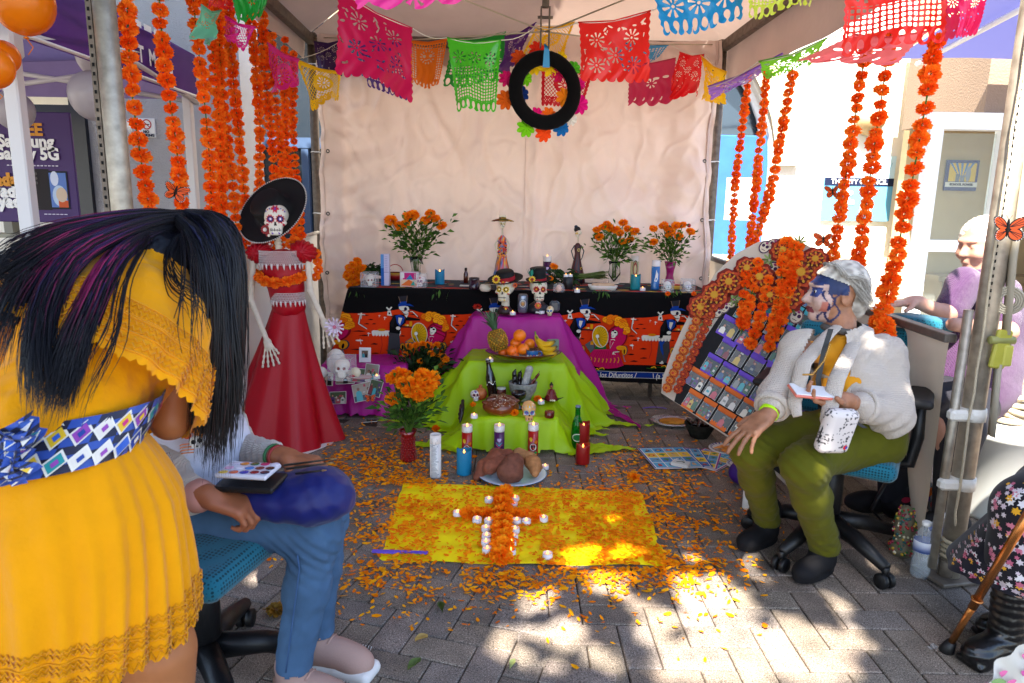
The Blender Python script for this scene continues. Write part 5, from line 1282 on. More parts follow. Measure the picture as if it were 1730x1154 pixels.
bouquet('flower_vase','bright pink vase of marigolds at the right end of the table',at(1131,474,.757),.17,h3,lambda o,b:clear_vase(o,b,[(.036,0),(.04,.01),(.026,.07),(.030,.11),(.045,.17)],PKG),340,.055,5,.034)
b4=G(690,778,0);ry=b4.y
h4=[PY(x,y,ry+dy)for x,y,dy in((664,638,0),(676,632,.02),(682,648,-.03),(693,660,-.06),(701,645,-.04),(714,634,0),(722,650,-.03),(664,674,-.02),(708,668,-.07),(728,640,.03),(690,637,.04),(716,662,-.02),(703,655,.0))]
RDG=mat('red_glass','#9c0f14',rough=.12,spec=.6,trans=.3,coat=.5)
def red_vase(o,b):
 g=MB();prof=[(.034,0),(.04,.008),(.036,.05),(.03,.10),(.036,.14),(.046,.165)]
 n=22
 vs=[];
 for i,(r,h)in enumerate(prof):
  for k in range(n):vs.append(b+V((r*cos(2*pi*k/n),r*sin(2*pi*k/n),h)))
 g.lathe([(0,0)]+prof+[(r-.004,h)for r,h in prof[::-1]]+[(0,.02)],b,22)
 for j in range(9):
  z=.015+.014*j;r=.040-.010*(j/8.)+(.004 if j>6 else 0)
  for k in range(14):a=2*pi*(k+.5*(j%2))/14;g.ball(b+V((r*cos(a),r*sin(a),z)),.0055,5,4)
 g.build('vase',RDG,o)
bouquet('flower_vase','hobnail red glass vase of big marigolds standing on the pavers',b4,.16,h4,red_vase,520,.06,6,.05)
b5=G(706,690,0);h5=[PY(x,y,b5.y+dy)for x,y,dy in((692,585,0),(703,583,0),(714,580,0),(723,583,0),(737,583,.03),(685,598,0),(738,598,.04),(710,610,-.05),(748,602,.02),(746,616,.02),(729,597,-.03),(700,592,.03),(752,606,.0))]
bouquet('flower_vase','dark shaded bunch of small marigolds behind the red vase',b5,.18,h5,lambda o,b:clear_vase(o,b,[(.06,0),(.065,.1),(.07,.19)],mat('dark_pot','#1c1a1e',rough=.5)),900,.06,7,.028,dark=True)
pc_=G(865,803,.012);o=thing('plate','oval blue rimmed plate holding the sweet potatoes','plate',pc_);g=MB()
g.lathe([(0,-.006),(.10,-.006),(.12,0),(.165,.012),(.17,.015),(.163,.016),(.12,.005),(0,.002)],pc_,36,xs=1.0,cols=['#2c6ca0','#2c6ca0','#3c80b8','#3c80b8','#2c6ca0','#dfe6ea','#b8d0dc','#b8d0dc']);g.build('dish',CER,o)
YAM=mat('yam_skin',None,rough=.7,spec=.25,var=.25,vscale=45,bump=.5,bscale=70,bdist=.004)
def yam(label,pts,rs_,col,res=.006,lumps=.006,sd_=0.):
 o=thing('sweet_potato',label,'sweet potato',V(pts[0]));b=Body(.03);b.chain(pts,rs_)
 b.build('tuber',YAM,o,res,disp=lambda P:lumps*nz3(P,38,sd_)+.0015*nz3(P,160,sd_),col=col);return o
P_=lambda x,y,Y:PY(x,y,Y)
Yp=pc_.y
yam('fat round brown sweet potato in front on the plate',[P_(862,795,Yp-.07),P_(868,783,Yp-.06)],[.065,.05],'#6e4232')
yam('long reddish sweet potato at the left of the plate',[P_(806,806,Yp-.05),P_(818,788,Yp-.02),P_(838,772,Yp+.03),P_(858,768,Yp+.06)],[.018,.03,.034,.028],'#7c4430',sd_=2)
yam('reddish sweet potato lying behind the fat one',[P_(828,788,Yp-.05),P_(846,780,Yp+.0)],[.035,.035],'#804834',sd_=3)
yam('pale tan sweet potato at the right of the plate',[P_(904,799,Yp-.07),P_(902,786,Yp-.02),P_(890,772,Yp+.04)],[.018,.034,.026],'#a87448',sd_=5)
yam('pointed tan sweet potato leaning over the right side',[P_(912,790,Yp-.02),P_(896,775,Yp+.03),P_(876,768,Yp+.06)],[.014,.03,.034],'#a4744a',sd_=7)
def glass_candle(p,label,body,r=.0285,h=.165,lit=True,prints=None,cat='candle',wax='#e0d4cc',group=None):
 o=thing('glass_candle',label,cat,p,group=group);g=MB()
 g.lathe([(0,0),(r,0),(r,.008),(r*.99,h*.8)],p,20,col=body);g.lathe([(r*.99,h*.8),(r,h*.82),(r,h),(r-.003,h),(r-.003,h*.82)],p,20,col=wax);g.build('glass',CER,o)
 g=MB();g.cyl(p+V((0,0,h*.78)),r-.004,h*.16,16,col=wax);g.build('wax',PA,o)
 if lit:f=MB();f.lathe([(.004,0),(.0055,.006),(.003,.014),(0,.021)],p+V((0,0,h*.95)),8);f.build('flame',FLM,o)
 if prints:
  def mp(x,y,l):
   a=-pi/2+x/r;return p+V(((r+.0006+l)*cos(a),(r+.0006+l)*sin(a),y))
  q=Print(mp,.0003,.0002);prints(q,h);q.build('label_print',o,MATS['gloss_print'])
 return o
def pr_red(q,h):
 q.rect(-.026,.01,.026,h*.76,'#b81a14');q.rect(-.026,h*.58,.026,h*.76,'#a81010').ell(0,h*.3,.020,.026,'#1a1014').ell(.0,h*.31,.017,.02,'#e8e0d4').ell(-.006,h*.33,.0055,.006,'#141014').ell(.006,h*.33,.0055,.006,'#141014').rect(-.008,h*.21,.008,h*.235,'#141014').ell(.015,h*.47,.01,.01,'#d86a1a').ell(-.012,h*.55,.008,.012,'#e0b020').ell(.014,h*.14,.008,.006,'#2c8c3c').line([(-.02,h*.05),(.02,h*.08)],.006,'#d8b020')
def pr_vio(q,h):
 q.rect(-.026,.01,.026,h*.78,'#4a1a50');q.ell(0,h*.56,.009,.009,'#d8b8d8').ell(-.005,h*.58,.006,.006,'#d8b8d8').ell(.005,h*.58,.006,.006,'#d8b8d8')
 q.line([(-.016,h*.48),(0,h*.38),(.016,h*.48)],.004,'#38b0b8').line([(-.016,h*.42),(0,h*.32),(.016,h*.42)],.004,'#e0487a').ell(0,h*.17,.017,.02,'#e0b020').ell(0,h*.17,.013,.016,'#d8d0c8').ell(-.005,h*.18,.004,.005,'#1a1014').ell(.005,h*.18,.004,.005,'#1a1014')
glass_candle(at(789,772,.004),'tall red glass candle with a painted skull, left of three before the lowest step','#a81812',prints=pr_red,r=.028,h=.175)
glass_candle(at(843,771,.004),'tall purple glass candle, middle of three before the lowest step','#4a1a50',prints=pr_vio,r=.028,h=.175)
glass_candle(at(900,769,.004),'tall red glass candle with a painted skull, right of three before the lowest step','#a81812',prints=pr_red,r=.028,h=.175)
p_=at(736,805,.004);
def pr_txt(q,h):
 q.rect(-.027,.004,.027,h-.003,'#d8d4d0')
 for k in range(32):q.rect(-.016,h*.93-k*.0063,-.016+random.uniform(.018,.034),h*.93-k*.0063-.0022*(1.6 if k in(0,6,18)else 1),'#6a6a70')
glass_candle(p_,'tall white candle wrapped in a printed text label, left of the altar on the floor','#d8d4d0',r=.0275,h=.215,lit=False,prints=pr_txt)
def led_pillar(p,label,m,r,h,name='pillar_candle',glow=True):
 o=thing(name,label,'candle',p);g=MB();prof=[]
 n=24;vs=[];
 for j,(rr_,hh)in enumerate(((0,0),(r*.96,0),(r,.004),(r,h*.96),(r*.97,h),(r*.86,h*.97),(r*.8,h*.88),(0,h*.86))):
  for k in range(n):a=2*pi*k/n;vs.append(p+V((rr_*cos(a),rr_*sin(a),hh+(.006*sin(a*2+1)+.003*sin(a*5)if hh>h*.9 else 0))))
 g.add(vs,[(i*n+k,i*n+(k+1)%n,(i+1)*n+(k+1)%n,(i+1)*n+k)for i in range(7)for k in range(n)],None,True);g.build('wax',m,o)
 f=MB();f.lathe([(.0035,0),(.005,.006),(.003,.012),(0,.018)],p+V((0,0,h*.86)),8);f.build('flame',FLM,o);return o
WAXR=mat('wax_red','#8c0c0c',rough=.35,spec=.5,sss=.1,bump=.2,bscale=80,bdist=.002)
led_pillar(at(784,800,.004),'sparkling blue candle on the floor before the altar, left of the plate',WAXB,.037,.125)
led_pillar(at(984,782,.012),'dark red pillar candle on the lime cloth, the nearer of two',WAXR,.036,.1)
led_pillar(at(989,768,.014)+V((-.005,.09,0)),'dark red pillar candle behind the green bottle, the farther of two',WAXR,.034,.15)
tealight(at(921,792,.006),'tea light on the floor right of the sweet potato plate')
def bottle(p,label,prof,m,capc,lean=(0,0),prints=None,capr=.0135,scale=1.,caph=None):
 o=thing('bottle',label,'bottle',p);h=prof[-1][1];ax_=V((lean[0],lean[1],1)).normalized();g=MB();g.lathe([(0,0)]+prof+[(0,h)],p,20,axis=ax_ if ax_.z<.9999 else(0,0,1));g.build('glass',m,o)
 g=MB();g.lathe([(0,h+.010),(capr*.9,h+.009),(capr,h+.004),(capr,h-.012),(0,h-.012)][::-1],p,16,axis=ax_ if ax_.z<.9999 else(0,0,1));g.build('cap',mat('cap_'+capc.strip('#'),capc,rough=.4,metal=.3),o)
 if prints:
  u,w_,_=basis(ax_)if ax_.z<.9999 else(V((1,0,0)),V((0,1,0)),0)
  def mp(x,y,l,prof=prof):
   for(r0,z0),(r1,z1)in zip(prof[:-1],prof[1:]):
    if z0<=y<=z1:r=r0+(r1-r0)*(y-z0)/max(z1-z0,1e-6);break
   else:r=prof[0][0]
   fx,fy=V((0,-1,0)).dot(u),V((0,-1,0)).dot(w_);a0=atan2(fy,fx);a=a0+x/.03
   return p+ax_*y+(u*cos(a)+w_*sin(a))*(r+.0008+l)
  q=Print(mp,.0003,.0003);prints(q);q.build('label_print',o,MATS['gloss_print'])
 return o
BEER=[(.028,0),(.031,.004),(.031,.13),(.029,.145),(.015,.185),(.0135,.225),(.0145,.228),(.0145,.235)]
def pr_g(q):
 q.rect(-.045,.045,.045,.098,'#1c7a3a').ell(0,.072,.03,.022,'#d8d4c0',n=18).ell(0,.072,.025,.017,'#1a6a30',n=18).rect(-.022,.066,.022,.076,'#e0d8c0').rect(-.03,.168,.03,.183,'#1c7a3a')
bottle(at(974,758,.012),'green glass beer bottle standing on the lime cloth at the right of the altar',BEER,mat('green_glass','#0a7a1c',rough=.05,spec=.6,trans=.55,ior=1.3),'#7c86a8',prints=pr_g)
# things on the lowest step (z = .2)
z1=.208
def pr_c(q):
 q.rect(-.06,.075,.06,.125,'#c81414').line([(-.03,.09),(-.01,.11),(.01,.09),(.03,.108)],.005,'#e8e4dc').line([(-.03,.088),(.03,.092)],.003,'#e8e4dc')
COLA=[(.027,0),(.029,.006),(.027,.03),(.025,.05),(.029,.085),(.029,.12),(.021,.16),(.013,.195),(.0125,.22),(.014,.224),(.014,.232)]
bottle(at(834,663,z1),'dark cola bottle with a red label leaning against the middle step',COLA,mat('cola_glass','#140806',rough=.06,spec=.6,coat=.5),'#a8a8a4',lean=(-.16,.1),prints=pr_c)
def jar(p,label,r,h,body,lid,prints=None,name='jar',cat='jar',m=None):
 o=thing(name,label,cat,p);g=MB();g.lathe([(0,0),(r*.93,0),(r,.006),(r,h*.82),(r*.9,h*.9)],p,20,col=body);g.build('glass',m or CER,o)
 g=MB();g.lathe([(r*.92,h*.86),(r*.95,h*.88),(r*.95,h),(0,h)],p,20,col=lid);g.build('lid',CER,o)
 if prints:
  q=Print(lambda x,y,l:p+V(((r+.0006+l)*sin(x/r),-(r+.0006+l)*cos(x/r),y)),.0003,.0003);prints(q);q.build('label_print',o,MATS['gloss_print'])
 return o
def pr_j(q):q.rect(-.026,.008,.026,.048,'#8c1a14').rect(-.02,.022,.02,.034,'#d8c890').rect(-.014,.01,.014,.018,'#d8c890')
jar(at(847,667,z1),'short jar with a dark red label and silver lid beside the cola bottle',.027,.075,'#5a2418','#c8c4bc',pr_j)
o=thing('pomegranate','red pomegranate on the lowest step, left of the cola bottle','pomegranate',at(812,664,z1));b=Body(.01);c=at(812,664,z1)+V((0,0,.034));b.ell(c,.037);b.cap(c+V((0,0,.03)),c+V((0,-.01,.046)),.008,.011)
b.build('fruit',mat('pomegranate',None,rough=.4,spec=.4,var=.25,vscale=40),o,.004,colf=lambda P:mixc(lin('#a8281c'),lin('#c8803c'),.5+.8*nz3(P,30,1)))
o=thing('bread_of_the_dead','large round glossy brown loaf with sugar on the lowest step','loaf',at(845,700,z1));c=at(846,699,z1)+V((0,0.02,.03));b=Body(.02)
b.ell(c+V((0,0,.005)),(.098,.082,.05));b.ell(c+V((0,-.01,.052)),(.03,.026,.02),k=.012)
for k in range(6):
 a=k*pi/3+.3
 for j in range(4):t=.3+j*.19;b.ell(c+V((cos(a)*.1*t,sin(a)*.085*t,.055*sqrt(max(0,1-t*t))+.004)),(.014+.005*(j%2),.012+.005*(j%2),.012),k=.009)
def breadc(P):
 h=np.clip((P[:,2]-c.z)/.06,-1,1);base=mixc(lin('#8a4414'),lin('#5a2408'),(h+1)/2);sp=nz3(P,420,3)+nz3(P,260,9)
 return np.where(((sp>.85)&(h>.35)&(np.abs(P[:,0]-c.x)<.05))[:,None],lin('#e8dcc0'),base)
b.build('loaf',mat('crust',None,rough=.3,spec=.5,coat=.35,var=.15,vscale=30,bump=.2,bscale=60,bdist=.003),o,.0035,disp=lambda P:.002*nz3(P,60,2),colf=breadc)
def skull(p,s,yaw,label,deco='plain',parent=None,base='#ddd2bd',res=None,name='sugar_skull',tilt=0.):
 """p: resting point; s: height in metres; looks to -Y before yaw"""
 o=parent or thing(name,label,'skull',p);Mz=Matrix.Rotation(yaw,3,'Z')@Matrix.Rotation(tilt,3,'X');T=lambda x,y,z:V(p)+Mz@V((x*s,y*s,z*s));A=np.array(Mz)
 b=Body(.06*s)
 b.ell(T(0,.08,.62),(.38*s,.45*s,.37*s),A);b.ell(T(0,-.18,.45),(.29*s,.22*s,.26*s),A);b.box(T(0,-.17,.18),(.2*s,.2*s,.17*s),A,rd=.09*s)
 for sg in(-1,1):b.ell(T(sg*.24,-.26,.40),(.10*s,.10*s,.08*s),A)
 for sg in(-1,1):b.ell(T(sg*.145,-.42,.52),(.095*s,.12*s,.095*s),A,k=.03*s,op='s')
 b.cap(T(0,-.42,.42),T(0,-.40,.34),.02*s,.05*s,k=.02*s,op='s')
 inv=A.T;cen=np.array(V(p));rs2=np.random.default_rng(int(s*1e4)%97)
 def cf(P):
  q=(P-cen)@A/s;c=np.tile(np.array(lin(base)),(len(P),1));x,y,z=q[:,0],q[:,1],q[:,2];fr=y<.05
  def paint(m,col):c[m&fr]=lin(col)
  if deco=='plain':
   for sg in(-1,1):paint(np.hypot(x-sg*.145,z-.52)<.085,'#7a1418')
   return c
  pal={'bust':('#141014','#e0b418','#c8281c'),'bust2':('#141014','#c8281c','#3a6a2c'),'catrina':('#181018','#6a3c9c','#b81a3c'),'pastel':('#5a4a8c','#5ab0c0','#d8a03c'),'teal':('#e8e4dc','#2c9aa8','#2c9aa8'),'blue':('#e8e4dc','#3a6ac0','#3a6ac0'),'mini':('#1c1418','#c82c3c','#2c4ca0')}[deco]
  for sg in(-1,1):
   r=np.hypot(x-sg*.145,z-.52);a=np.arctan2(z-.52,x-sg*.145)
   paint(r<.125+.018*np.cos(a*10),pal[1]if deco!='catrina' else '#b81a3c');paint(r<.095,pal[0]);
   if deco in('bust','catrina','bust2'):paint(r<.062+.02*np.cos(a*6),pal[1]);paint(r<.03,'#f0e8dc' if deco!='bust2' else '#e0b418')
  paint((np.abs(x)<.045-(z-.34)*.25)&(z>.32)&(z<.44)&(y<-.3),'#141014')
  paint((np.abs(z-.185)<.008)&(np.abs(x)<.17)&(y<-.25),'#2a1c18')
  for k in range(-4,5):paint((np.abs(x-k*.038)<.006)&(np.abs(z-.185)<.05)&(y<-.22),'#3a2c28')
  if deco in('bust','catrina','pastel','bust2','mini'):
   r=np.hypot(x,z-.82);a=np.arctan2(z-.82,x);paint((r<.1+.03*np.cos(a*6))&(r>.03),pal[2]);paint(r<.03,pal[1])
   for k in range(9):t=-1.1+k*.275;paint(np.hypot(x-.31*sin(t),z-.66-.2*cos(t))<.022,pal[k%2+1])
   for sg in(-1,1):paint(np.hypot(x-sg*.24,z-.34)<.04,pal[2]);paint(np.hypot(x-sg*.1,z-.08)<.03,pal[1])
  return c
 b.build('skull',BONE if deco in('bust','catrina','bust2')else CER if deco=='pastel' else BONE,o,res or s/34.,colf=cf)
 return o
skull(at(803,678,z1),.065,.3,'mini sugar skull with red painted eyes at the left of the loaf','mini',base='#e4ded2',tilt=-.3)
skull(at(893,708,z1),.1,.05,'peach ceramic skull with blue flowers on the lowest step, right of the loaf','pastel',base='#d8a468',tilt=.15)
tealight(at(801,706,z1),'tea light on the lowest step, left of the loaf');tealight(at(914,682,z1),'tea light on the lowest step, right of the peach skull')
for k,(px,py,lb)in enumerate(((869,697,'marigold head between the loaf and the peach skull'),(862,675,'marigold head behind the loaf'),(908,673,'marigold head behind the peach skull'),(799,683,'small marigold head left of the loaf'),(791,660,'tiny marigold head on the lime cloth fold at the left'))):
 q=at(px,py,z1+.02)if k<4 else PY(px,py,3.95);o=thing('marigold_bloom',lb,'flower',q);me=random.choice(BIGM);link_mesh('flower',me,o,(0,0,0),(random.uniform(-.4,.4),random.uniform(-.3,.3),k),.5 if k<3 else.34)
for k,(px,py,lb)in enumerate(((858,826,'loose marigold head at the top of the yellow cloth'),(1072,806,'loose marigold head among the petals near the game boards'),(737,724,'loose marigold head by the left foot of the lime cloth'))):
 q=G(px,py,.02);o=thing('marigold_bloom',lb,'flower',q);link_mesh('flower',BIGM[k],o,(0,0,0),(.4,.3,k),.55)
STONE=mat('lava_stone',None,rough=.95,spec=.15,var=.3,vscale=60,bump=.9,bscale=150,bdist=.004)
mc=at(883,672,z1);o=thing('stone_mortar','grey stone mortar with its pestle on the lowest step','mortar',mc);g=MB()
g.lathe([(0,.0),(.045,0),(.05,.02),(.075,.06),(.082,.10),(.083,.108),(.074,.109),(.066,.07),(.04,.04),(0,.035)],mc,28,col='#8c8a84');g.build('bowl',STONE,o)
b=Body(.01);b.cap(mc+V((.0,.0,.06)),mc+V((.035,-.01,.185)),.02,.022);b.build('pestle',STONE,o,.005,col='#a8a6a0')
CHI=mat('dried_chilli',None,rough=.25,spec=.5,bump=.8,bscale=60,bdist=.006,coat=.3)
for k,(a,bb,r,c,lb)in enumerate(((V((-.045,-.02,.08)),V((-.05,-.02,.165)),.02,'#140a0a','black wrinkled chilli standing in the stone mortar, left of the pestle'),(V((-.025,.02,.08)),V((-.018,.02,.15)),.018,'#180c0c','black chilli behind the other in the stone mortar'),(V((.04,-.02,.09)),V((.085,-.02,.155)),.011,'#5a1410','thin red dried chilli poking out right of the pestle'))):
 t=thing('dried_chilli',lb,'chilli',mc+a);q=Body(.008);q.cap(mc+a,mc+bb,r,r*.7);q.cap(mc+bb,mc+bb+V((.008,0,.022)),.004,.003);q.build('pod',CHI,t,.0035,disp=lambda P:.003*nz3(P,110,1),col=c)
gp=at(876,690,z1);o=thing('goblet','black glazed clay goblet before the stone mortar','goblet',gp);g=MB();g.lathe([(0,0),(.028,0),(.03,.006),(.012,.014),(.011,.035),(.016,.045),(.036,.062),(.042,.085),(.041,.096),(.036,.096),(.03,.066),(0,.05)],gp,24,col='#141112');g.build('cup',CER,o)
dp=at(931,672,z1);o=thing('clay_doll','little clay woman in a dark red dress seated on a green leaf','figurine',dp);g=MB();g.lathe([(.04,.006),(.036,.02),(.02,.05),(.017,.062),(.008,.07)],dp,16,col='#6c0f18');g.build('dress',PA,o)
g=MB();g.ball(dp+V((0,0,.085)),(.011,.011,.013),10,8,'#8a5034');g.ball(dp+V((0,.002,.094)),(.0115,.0115,.008),10,6,'#140c0a');g.ball(dp+V((0,.004,.103)),.006,8,6,'#140c0a');g.build('head',PA,o)
for sg in(-1,1):g=MB();g.tube([dp+V((sg*.013,-.004,.066)),dp+V((sg*.024,-.016,.045)),dp+V((sg*.01,-.026,.034))],[.005,.0045,.003],6,'#8a5034');g.build('arm',PA,o)
for k in range(3):a=k*2.1+.3;g=MB();g.ball(dp+V((-.005+.011*k,-.04,.012)),.006,8,5,'#e0d8b8');g.build('daisy',PA,o)
g=MB();g.grid(lambda u,v:dp+V(((u-.5)*.14,(v-.5)*.075*sin(pi*min(.97,max(.03,u))),.006+.014*(2*u-1)**2)),10,4,col='#1c3c1c');g.build('leaf',PA,o)
kp=at(928,705,z1);jar(kp,'small dark red clay pot at the right end of the lowest step',.026,.034,'#5a130e','#7a2a20',name='clay_pot',cat='pot')
g=MB();
def seedpod(p0,p1,r,lb,col):
 o=thing('dried_pod',lb,'dried pod',p0);q=Body(.006);n=5
 for k in range(n):a=V(p0).lerp(p1,k/n);b_=V(p0).lerp(p1,(k+1)/n);q.cap(a,b_,r*sin(pi*(k+.4)/(n+.6))+.002,r*sin(pi*(k+1.2)/(n+1.4))+.002)
 q.build('pod',CHI,o,.004,disp=lambda P:.003*nz3(P,100,1),col=col)
seedpod(PY(777,714,3.72),PY(782,678,3.8),.014,'dark dried chilli hanging on the lime cloth at the left','#2a1a14');seedpod(PY(796,628,4.0),PY(815,602,4.1),.008,'thin dried pod lying on the lime cloth left of the bowl','#4a3a26')
# middle step: wooden bowl of fruit
z2=.418;bc=at(884,607,z2);o=thing('fruit_bowl','long shallow brown clay bowl of fruit on the middle step','bowl',bc);g=MB()
g.lathe([(0,0),(.07,.002),(.12,.018),(.148,.045),(.152,.05),(.144,.05),(.11,.026),(0,.012)],bc,40,xs=1.48,cols=['#2c1208','#2c1208','#4a2008','#6a2c0c','#3a1608','#7a3a14','#5a2a10','#4a2410']);g.build('bowl',mat('glazed_clay',None,rough=.2,spec=.5,coat=.5,var=.35,vscale=18),o)
FR=mat('orange_skin',None,rough=.38,spec=.45,bump=.4,bscale=350,bdist=.0015,var=.08,vscale=20)
for k,(px,py,dy,r,c,lb)in enumerate(((878,567,.0,.038,'#f07a08','highest orange in the bowl'),(866,593,-.05,.036,'#ee6a0a','front left orange in the bowl, beside the pineapple'),(884,590,-.05,.035,'#f07a10','orange left of the blue mug'),(871,580,.03,.034,'#e8700a','orange behind the front two'),(850,596,.0,.03,'#e06008','orange half hidden beside the pineapple foot'),(869,601,-.07,.028,'#d85c0a','lowest orange at the rim of the bowl'),(895,581,.05,.033,'#e8780c','orange behind the blue mug'))):
 q=PY(px,py,bc.y+dy);o=thing('orange',lb,'orange',q,group='oranges in the bowl');g=MB();g.ball(q,(r,r,r*.95),20,14,c);g.build('fruit',FR,o);g=MB();g.cyl(q+V((.006,-r*.5,r*.80)),.003,.003,6,col='#4a5a20');g.build('navel',PA,o)
BAN=mat('banana_skin',None,rough=.45,spec=.35,var=.08,vscale=30)
def banana(P0,P1,P2,r,lb):
 o=thing('banana',lb,'banana',P0,group='bananas in the bowl');P=[V(P0)*(1-t)**2+V(P1)*2*t*(1-t)+V(P2)*t*t for t in[k/12 for k in range(13)]];rr=[r*(.28 if k==0 else.34 if k==1 else min(1,.62+.13*(k-1))if k<5 else 1-max(0,k-9)*.2 if k<12 else.3)for k in range(13)]
 cl=['#6a7a1c','#7a8a20']+['#d8a814']*9+['#b8901a','#3a2a14'];g=MB();g.tube(P,rr,6,cols=cl);g.build('fruit',BAN,o)
by=bc.y-.02
banana(PY(906,568,by+.03),PY(916,592,by),PY(938,576,by-.03),.019,'banana lying highest at the right of the bowl')
banana(PY(908,570,by+.04),PY(918,603,by-.03),PY(941,585,by-.06),.019,'banana lying in the middle of the hand')
banana(PY(910,574,by+.04),PY(922,612,by-.04),PY(942,594,by-.07),.018,'banana lying lowest over the rim of the bowl')
banana(PY(904,560,by+.05),PY(908,588,by+.05),PY(930,600,by+.03),.017,'banana standing upright behind the others')
mp_=PY(899,605,bc.y-.08);mp_.z=bc.z+.022;o=thing('painted_mug','blue painted clay mug standing in the fruit bowl','mug',mp_);g=MB();g.lathe([(0,0),(.03,0),(.036,.02),(.034,.045),(.038,.055),(.034,.055),(.03,.03),(0,.01)],mp_,24,cols=['#123a6c','#123a6c','#1c4f8c','#2a6aa0','#3a1c10','#3a1c10','#2a140c','#2a140c']);g.build('cup',CER,o)
q=Print(lambda x,y,l:mp_+V(((.0372+l)*sin(x/.036),-(.0372+l)*cos(x/.036),y)),.0004,.0003)
for k in range(6):q.ell(-.045+.018*k,.022,.007,.007,['#c83c4c','#e0d8c8','#d8a020'][k%3],n=8)
q.rect(-.06,.038,.06,.042,'#8ab8d8');q.build('painted_flowers',o,MATS['gloss_print'])
g=MB();g.torus(mp_+V((.042,0,.03)),.014,.004,(0,1,0),14,6,'#1c4f8c');g.build('handle',CER,o)
tealight(at(828,611,z2),'tea light on the middle step, left of the bowl')
g=MB();q=PY(934,583,bc.y+.12);o=thing('paper_box','pale green folded box behind the bananas','box',q);g.box(q,(.07,.03,.07),bev=.003,col='#7c8c78',rot=.3);g.build('carton',MATS['print'],o)
pp=PY(842,588,bc.y+.01);pa=PY(838,556,bc.y+.02);o=thing('pineapple','whole pineapple with its crown leaning in the left of the bowl','pineapple',pp)
ax1=(PY(834,552,bc.y+.02)-PY(845,590,bc.y)).normalized();u,w_,_=basis(ax1);pb=PY(846,592,bc.y);g=MB();g.lathe([(0,0),(.035,.004),(.052,.03),(.056,.065),(.05,.1),(.035,.125),(0,.13)],pb,24,axis=ax1,col='#6a4a14');g.build('fruit',mat('pineapple_skin',None,rough=.6,spec=.3),o)
g=MB()
def prof_r(h):return np.interp(h,[0,.004,.03,.065,.1,.125],[.02,.035,.052,.056,.05,.033])
for i in range(11):
 h=.006+i*.0112
 for k in range(15):
  a=2*pi*(k+.5*(i%2))/15;d=u*cos(a)+w_*sin(a);r=float(prof_r(h));c=pb+ax1*h+d*r;t=ax1.cross(d);s=.0082*(.6+r/.1)
  tip=c+d*.0065;g.add([c-t*s,c-ax1*s*.9,c+t*s,c+ax1*s*.9,tip],[(0,1,4),(1,2,4),(2,3,4),(3,0,4)],random.choice(['#b8821a','#a07018','#c89428','#8a7420']),False)
  g.add([tip,tip+t*.0015,tip+ax1*.006+d*.002],[(0,1,2)],'#3a2a14')
e_=g.build('eyes',mat('pineapple_eye',None,rough=.55,spec=.35),o);e_['kind']='stuff'
ct=pb+ax1*.125;LFM=mat('pineapple_leaf',None,rough=.5,spec=.4,transl=.1)
for k in range(44):
 a=k*2.4;lay=k/44.;d=u*cos(a)+w_*sin(a);L=.05+.085*(1-abs(lay-.45)*1.2);ou=1.1*(1-lay)+.12;g=MB();P=[]
 for j in range(6):
  t=j/5.;c=ct+ax1*(lay*.03+L*t*(1-.25*ou*t))+d*(.012*(1-lay)+ou*L*.62*t**1.5);wd=.0095*(1-t)**.7+.0005;s=ax1.cross(d).normalized();P+=[c-s*wd,c+s*wd]
 g.add(P,[(2*j,2*j+1,2*j+3,2*j+2)for j in range(5)],random.choice(['#4a6a4a','#5a7a58','#3c5a3c','#6a8a6a']),True);g.build('leaf',LFM,o)
q=PY(806,518,4.35);o=thing('red_flower','small red silk flower beside the pineapple crown','flower',q);link_mesh('flower',pompom(20,.03,5,['#b82418','#d8402c'],.6).mesh('flower',OR_P),o,(0,0,0));g=MB();g.tube([q,q+V((.05,0,-.06)),q+V((.09,0,-.12))],.003,5,'#3a5a2a');g.build('stem',STEM,o)
# top step: two skull busts, can, tea lights
z3=.622
def hat(o,c,r,h,m,tilt,crown_r,band=None,brimdrop=.12,name='hat',flat=False):
 M=tilt;g=MB();prof=[(0,h),(crown_r*.8,h*1.0),(crown_r*(.95 if not flat else 1.05),h*(.85 if not flat else.98)),(crown_r,0),(r*.6,-.0),(r*.92,r*brimdrop*.5),(r,r*brimdrop),(r*.99,r*brimdrop-.004),(r*.6,-.006),(0,-.006)]
 if flat:prof=[(0,h),(crown_r*1.08,h),(crown_r*.98,h*.5),(crown_r,0),(r*.7,-.004),(r,r*brimdrop),(r*.98,r*brimdrop-.005),(crown_r,-.01),(0,-.01)]
 u,w_,a=M.col[0],M.col[1],M.col[2];n=36;vs=[V(c)+(u*cos(2*pi*k/n)+w_*sin(2*pi*k/n))*rr+a*hh for rr,hh in prof for k in range(n)]
 g.add(vs,[(i*n+k,i*n+(k+1)%n,(i+1)*n+(k+1)%n,(i+1)*n+k)for i in range(len(prof)-1)for k in range(n)],None,True);ho=g.build(name,m,o)
 if band:g=MB();vs=[V(c)+(u*cos(2*pi*k/n)+w_*sin(2*pi*k/n))*(crown_r*1.03)+a*hh for hh in(.002,.028 if not flat else.02)for k in range(n)];g.add(vs,[(k,(k+1)%n,n+(k+1)%n,n+k)for k in range(n)],None,True);g.build('hat_band',band,ho)
 return ho
BLKH=mat('black_hat','#0c0b0d',rough=.7,spec=.3);REDB=mat('red_band','#a01824',rough=.6)
def tilt_m(yaw,pitch,roll):return Matrix.Rotation(yaw,3,'Z')@Matrix.Rotation(pitch,3,'X')@Matrix.Rotation(roll,3,'Y')
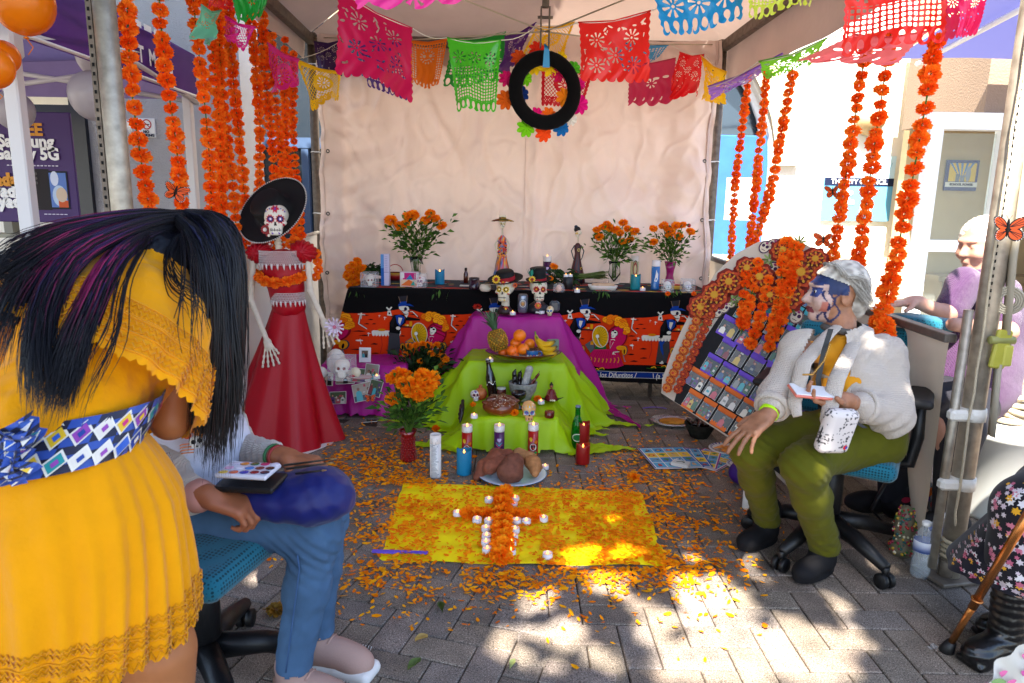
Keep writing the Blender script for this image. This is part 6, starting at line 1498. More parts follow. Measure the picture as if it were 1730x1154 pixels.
def sunflower(o,c,r,d,colr='#e8b414',cen='#8c1c14',name='hat_flower'):
 g=MB();u,w_,a=basis(d);n=12
 for k in range(n):t=2*pi*k/n;e=u*cos(t)+w_*sin(t);s=a.cross(e);g.add([V(c)+e*r*.3,V(c)+e*r*.7+s*r*.2,V(c)+e*r,V(c)+e*r*.7-s*r*.2],[(0,1,2,3)],colr)
 g.ball(V(c)+a*.002,(r*.42,)*3,8,6,cen);return g.build(name,PA,o)
s1=at(853,530,z3);o=thing('skull_bust','painted skull bust in a round black hat with sunflowers, left of the beer can','bust',s1)
g=MB();g.lathe([(.05,0),(.052,.02),(.035,.045),(.02,.06)],s1,20,col='#2a0c10');g.build('pedestal',PA,o)
b=Body(.01);b.cap(s1+V((.005,0,.03)),s1+V((0,0,.1)),.022,.018)
for k in range(5):b.ell(s1+V((.003,-.004,.045+.013*k)),(.026,.024,.006))
b.build('neck',BONE,o,.004,col='#cfc4ac')
skull(s1+V((-.002,.0,.082)),.155,-.28,'','bust',parent=o,base='#d9cdb4')
hat(o,s1+V((-.0,.02,.218)),.115,.06,BLKH,tilt_m(0,.22,-.12),.062,REDB,.1)
sunflower(o,s1+V((-.058,-.05,.225)),.03,(-.3,-1,.2));sunflower(o,s1+V((.062,-.045,.19)),.018,(.4,-1,.0),'#d85a1a');sunflower(o,s1+V((.005,-.035,.035)),.02,(0,-1,0),'#c8401a','#e0b020')
s2=at(909,528,z3);o=thing('skull_bust','painted skull bust in a tall black top hat, right of the beer can','bust',s2)
g=MB();g.lathe([(.055,0),(.06,.02),(.05,.05),(.022,.075)],s2,20,col='#15131a',xs=1.25);g.add([s2+V((-.018,-.062,.005)),s2+V((.018,-.062,.005)),s2+V((.012,-.03,.075)),s2+V((-.012,-.03,.075))],[(0,1,2,3)],'#d8d4cc');g.build('jacket',PA,o)
b=Body(.01);b.cap(s2+V((0,0,.05)),s2+V((0,0,.1)),.02,.018);b.build('neck',BONE,o,.004,col='#cfc4ac')
skull(s2+V((0,.0,.08)),.15,.12,'','bust2',parent=o,base='#d9cdb4')
hat(o,s2+V((0,.015,.208)),.085,.085,BLKH,tilt_m(0,.12,-.08),.05,REDB,.16,flat=True)
sunflower(o,s2+V((-.045,-.05,.222)),.024,(-.2,-1,.2));sunflower(o,s2+V((-.004,-.068,.055)),.024,(0,-1,.1),'#d8501a','#e0a020')
g=MB()
for k in range(5):a=-.7+k*.25;g.add([s2+V((-.05,-.03,.225)),s2+V((-.06+.02*sin(a),-.04,.26+.004*k)),s2+V((-.085+.03*k*.5,-.03,.29))],[(0,1,2)],['#1c6a5c','#2a8a74','#154c44'][k%3])
g.build('feather',PA,o)
def pr_beer(q):
 q.rect(-.05,.012,.05,.1,'#9a9ea8').rect(-.05,.012,.05,.02,'#1c2c6c').rect(-.05,.096,.05,.112,'#b82018').ell(0,.062,.026,.03,'#12387c',n=20).ell(0,.062,.021,.024,'#e0dcd0',n=20)
 for k in range(8):a=k*pi/4;q.poly([(.004*cos(a+.8),.062+.004*sin(a+.8)),(.018*cos(a),.062+.02*sin(a)),(.004*cos(a-.8),.062+.004*sin(a-.8))],'#c8781a' if k%2 else '#d8a030')
 q.rect(-.02,.024,.02,.03,'#1c2c6c')
cp=at(883,528,z3);o=thing('beer_can','silver and blue beer can with a star standing between the skull busts','can',cp);g=MB();g.lathe([(0,.003),(.024,0),(.031,.008),(.031,.11),(.026,.121),(.025,.119),(0,.118)],cp,24,col='#8a8e98');g.build('can',mat('tin',None,rough=.3,metal=.6),o)
q=Print(lambda x,y,l:cp+V(((.0316+l)*sin(x/.031),-(.0316+l)*cos(x/.031),y)),.0003,.0002);pr_beer(q);q.build('label_print',o,MATS['gloss_print'])
tealight(at(866,532,z3),'tea light on the top step, left of the beer can');tealight(at(915,530,z3),'tea light on the top step, right of the beer can')
skull(at(929,533,z3),.062,-.2,'small cream skull with pink dots at the right end of the top step','pastel',base='#dcc8a0')
g=MB();q=at(937,522,z3);o=thing('grey_case','grey rounded case behind the small cream skull','case',q);g.box(q+V((0,.03,.035)),(.07,.05,.075),bev=.015,col='#4c5054');g.build('shell',CER,o)
# on the long table (z = .757)
ZT=.757
def clear_box(p,w_,h,label,inner=None):
 o=thing('clear_box',label,'box',p);g=MB();g.box(p+V((0,0,h/2+.002)),(w_,w_,h));g.build('acrylic',ACR,o);g=MB()
 for sx in(-1,1):
  for sy in(-1,1):g.tube([p+V((sx*w_/2,sy*w_/2,.002)),p+V((sx*w_/2,sy*w_/2,h))],.0012,4)
 for z in(.002,h):
  for s_ in(-1,1):g.tube([p+V((-w_/2,s_*w_/2,z)),p+V((w_/2,s_*w_/2,z))],.0012,4);g.tube([p+V((s_*w_/2,-w_/2,z)),p+V((s_*w_/2,w_/2,z))],.0012,4)
 g.build('edge',mat('acrylic_edge','#c8ccd0',rough=.2,alpha=.6),o);return o
q=at(625,484,ZT);clear_box(q,.10,.095,'clear box with a white skull at the left end of the table');skull(q+V((0,0,.006)),.075,.3,'white sugar skull with red eyes in the leftmost clear box','plain',base='#d8d0c4')
o=thing('marigold_bunch','bunch of orange marigolds lying at the left end of the table','flower bunch',at(600,476,ZT));fl=[(590,452),(597,447),(604,444),(588,461),(597,460),(606,456),(590,470),(600,470),(608,466),(596,479),(604,440),(612,452),(586,466),(603,477),(592,484)]
for(x,y)in fl:put_flower(o,PY(x,y,4.66+random.uniform(-.04,.04)),.62)
g=MB()
for k in range(8):g.tube([PY(606,455+k,4.72),PY(625,452+k*1.4,4.85),PY(652,456+k*1.6,4.95)],.003,5,'#3c5a20')
g.build('stem',STEM,o)
lp=[(PY(610+40*random.random(),448+14*random.random(),4.8),V((1,.2,.3)))for _ in range(120)];vs,fs,cc=leaves_mesh(lp,.045,random.Random(2),('#1c3010','#2c4a16','#243c14'));g=MB();g.add(vs,fs,cols=cc);q_=g.build('foliage',STEM,o);q_['kind']='stuff'
def box_item(px,py,w_,d_,h,cols,label,name='box',cat='box',rz=0.,z=ZT):
 q=at(px,py,z);o=thing(name,label,cat,q);g=MB();g.box(q+V((0,0,h/2)),(w_,d_,h),bev=.002,rot=rz,col=cols[0]);g.build('carton',MATS['gloss_print'],o)
 M=Matrix.Rotation(rz,3,'Z');p=Print(lambda x,y,l:q+M@V((x,-d_/2-.0005-l,y)),.0003,.0003);return o,p,q
o,p,q=box_item(652,482,.055,.055,.215,['#c4bcd8'],'tall box, blue on the left side and white on the right, standing on the table');p.rect(-.0272,.002,-.006,.213,'#1c5aa8').rect(-.006,.09,.0272,.094,'#8a84a8').rect(-.027,.12,-.007,.213,'#5a90c8')
for k in range(9):p.rect(.0,.1+k*.012,.02,.103+k*.012,'#9c98b8')
p.build('print',o)
o,p,q=box_item(692,484,.12,.06,.1,['#d8c8d0'],'box with a pink and turquoise picture on the table');p.rect(-.055,.004,.055,.05,'#d8c0a8').rect(-.04,.05,.05,.095,'#c01c70').poly([(-.055,.01),(0,.05),(.055,.02),(.05,.004)],'#d86a2a').poly([(-.02,.05),(.01,.085),(.03,.05)],'#2a7ab0').poly([(.01,.01),(.03,.04),(.05,.01)],'#2a9a8a').rect(-.055,.06,-.03,.095,'#e0dcd8');p.build('print',o)
q=at(711,485,ZT);clear_box(q,.075,.09,'clear box with a white skull beside the pink picture box');skull(q+V((0,0,.006)),.07,-.2,'white sugar skull with purple eyes beside the pink picture box','catrina',base='#e0d8d4')
q=at(668,470,ZT);o=thing('basket','red handled toy basket behind the tall blue and white box','basket',q);g=MB();g.lathe([(.05,0),(.058,.03),(.06,.055),(.055,.055),(.05,.02)],q,18,cols=['#6a0f14','#a8181c','#c8a020','#6a0f14','#3a0a0c']);g.build('bowl',PA,o);g=MB();g.torus(q+V((0,0,.055)),.058,.003,(0,1,0),18,6,'#b81a20',arc=(0,pi)if True else None);g.build('handle',PA,o)
led_pillar(at(743,480,ZT),'turquoise candle on the table, left of the small hot sauce bottle',WAXB,.034,.1)
def pr_h(q):q.rect(-.05,.02,.05,.06,'#d8a818').rect(-.05,.04,.05,.048,'#b82018')
bottle(at(787,478,ZT),'small hot sauce bottle with a yellow label on the table',[(.015,0),(.0165,.004),(.0165,.065),(.008,.085),(.0075,.1)],mat('sauce','#4a1408',rough=.1,coat=.5),'#141214',prints=pr_h,capr=.0095)
g=MB();q=at(786,483,ZT);g.box(q+V((0,-.02,.004)),(.07,.05,.006),col='#c8c4bc');g.build('paper_note',MATS['print'],label='white card lying under the hot sauce bottle',cat='card')
glass_candle(at(801,488,ZT),'short dark plum candle on the table beside the hot sauce','#2a0f22',r=.035,h=.075,lit=False,wax='#1c0c18')
q=at(820,492,ZT);o=thing('white_pumpkin','small white ribbed pumpkin on the table beside the plum candle','pumpkin',q);b=Body(.012)
for k in range(9):a=k*2*pi/9;b.ell(q+V((.02*cos(a),.02*sin(a),.022)),(.018,.018,.022))
b.build('shell',BONE,o,.004,col='#d8ccb8');g=MB();g.tube([q+V((0,0,.04)),q+V((.003,0,.055))],[.005,.003],6,'#8a7a50');g.build('stalk',PA,o)
def figurine(p,h,label,dress,hatf=None,yaw=0.,bun=False):
 o=thing('skeleton_figurine',label,'figurine',p);s=h;g=MB();rs=random.Random(3)
 prof=[(.13,0),(.15,.02),(.12,.15),(.085,.3),(.06,.42),(.045,.52),(.06,.6),(.055,.66),(.02,.7)]
 n=24;vs=[p+V((r*s*(1+.08*sin(k*3+z*9))*cos(2*pi*k/n),r*s*.8*sin(2*pi*k/n),z*s))for r,z in prof for k in range(n)]
 def cc_(i,k):return dress[int((i*3+k+(i*k)%3))%len(dress)]
 g.add(vs,[(i*n+k,i*n+(k+1)%n,(i+1)*n+(k+1)%n,(i+1)*n+k)for i in range(len(prof)-1)for k in range(n)],None,True,cols=[lin(cc_(i,k))for i in range(len(prof))for k in range(n)]);g.build('dress',PA,o)
 if hatf:
  g=MB()
  for k in range(170):t=rs.random()**.8;a=rs.uniform(pi,2*pi);r=float(np.interp(t,[0,.15,.3,.42,.52,.62],[.14,.12,.085,.06,.05,.06]))*s;g.ball(p+V((r*cos(a),r*.8*sin(a),t*.62*s)),.0055+.003*rs.random(),5,3,rs.choice(dress))
  g.build('ruffle',PA,o)
 for sg in(-1,1):g=MB();g.tube([p+V((sg*.055*s,0,.66*s)),p+V((sg*.11*s,0,.56*s)),p+V((sg*.075*s,-.05*s,.44*s)),p+V((sg*.05*s,-.07*s,.4*s))],[.012*s,.011*s,.009*s,.006*s],6,'#d0c4a8' if hatf else dress[1]);g.build('arm',PA,o)
 g=MB();g.tube([p+V((0,0,.68*s)),p+V((0,0,.82*s))],.01*s,6,'#d0c4a8')
 for k in range(5):g.torus(p+V((0,0,(.7+.025*k)*s)),.012*s,.004*s,(0,0,1),8,4,'#d0c4a8')
 g.build('neck',PA,o)
 skull(p+V((0,0,.8*s)),.13*s,yaw,'','bust',parent=o,res=.0035)
 if hatf:
  g=MB();c=p+V((0,0,.925*s));n=28;rings=[(0,.06),(.05,.055),(.055,0),(.12,-.01),(.17,.0),(.165,-.008),(.1,-.022),(0,-.02)]
  vs=[c+V((r*s*cos(2*pi*k/n),r*s*.8*sin(2*pi*k/n),z*s-.02*s*cos(4*pi*k/n)*(r>.1)))for r,z in rings for k in range(n)];g.add(vs,[(i*n+k,i*n+(k+1)%n,(i+1)*n+(k+1)%n,(i+1)*n+k)for i in range(len(rings)-1)for k in range(n)],None,True,cols=[lin(['#7a6a1c','#8a2a1c','#2c4a2c','#c89a2a'][(i+k//4)%4])for i in range(len(rings))for k in range(n)])
  for k in range(5):g.ball(c+V((-.04*s+.02*s*k,-.03*s,.05*s)),.016*s,6,4,'#d8d0bc')
  g.build('hat',PA,o)
 if bun:
  g=MB();g.ball(p+V((-.015*s,.03*s,.93*s)),(.06*s,.065*s,.055*s),12,8,'#100c10');g.ball(p+V((-.04*s,.02*s,.975*s)),.032*s,8,6,'#14243c');g.build('hair',PA,o)
  for(a,z,r,c)in((-1.2,.12,.016,'#d8c078'),(-1.9,.2,.014,'#b03030'),(-.8,.26,.012,'#d8b83c'),(-1.5,.06,.015,'#5a3c8c'),(-1.3,.58,.014,'#d8c078')):rr_=float(np.interp(z,[0,.15,.3,.42,.6],[.14,.12,.085,.06,.06]))*s;sunflower(o,p+V((rr_*cos(a),rr_*.8*sin(a)-.004,z*s)),r,(cos(a),sin(a),0),c,'#6a1c14','painted_flower')
 return o
figurine(at(848,470,ZT)-V((0,.08,0)),.49,'tall skeleton lady figurine in an orange beaded dress and wide hat',['#e8601a','#f0801c','#1c1a20','#2a6aac','#d8301c','#d8b020'],True,.1)
figurine(at(974,476,ZT),.42,'slim skeleton lady figurine in a dark red gown with flowers in her hair',['#4a120f','#12303c','#5a1814'],None,-.9,True)
glass_candle(at(924,480,ZT)+V((0,.05,0)),'tall purple glass candle behind the top-hatted bust','#3a1040',r=.031,h=.2,prints=pr_vio)
o=thing('marigold_sprig','marigold with long leafy stems lying on the table behind the busts','flower bunch',at(936,460,ZT+.02));put_flower(o,PY(936,450,4.8),.62);put_flower(o,PY(930,470,4.75),.45)
g=MB()
for k in range(26):a=random.uniform(-.03,.03);g.tube([PY(942,462+k%5,4.8)+V((0,a,0)),PY(985+random.uniform(-6,6),463+(k*7)%9,4.85)+V((0,a,0)),PY(1024+random.uniform(-8,4),458+(k*5)%14,4.95)+V((0,a,0))],.0028,5,random.choice(['#4a5a24','#5c6c30','#6a7c3c']))
g.build('stem',STEM,o);lp=[(PY(920+50*random.random(),455+25*random.random(),4.78),V((1,-.2,.1)))for _ in range(140)];vs,fs,cc=leaves_mesh(lp,.05,random.Random(5),('#1c3010','#2c4a16','#24401a'));g=MB();g.add(vs,fs,cols=cc);g.build('foliage',STEM,o)['kind']='stuff'
q=at(959,489,ZT);g=MB();o=thing('black_candle_stand','black cylinder on the table carrying two tea lights','stand',q);g.cyl(q,.036,.085,20,col='#121114');g.build('cylinder',PA,o)
tealight(q+V((-.015,-.005,.086)),'left of two tea lights on the black cylinder',s=.8);tealight(q+V((.016,.004,.086)),'right of two tea lights on the black cylinder',s=.8)
q=at(944,493,ZT);o=thing('glass_dome','small glass dome over a glowing figure on the table','dome',q);g=MB();g.lathe([(.038,0),(.04,.02),(.034,.045),(.018,.058),(0,.061)],q,20);g.build('dome',ACR,o);b=Body(.01);b.ell(q+V((0,0,.02)),(.02,.018,.02));b.ell(q+V((0,0,.036)),(.012,.012,.012));b.build('figure',BONE,o,.003,col='#d8a488')
tealight(at(975,494,ZT),'tea light on the table edge left of the foam tray')
q=at(1018,489,ZT);o=thing('foam_tray','white foam tray with bread on the table','tray',q);g=MB();n=30
def rr4(a,w_,d_):c,s_=cos(a),sin(a);k=(abs(c)**4+abs(s_)**4)**-.25;return V((w_*c*k,d_*s_*k,0))
pr4=[(0,.004),(.8,.004),(.95,.03),(1.,.03),(1.,.026),(.86,0),(0,0)]
g.add([q+rr4(2*pi*k/n,.1*r,.06*r)+V((0,0,h))for r,h in pr4 for k in range(n)],[(i*n+k,i*n+(k+1)%n,(i+1)*n+(k+1)%n,(i+1)*n+k)for i in range(len(pr4)-1)for k in range(n)],None,True);g.build('tray',mat('foam','#dcd6cc',rough=.6),o)
b=Body(.01);b.cap(q+V((-.06,.0,.028)),q+V((.05,.01,.03)),.018,.014);b.cap(q+V((-.03,-.02,.03)),q+V((.07,-.01,.034)),.012,.01);o=thing('bread_roll','pale rolls lying in the foam tray','bread',q);b.build('crumb',mat('roll',None,rough=.8,var=.1),o,.004,disp=lambda P:.002*nz3(P,60,1),col='#c8a888')
WAXT=mat('wax_teal','#127a84',rough=.4,spec=.4,bump=.5,bscale=200,bdist=.002)
led_pillar(at(1073,489,ZT),'glittering teal candle near the right end of the table',WAXT,.034,.1)
def pr_lady(q,h):q.rect(-.03,.01,.03,h*.95,'#c8b88a').ell(0,h*.55,.02,h*.3,'#1c5a34',n=18).ell(0,h*.52,.014,h*.26,'#a82a2a',n=14).ell(0,h*.78,.007,.009,'#a87858')
glass_candle(at(1073,480,ZT)+V((0,.06,0)),'tall candle with a robed lady picture behind the teal candle','#c8b88a',r=.031,h=.205,lit=False,prints=pr_lady)
def pr_dove(q,h):q.rect(-.03,.005,.03,h*.4,'#12408c').rect(-.03,h*.4,.03,h*.75,'#4a88c0').rect(-.03,h*.75,.03,h,'#a8c4d8').poly([(-.012,h*.3),(0,h*.7),(.012,h*.4),(.004,h*.28)],'#e4e4e0').ell(.004,h*.5,.008,.02,'#e4e4e0')
glass_candle(at(1106,489,ZT),'tall blue glass candle with a white dove, right of the teal candle','#2a68a8',r=.029,h=.2,lit=False,prints=pr_dove)
q=at(1127,493,ZT);clear_box(q,.07,.08,'clear box with a teal-eyed skull near the right end of the table');skull(q+V((0,0,.006)),.065,.05,'white sugar skull with teal eyes and blue hair','teal',base='#e0dcd4')
q=at(1161,493,ZT);clear_box(q,.08,.085,'clear box with a blue-eyed skull at the very right end of the table');skull(q+V((0,0,.006)),.065,.05,'white sugar skull with blue eyes at the right end','blue',base='#dcd8d0')
g=MB();q=at(1143,490,ZT);g.box(q+V((0,.03,.015)),(.07,.05,.025),bev=.004,col='#d8a83c');g.box(q+V((0,.03,.033)),(.06,.045,.01),bev=.003,col='#b8402c');o=thing('sweets','little yellow and red packet between the two right hand skull boxes','packet',q);g.build('packet',MATS['gloss_print'],o)
for px,lb in((1128,'marigold bit before the teal-eyed skull'),(1172,'marigold bit at the right corner of the table')):q=at(px,496,ZT+.01);o=thing('marigold_bloom',lb,'flower',q);link_mesh('flower',GARL[1],o,(0,0,0),None,.5)
tealight(at(1078,491,ZT)+V((.03,0,0)),'tea light beside the teal candle')
q=at(1031,455,ZT);o=thing('balloon_pick','small red ball on a pick stuck in the right hand flowers','ornament',PY(1164,381,4.8));g=MB();g.ball(PY(1164,381,4.8),.014,10,8,'#a0141c');g.build('ball',CER,o)
for px in(577,745,1013,1135):
 q=PY(px if px>600 else 600,494,4.55);lp=[(q+V((random.uniform(-.06,.06),random.uniform(-.02,.02),random.uniform(-.01,.02))),V((random.uniform(-.5,.5),-.2,-1)))for _ in range(26)];vs,fs,cc=leaves_mesh(lp,.04,random.Random(px));g=MB();g.add(vs,fs,cols=cc);g.build('sprig',STEM,label={577:'green sprig hanging over the left corner of the table',745:'green sprig over the table edge below the turquoise candle',1013:'green sprig over the table edge below the foam tray',1135:'green sprig over the table edge below the pink vase'}[px],cat='sprig')
 # on the magenta stand
zs=.32;q=at(578,614,zs);clear_box(q,.13,.125,'large clear box with a white skull on the magenta stand');skull(q+V((0,0,.006)),.11,.1,'white sugar skull with red eyes in the large clear box','plain',base='#ddd4c4')
q=at(560,606,zs)+V((-.0,.1,0));o=thing('plaster_ball','round white plaster head behind the large clear box','plaster head',q);b=Body(.02);b.ell(q+V((0,0,.075)),(.055,.05,.075));b.build('shell',BONE,o,.006,col='#d8d0c4')
q=at(541,625,zs);o=thing('white_skull_side','white plaster skull half behind the red gown on the magenta stand','plaster skull',q);b=Body(.02);b.ell(q+V((0,0,.03)),(.04,.035,.035));b.build('shell',BONE,o,.005,col='#ded6ca')
q=at(609,617,zs);o=thing('spoon_rest','red and white patterned dish with a rose on the magenta stand','dish',q);g=MB();g.lathe([(0,0),(.035,.002),(.045,.01),(.042,.011),(0,.005)],q,18,xs=1.6,cols=['#d8d0cc','#d8d0cc','#a82430','#c8c0bc','#c8c0bc']);g.ball(q+V((-.05,0,.012)),(.016,.014,.01),8,6,'#a8141c');g.build('dish',CER,o)
tealight(at(636,613,zs),'tea light at the right end of the magenta stand')
q=at(599,608,zs)+V((0,.02,0));o=thing('round_plaque','small round cream plaque left of the framed portrait','plaque',q);g=MB();g.lathe([(0,0),(.03,0),(.03,.008),(0,.008)],q+V((0,0,.03)),18,axis=(0,-1,.15),col='#d8c8a8');g.build('disc',CER,o)
g=MB();q=PY(627,665,3.99);butterfly(q+V((0,-.03,-.02)),.06,.3,-.1,'little orange butterfly on the tilted photograph')
g=MB();P=[G(505,768),G(548,740),G(573,738),G(560,752),G(520,768)];g.add([p+V((0,0,.004))for p in P],[(0,1,2,3,4)]);g.build('paper_sheet',SIGNW,label='white paper sheet lying at the hem of the red gown',cat='paper')
g=MB();g.tube([G(610,714,.004),G(635,712,.006),G(660,704,.004)],.002,5);g.build('cord',MATS['white_string'],label='thin white cord on the pavers right of the magenta stand',cat='cord')
# floor at the right: metal plate with tortillas, dark mortar, plates of
FOIL=mat('foil','#b8b8bc',rough=.25,metal=.8,bump=.8,bscale=120,bdist=.006)
q=G(1137,716,.0);o=thing('foil_plate','oval silver foil plate with tortillas','plate',q);g=MB();g.lathe([(0,.004),(.07,.004),(.085,.02),(.118,.026),(.121,.022),(.08,0),(0,0)],q,36,xs=1.15);g.build('dish',FOIL,o)
for k,(dx,dy,r,lb)in enumerate(((-.02,.01,.062,'tortilla at the left of the foil plate'),(.01,.0,.066,'larger tortilla lying on top on the foil plate'))):t=thing('tortilla',lb,'tortilla',q+V((dx,dy,.01+.006*k)));g=MB();g.lathe([(0,0),(r*.97,0),(r,.003),(r*.97,.006),(0,.006)],q+V((dx,dy,.01+.006*k)),24,wob=.02);g.build('disc',mat('corn_tortilla','#c8862c',rough=.8,var=.15,vscale=60),t)
q=G(1181,738,.0);o=thing('dark_mortar','dark stone mortar of dried chillies on the pavers','mortar',q);g=MB();g.lathe([(0,0),(.05,0),(.06,.02),(.082,.06),(.09,.082),(.08,.084),(.062,.05),(0,.035)],q,26,col='#26241f');g.build('bowl',STONE,o)
for k in range(9):
 a=k*2.2;r=.045*((k*37%10)/10.);c=q+V((r*cos(a),r*sin(a),.068+.01*(k%3)));t=thing('dried_chilli',['large wrinkled','flat','curled','long','short','crooked','broad','narrow','small'][k]+' brown dried chilli heaped in the dark mortar','chilli',c,group='dried chillies heaped in the dark mortar');b=Body(.01);d=V((cos(a*1.7),sin(a*1.7),.25))*.04;b.cap(c-d,c+d,.009,.015);b.build('pod',CHI,t,.0045,disp=lambda P:.004*nz3(P,90,k),col='#2c130c')
def chip_plate(px,py,r,lb,sd_):
 q=G(px,py,0);o=thing('paper_plate',lb,'plate',q);g=MB();n=40
 rings=[(0,.004),(.62,.004),(.72,.012),(1.,.018),(1.01,.015),(.7,.0),(0,0)]
 g.add([q+V((r*rr_*cos(2*pi*k/n),r*rr_*sin(2*pi*k/n),h))for rr_,h in rings for k in range(n)],[(i*n+k,i*n+(k+1)%n,(i+1)*n+(k+1)%n,(i+1)*n+k)for i in range(len(rings)-1)for k in range(n)],'#e0dedc',True);g.build('dish',PA,o)
 p=Print(lambda x,y,l:q+V((x,y,.0195-.002+l+(.006*((math.hypot(x,y)/r-.72)/.28)-.004 if True else 0))),.001,.0002)
 for k in range(22):a=2*pi*k/22;p.ell(.87*r*cos(a),.87*r*sin(a),.008,.005,'#1c3a8c',a,8)
 p.build('blue_pattern',o)
 rs=random.Random(sd_)
 for k in range(11):
  a=rs.uniform(0,6.3);rr_=r*.5*rs.random();c=q+V((rr_*cos(a),rr_*sin(a),.012+.005*(k%4)));t=thing('tortilla_chip',['three-cornered','broken','curved','steeply tilted','flat','pale','darker','small','wide','half hidden','topmost'][k]+' chip on the '+('larger' if sd_==1 else 'smaller')+' paper plate','chip',c,group='chips on the paper plates');g=MB();M=Matrix.Rotation(rs.uniform(0,6),3,'Z')@Matrix.Rotation(rs.uniform(-.5,.5),3,'X')
  T_=[c+M@V(v)for v in((.03,0,0),(-.015,.026,.002),(-.015,-.026,.002),(0,0,.008))];T_+=[v+V((0,0,-.003))for v in T_]
  g.add(T_,[(0,1,3),(1,2,3),(2,0,3),(5,4,7),(6,5,7),(4,6,7),(0,4,5,1),(1,5,6,2),(2,6,4,0)],rs.choice(['#c87828','#d88c38','#b86820']));g.build('crisp',PA,t)
chip_plate(1225,762,.088,'white paper plate with blue rim holding chips, beside the game boards',1);chip_plate(1254,790,.08,'second white and blue paper plate, nearly hidden by the green trousers',2)
LOT=['#4aa0c8','#e8c030','#3a7ab8','#68b0d0','#d8b84a','#5a9ac0']
def game_board(q,w_,h,rz,edge,lb,sd_):
 o=thing('game_board',lb,'game board',q,group='picture game boards fanned on the pavers');M=Matrix.Rotation(rz,3,'Z');g=MB();g.box(q,(w_,h,.003),rot=rz,col='#e0dcd4');g.build('card',MATS['print'],o);rs=random.Random(sd_)
 p=Print(lambda x,y,l:q+M@V((x,y,.0016+l)),.0002,.0001);p.rect(-w_/2,-h/2,w_/2,h/2,edge).rect(-w_/2+.007,-h/2+.007,w_/2-.007,h/2-.007,'#e4e0d8')
 cw,ch=(w_-.02)/4,(h-.02)/4
 for i in range(4):
  for j in range(4):
   x0,y0=-w_/2+.01+i*cw+.002,-h/2+.01+j*ch+.002;x1,y1=x0+cw-.004,y0+ch-.004;p.rect(x0,y0,x1,y1,LOT[(i*3+j*5+sd_)%6]);l0=p.l;cx,cy=(x0+x1)/2,(y0+y1)/2;k=rs.randrange(5);s_=min(cw,ch)*.32
   if k==0:p.ell(cx,cy,s_,s_*.8,rs.choice(['#c8281c','#1c3c8c','#d87a1c']),n=10).ell(cx,cy,s_*.5,s_*.4,'#e8c030',n=8)
   elif k==1:p.poly([(cx-s_,cy-s_),(cx,cy+s_),(cx+s_,cy-s_*.6)],rs.choice(['#2c6a2c','#a8201c','#16203c'])).ell(cx,cy+s_*.3,s_*.3,s_*.3,'#d8a070')
   elif k==2:p.ell(cx,cy+s_*.4,s_*.9,s_*.6,'#2c7a34',n=10).rect(cx-s_*.15,cy-s_,cx+s_*.15,cy,'#6a3c1c')
   elif k==3:p.line([(cx-s_,cy-s_*.3),(cx,cy+s_*.5),(cx+s_,cy-s_*.2)],s_*.4,rs.choice(['#d86a1c','#6a7a84','#e0dcd0'])).ell(cx+s_*.6,cy+s_*.2,s_*.35,s_*.3,'#3c2a1c',n=8)
   else:p.rect(cx-s_*.5,cy-s_*.8,cx+s_*.5,cy+s_*.5,rs.choice(['#b82018','#2a2a6c','#c8a878'])).ell(cx,cy+s_*.7,s_*.35,s_*.35,'#b88058',n=8)
   p.l=l0
 p.build('picture_grid',o)
c_=lambda px,py,z:G(px,py,z)
game_board(c_(1200,776,.004),.21,.27,-.75,'#a01c88','game board with a magenta edge at the bottom right of the fan',3)
game_board(c_(1180,774,.008),.21,.27,-.38,'#a02a90','game board with a magenta edge in the middle of the fan',4)
game_board(c_(1158,773,.012),.22,.28,-.02,'#1c3a9c','game board with a blue edge under the front one',5)
game_board(c_(1132,773,.016),.26,.30,.12,'#1c3a9c','front game board with a blue edge, the card deck lying on it',6)
q=c_(1150,786,.02);o=thing('card_deck','small deck of picture cards lying on the front game board','card deck',q);M=Matrix.Rotation(-.55,3,'Z');rs=random.Random(3)
for k in range(7):g=MB();g.box(q+V((rs.uniform(-.002,.002),rs.uniform(-.002,.002),.0012+.0024*k)),(.085,.055,.0018),rot=-.55+rs.uniform(-.03,.03),col='#d8d4cc');g.build('card',MATS['print'],o)
p=Print(lambda x,y,l:q+M@V((x,y,.018+l)),.0003,.0002);p.rect(-.036,-.022,.036,.022,'#c8ccc8').line([(-.02,-.01),(0,.008),(.02,-.004)],.008,'#3a4a3a').ell(.01,.006,.008,.006,'#3a4a3a');p.build('card_picture',o)
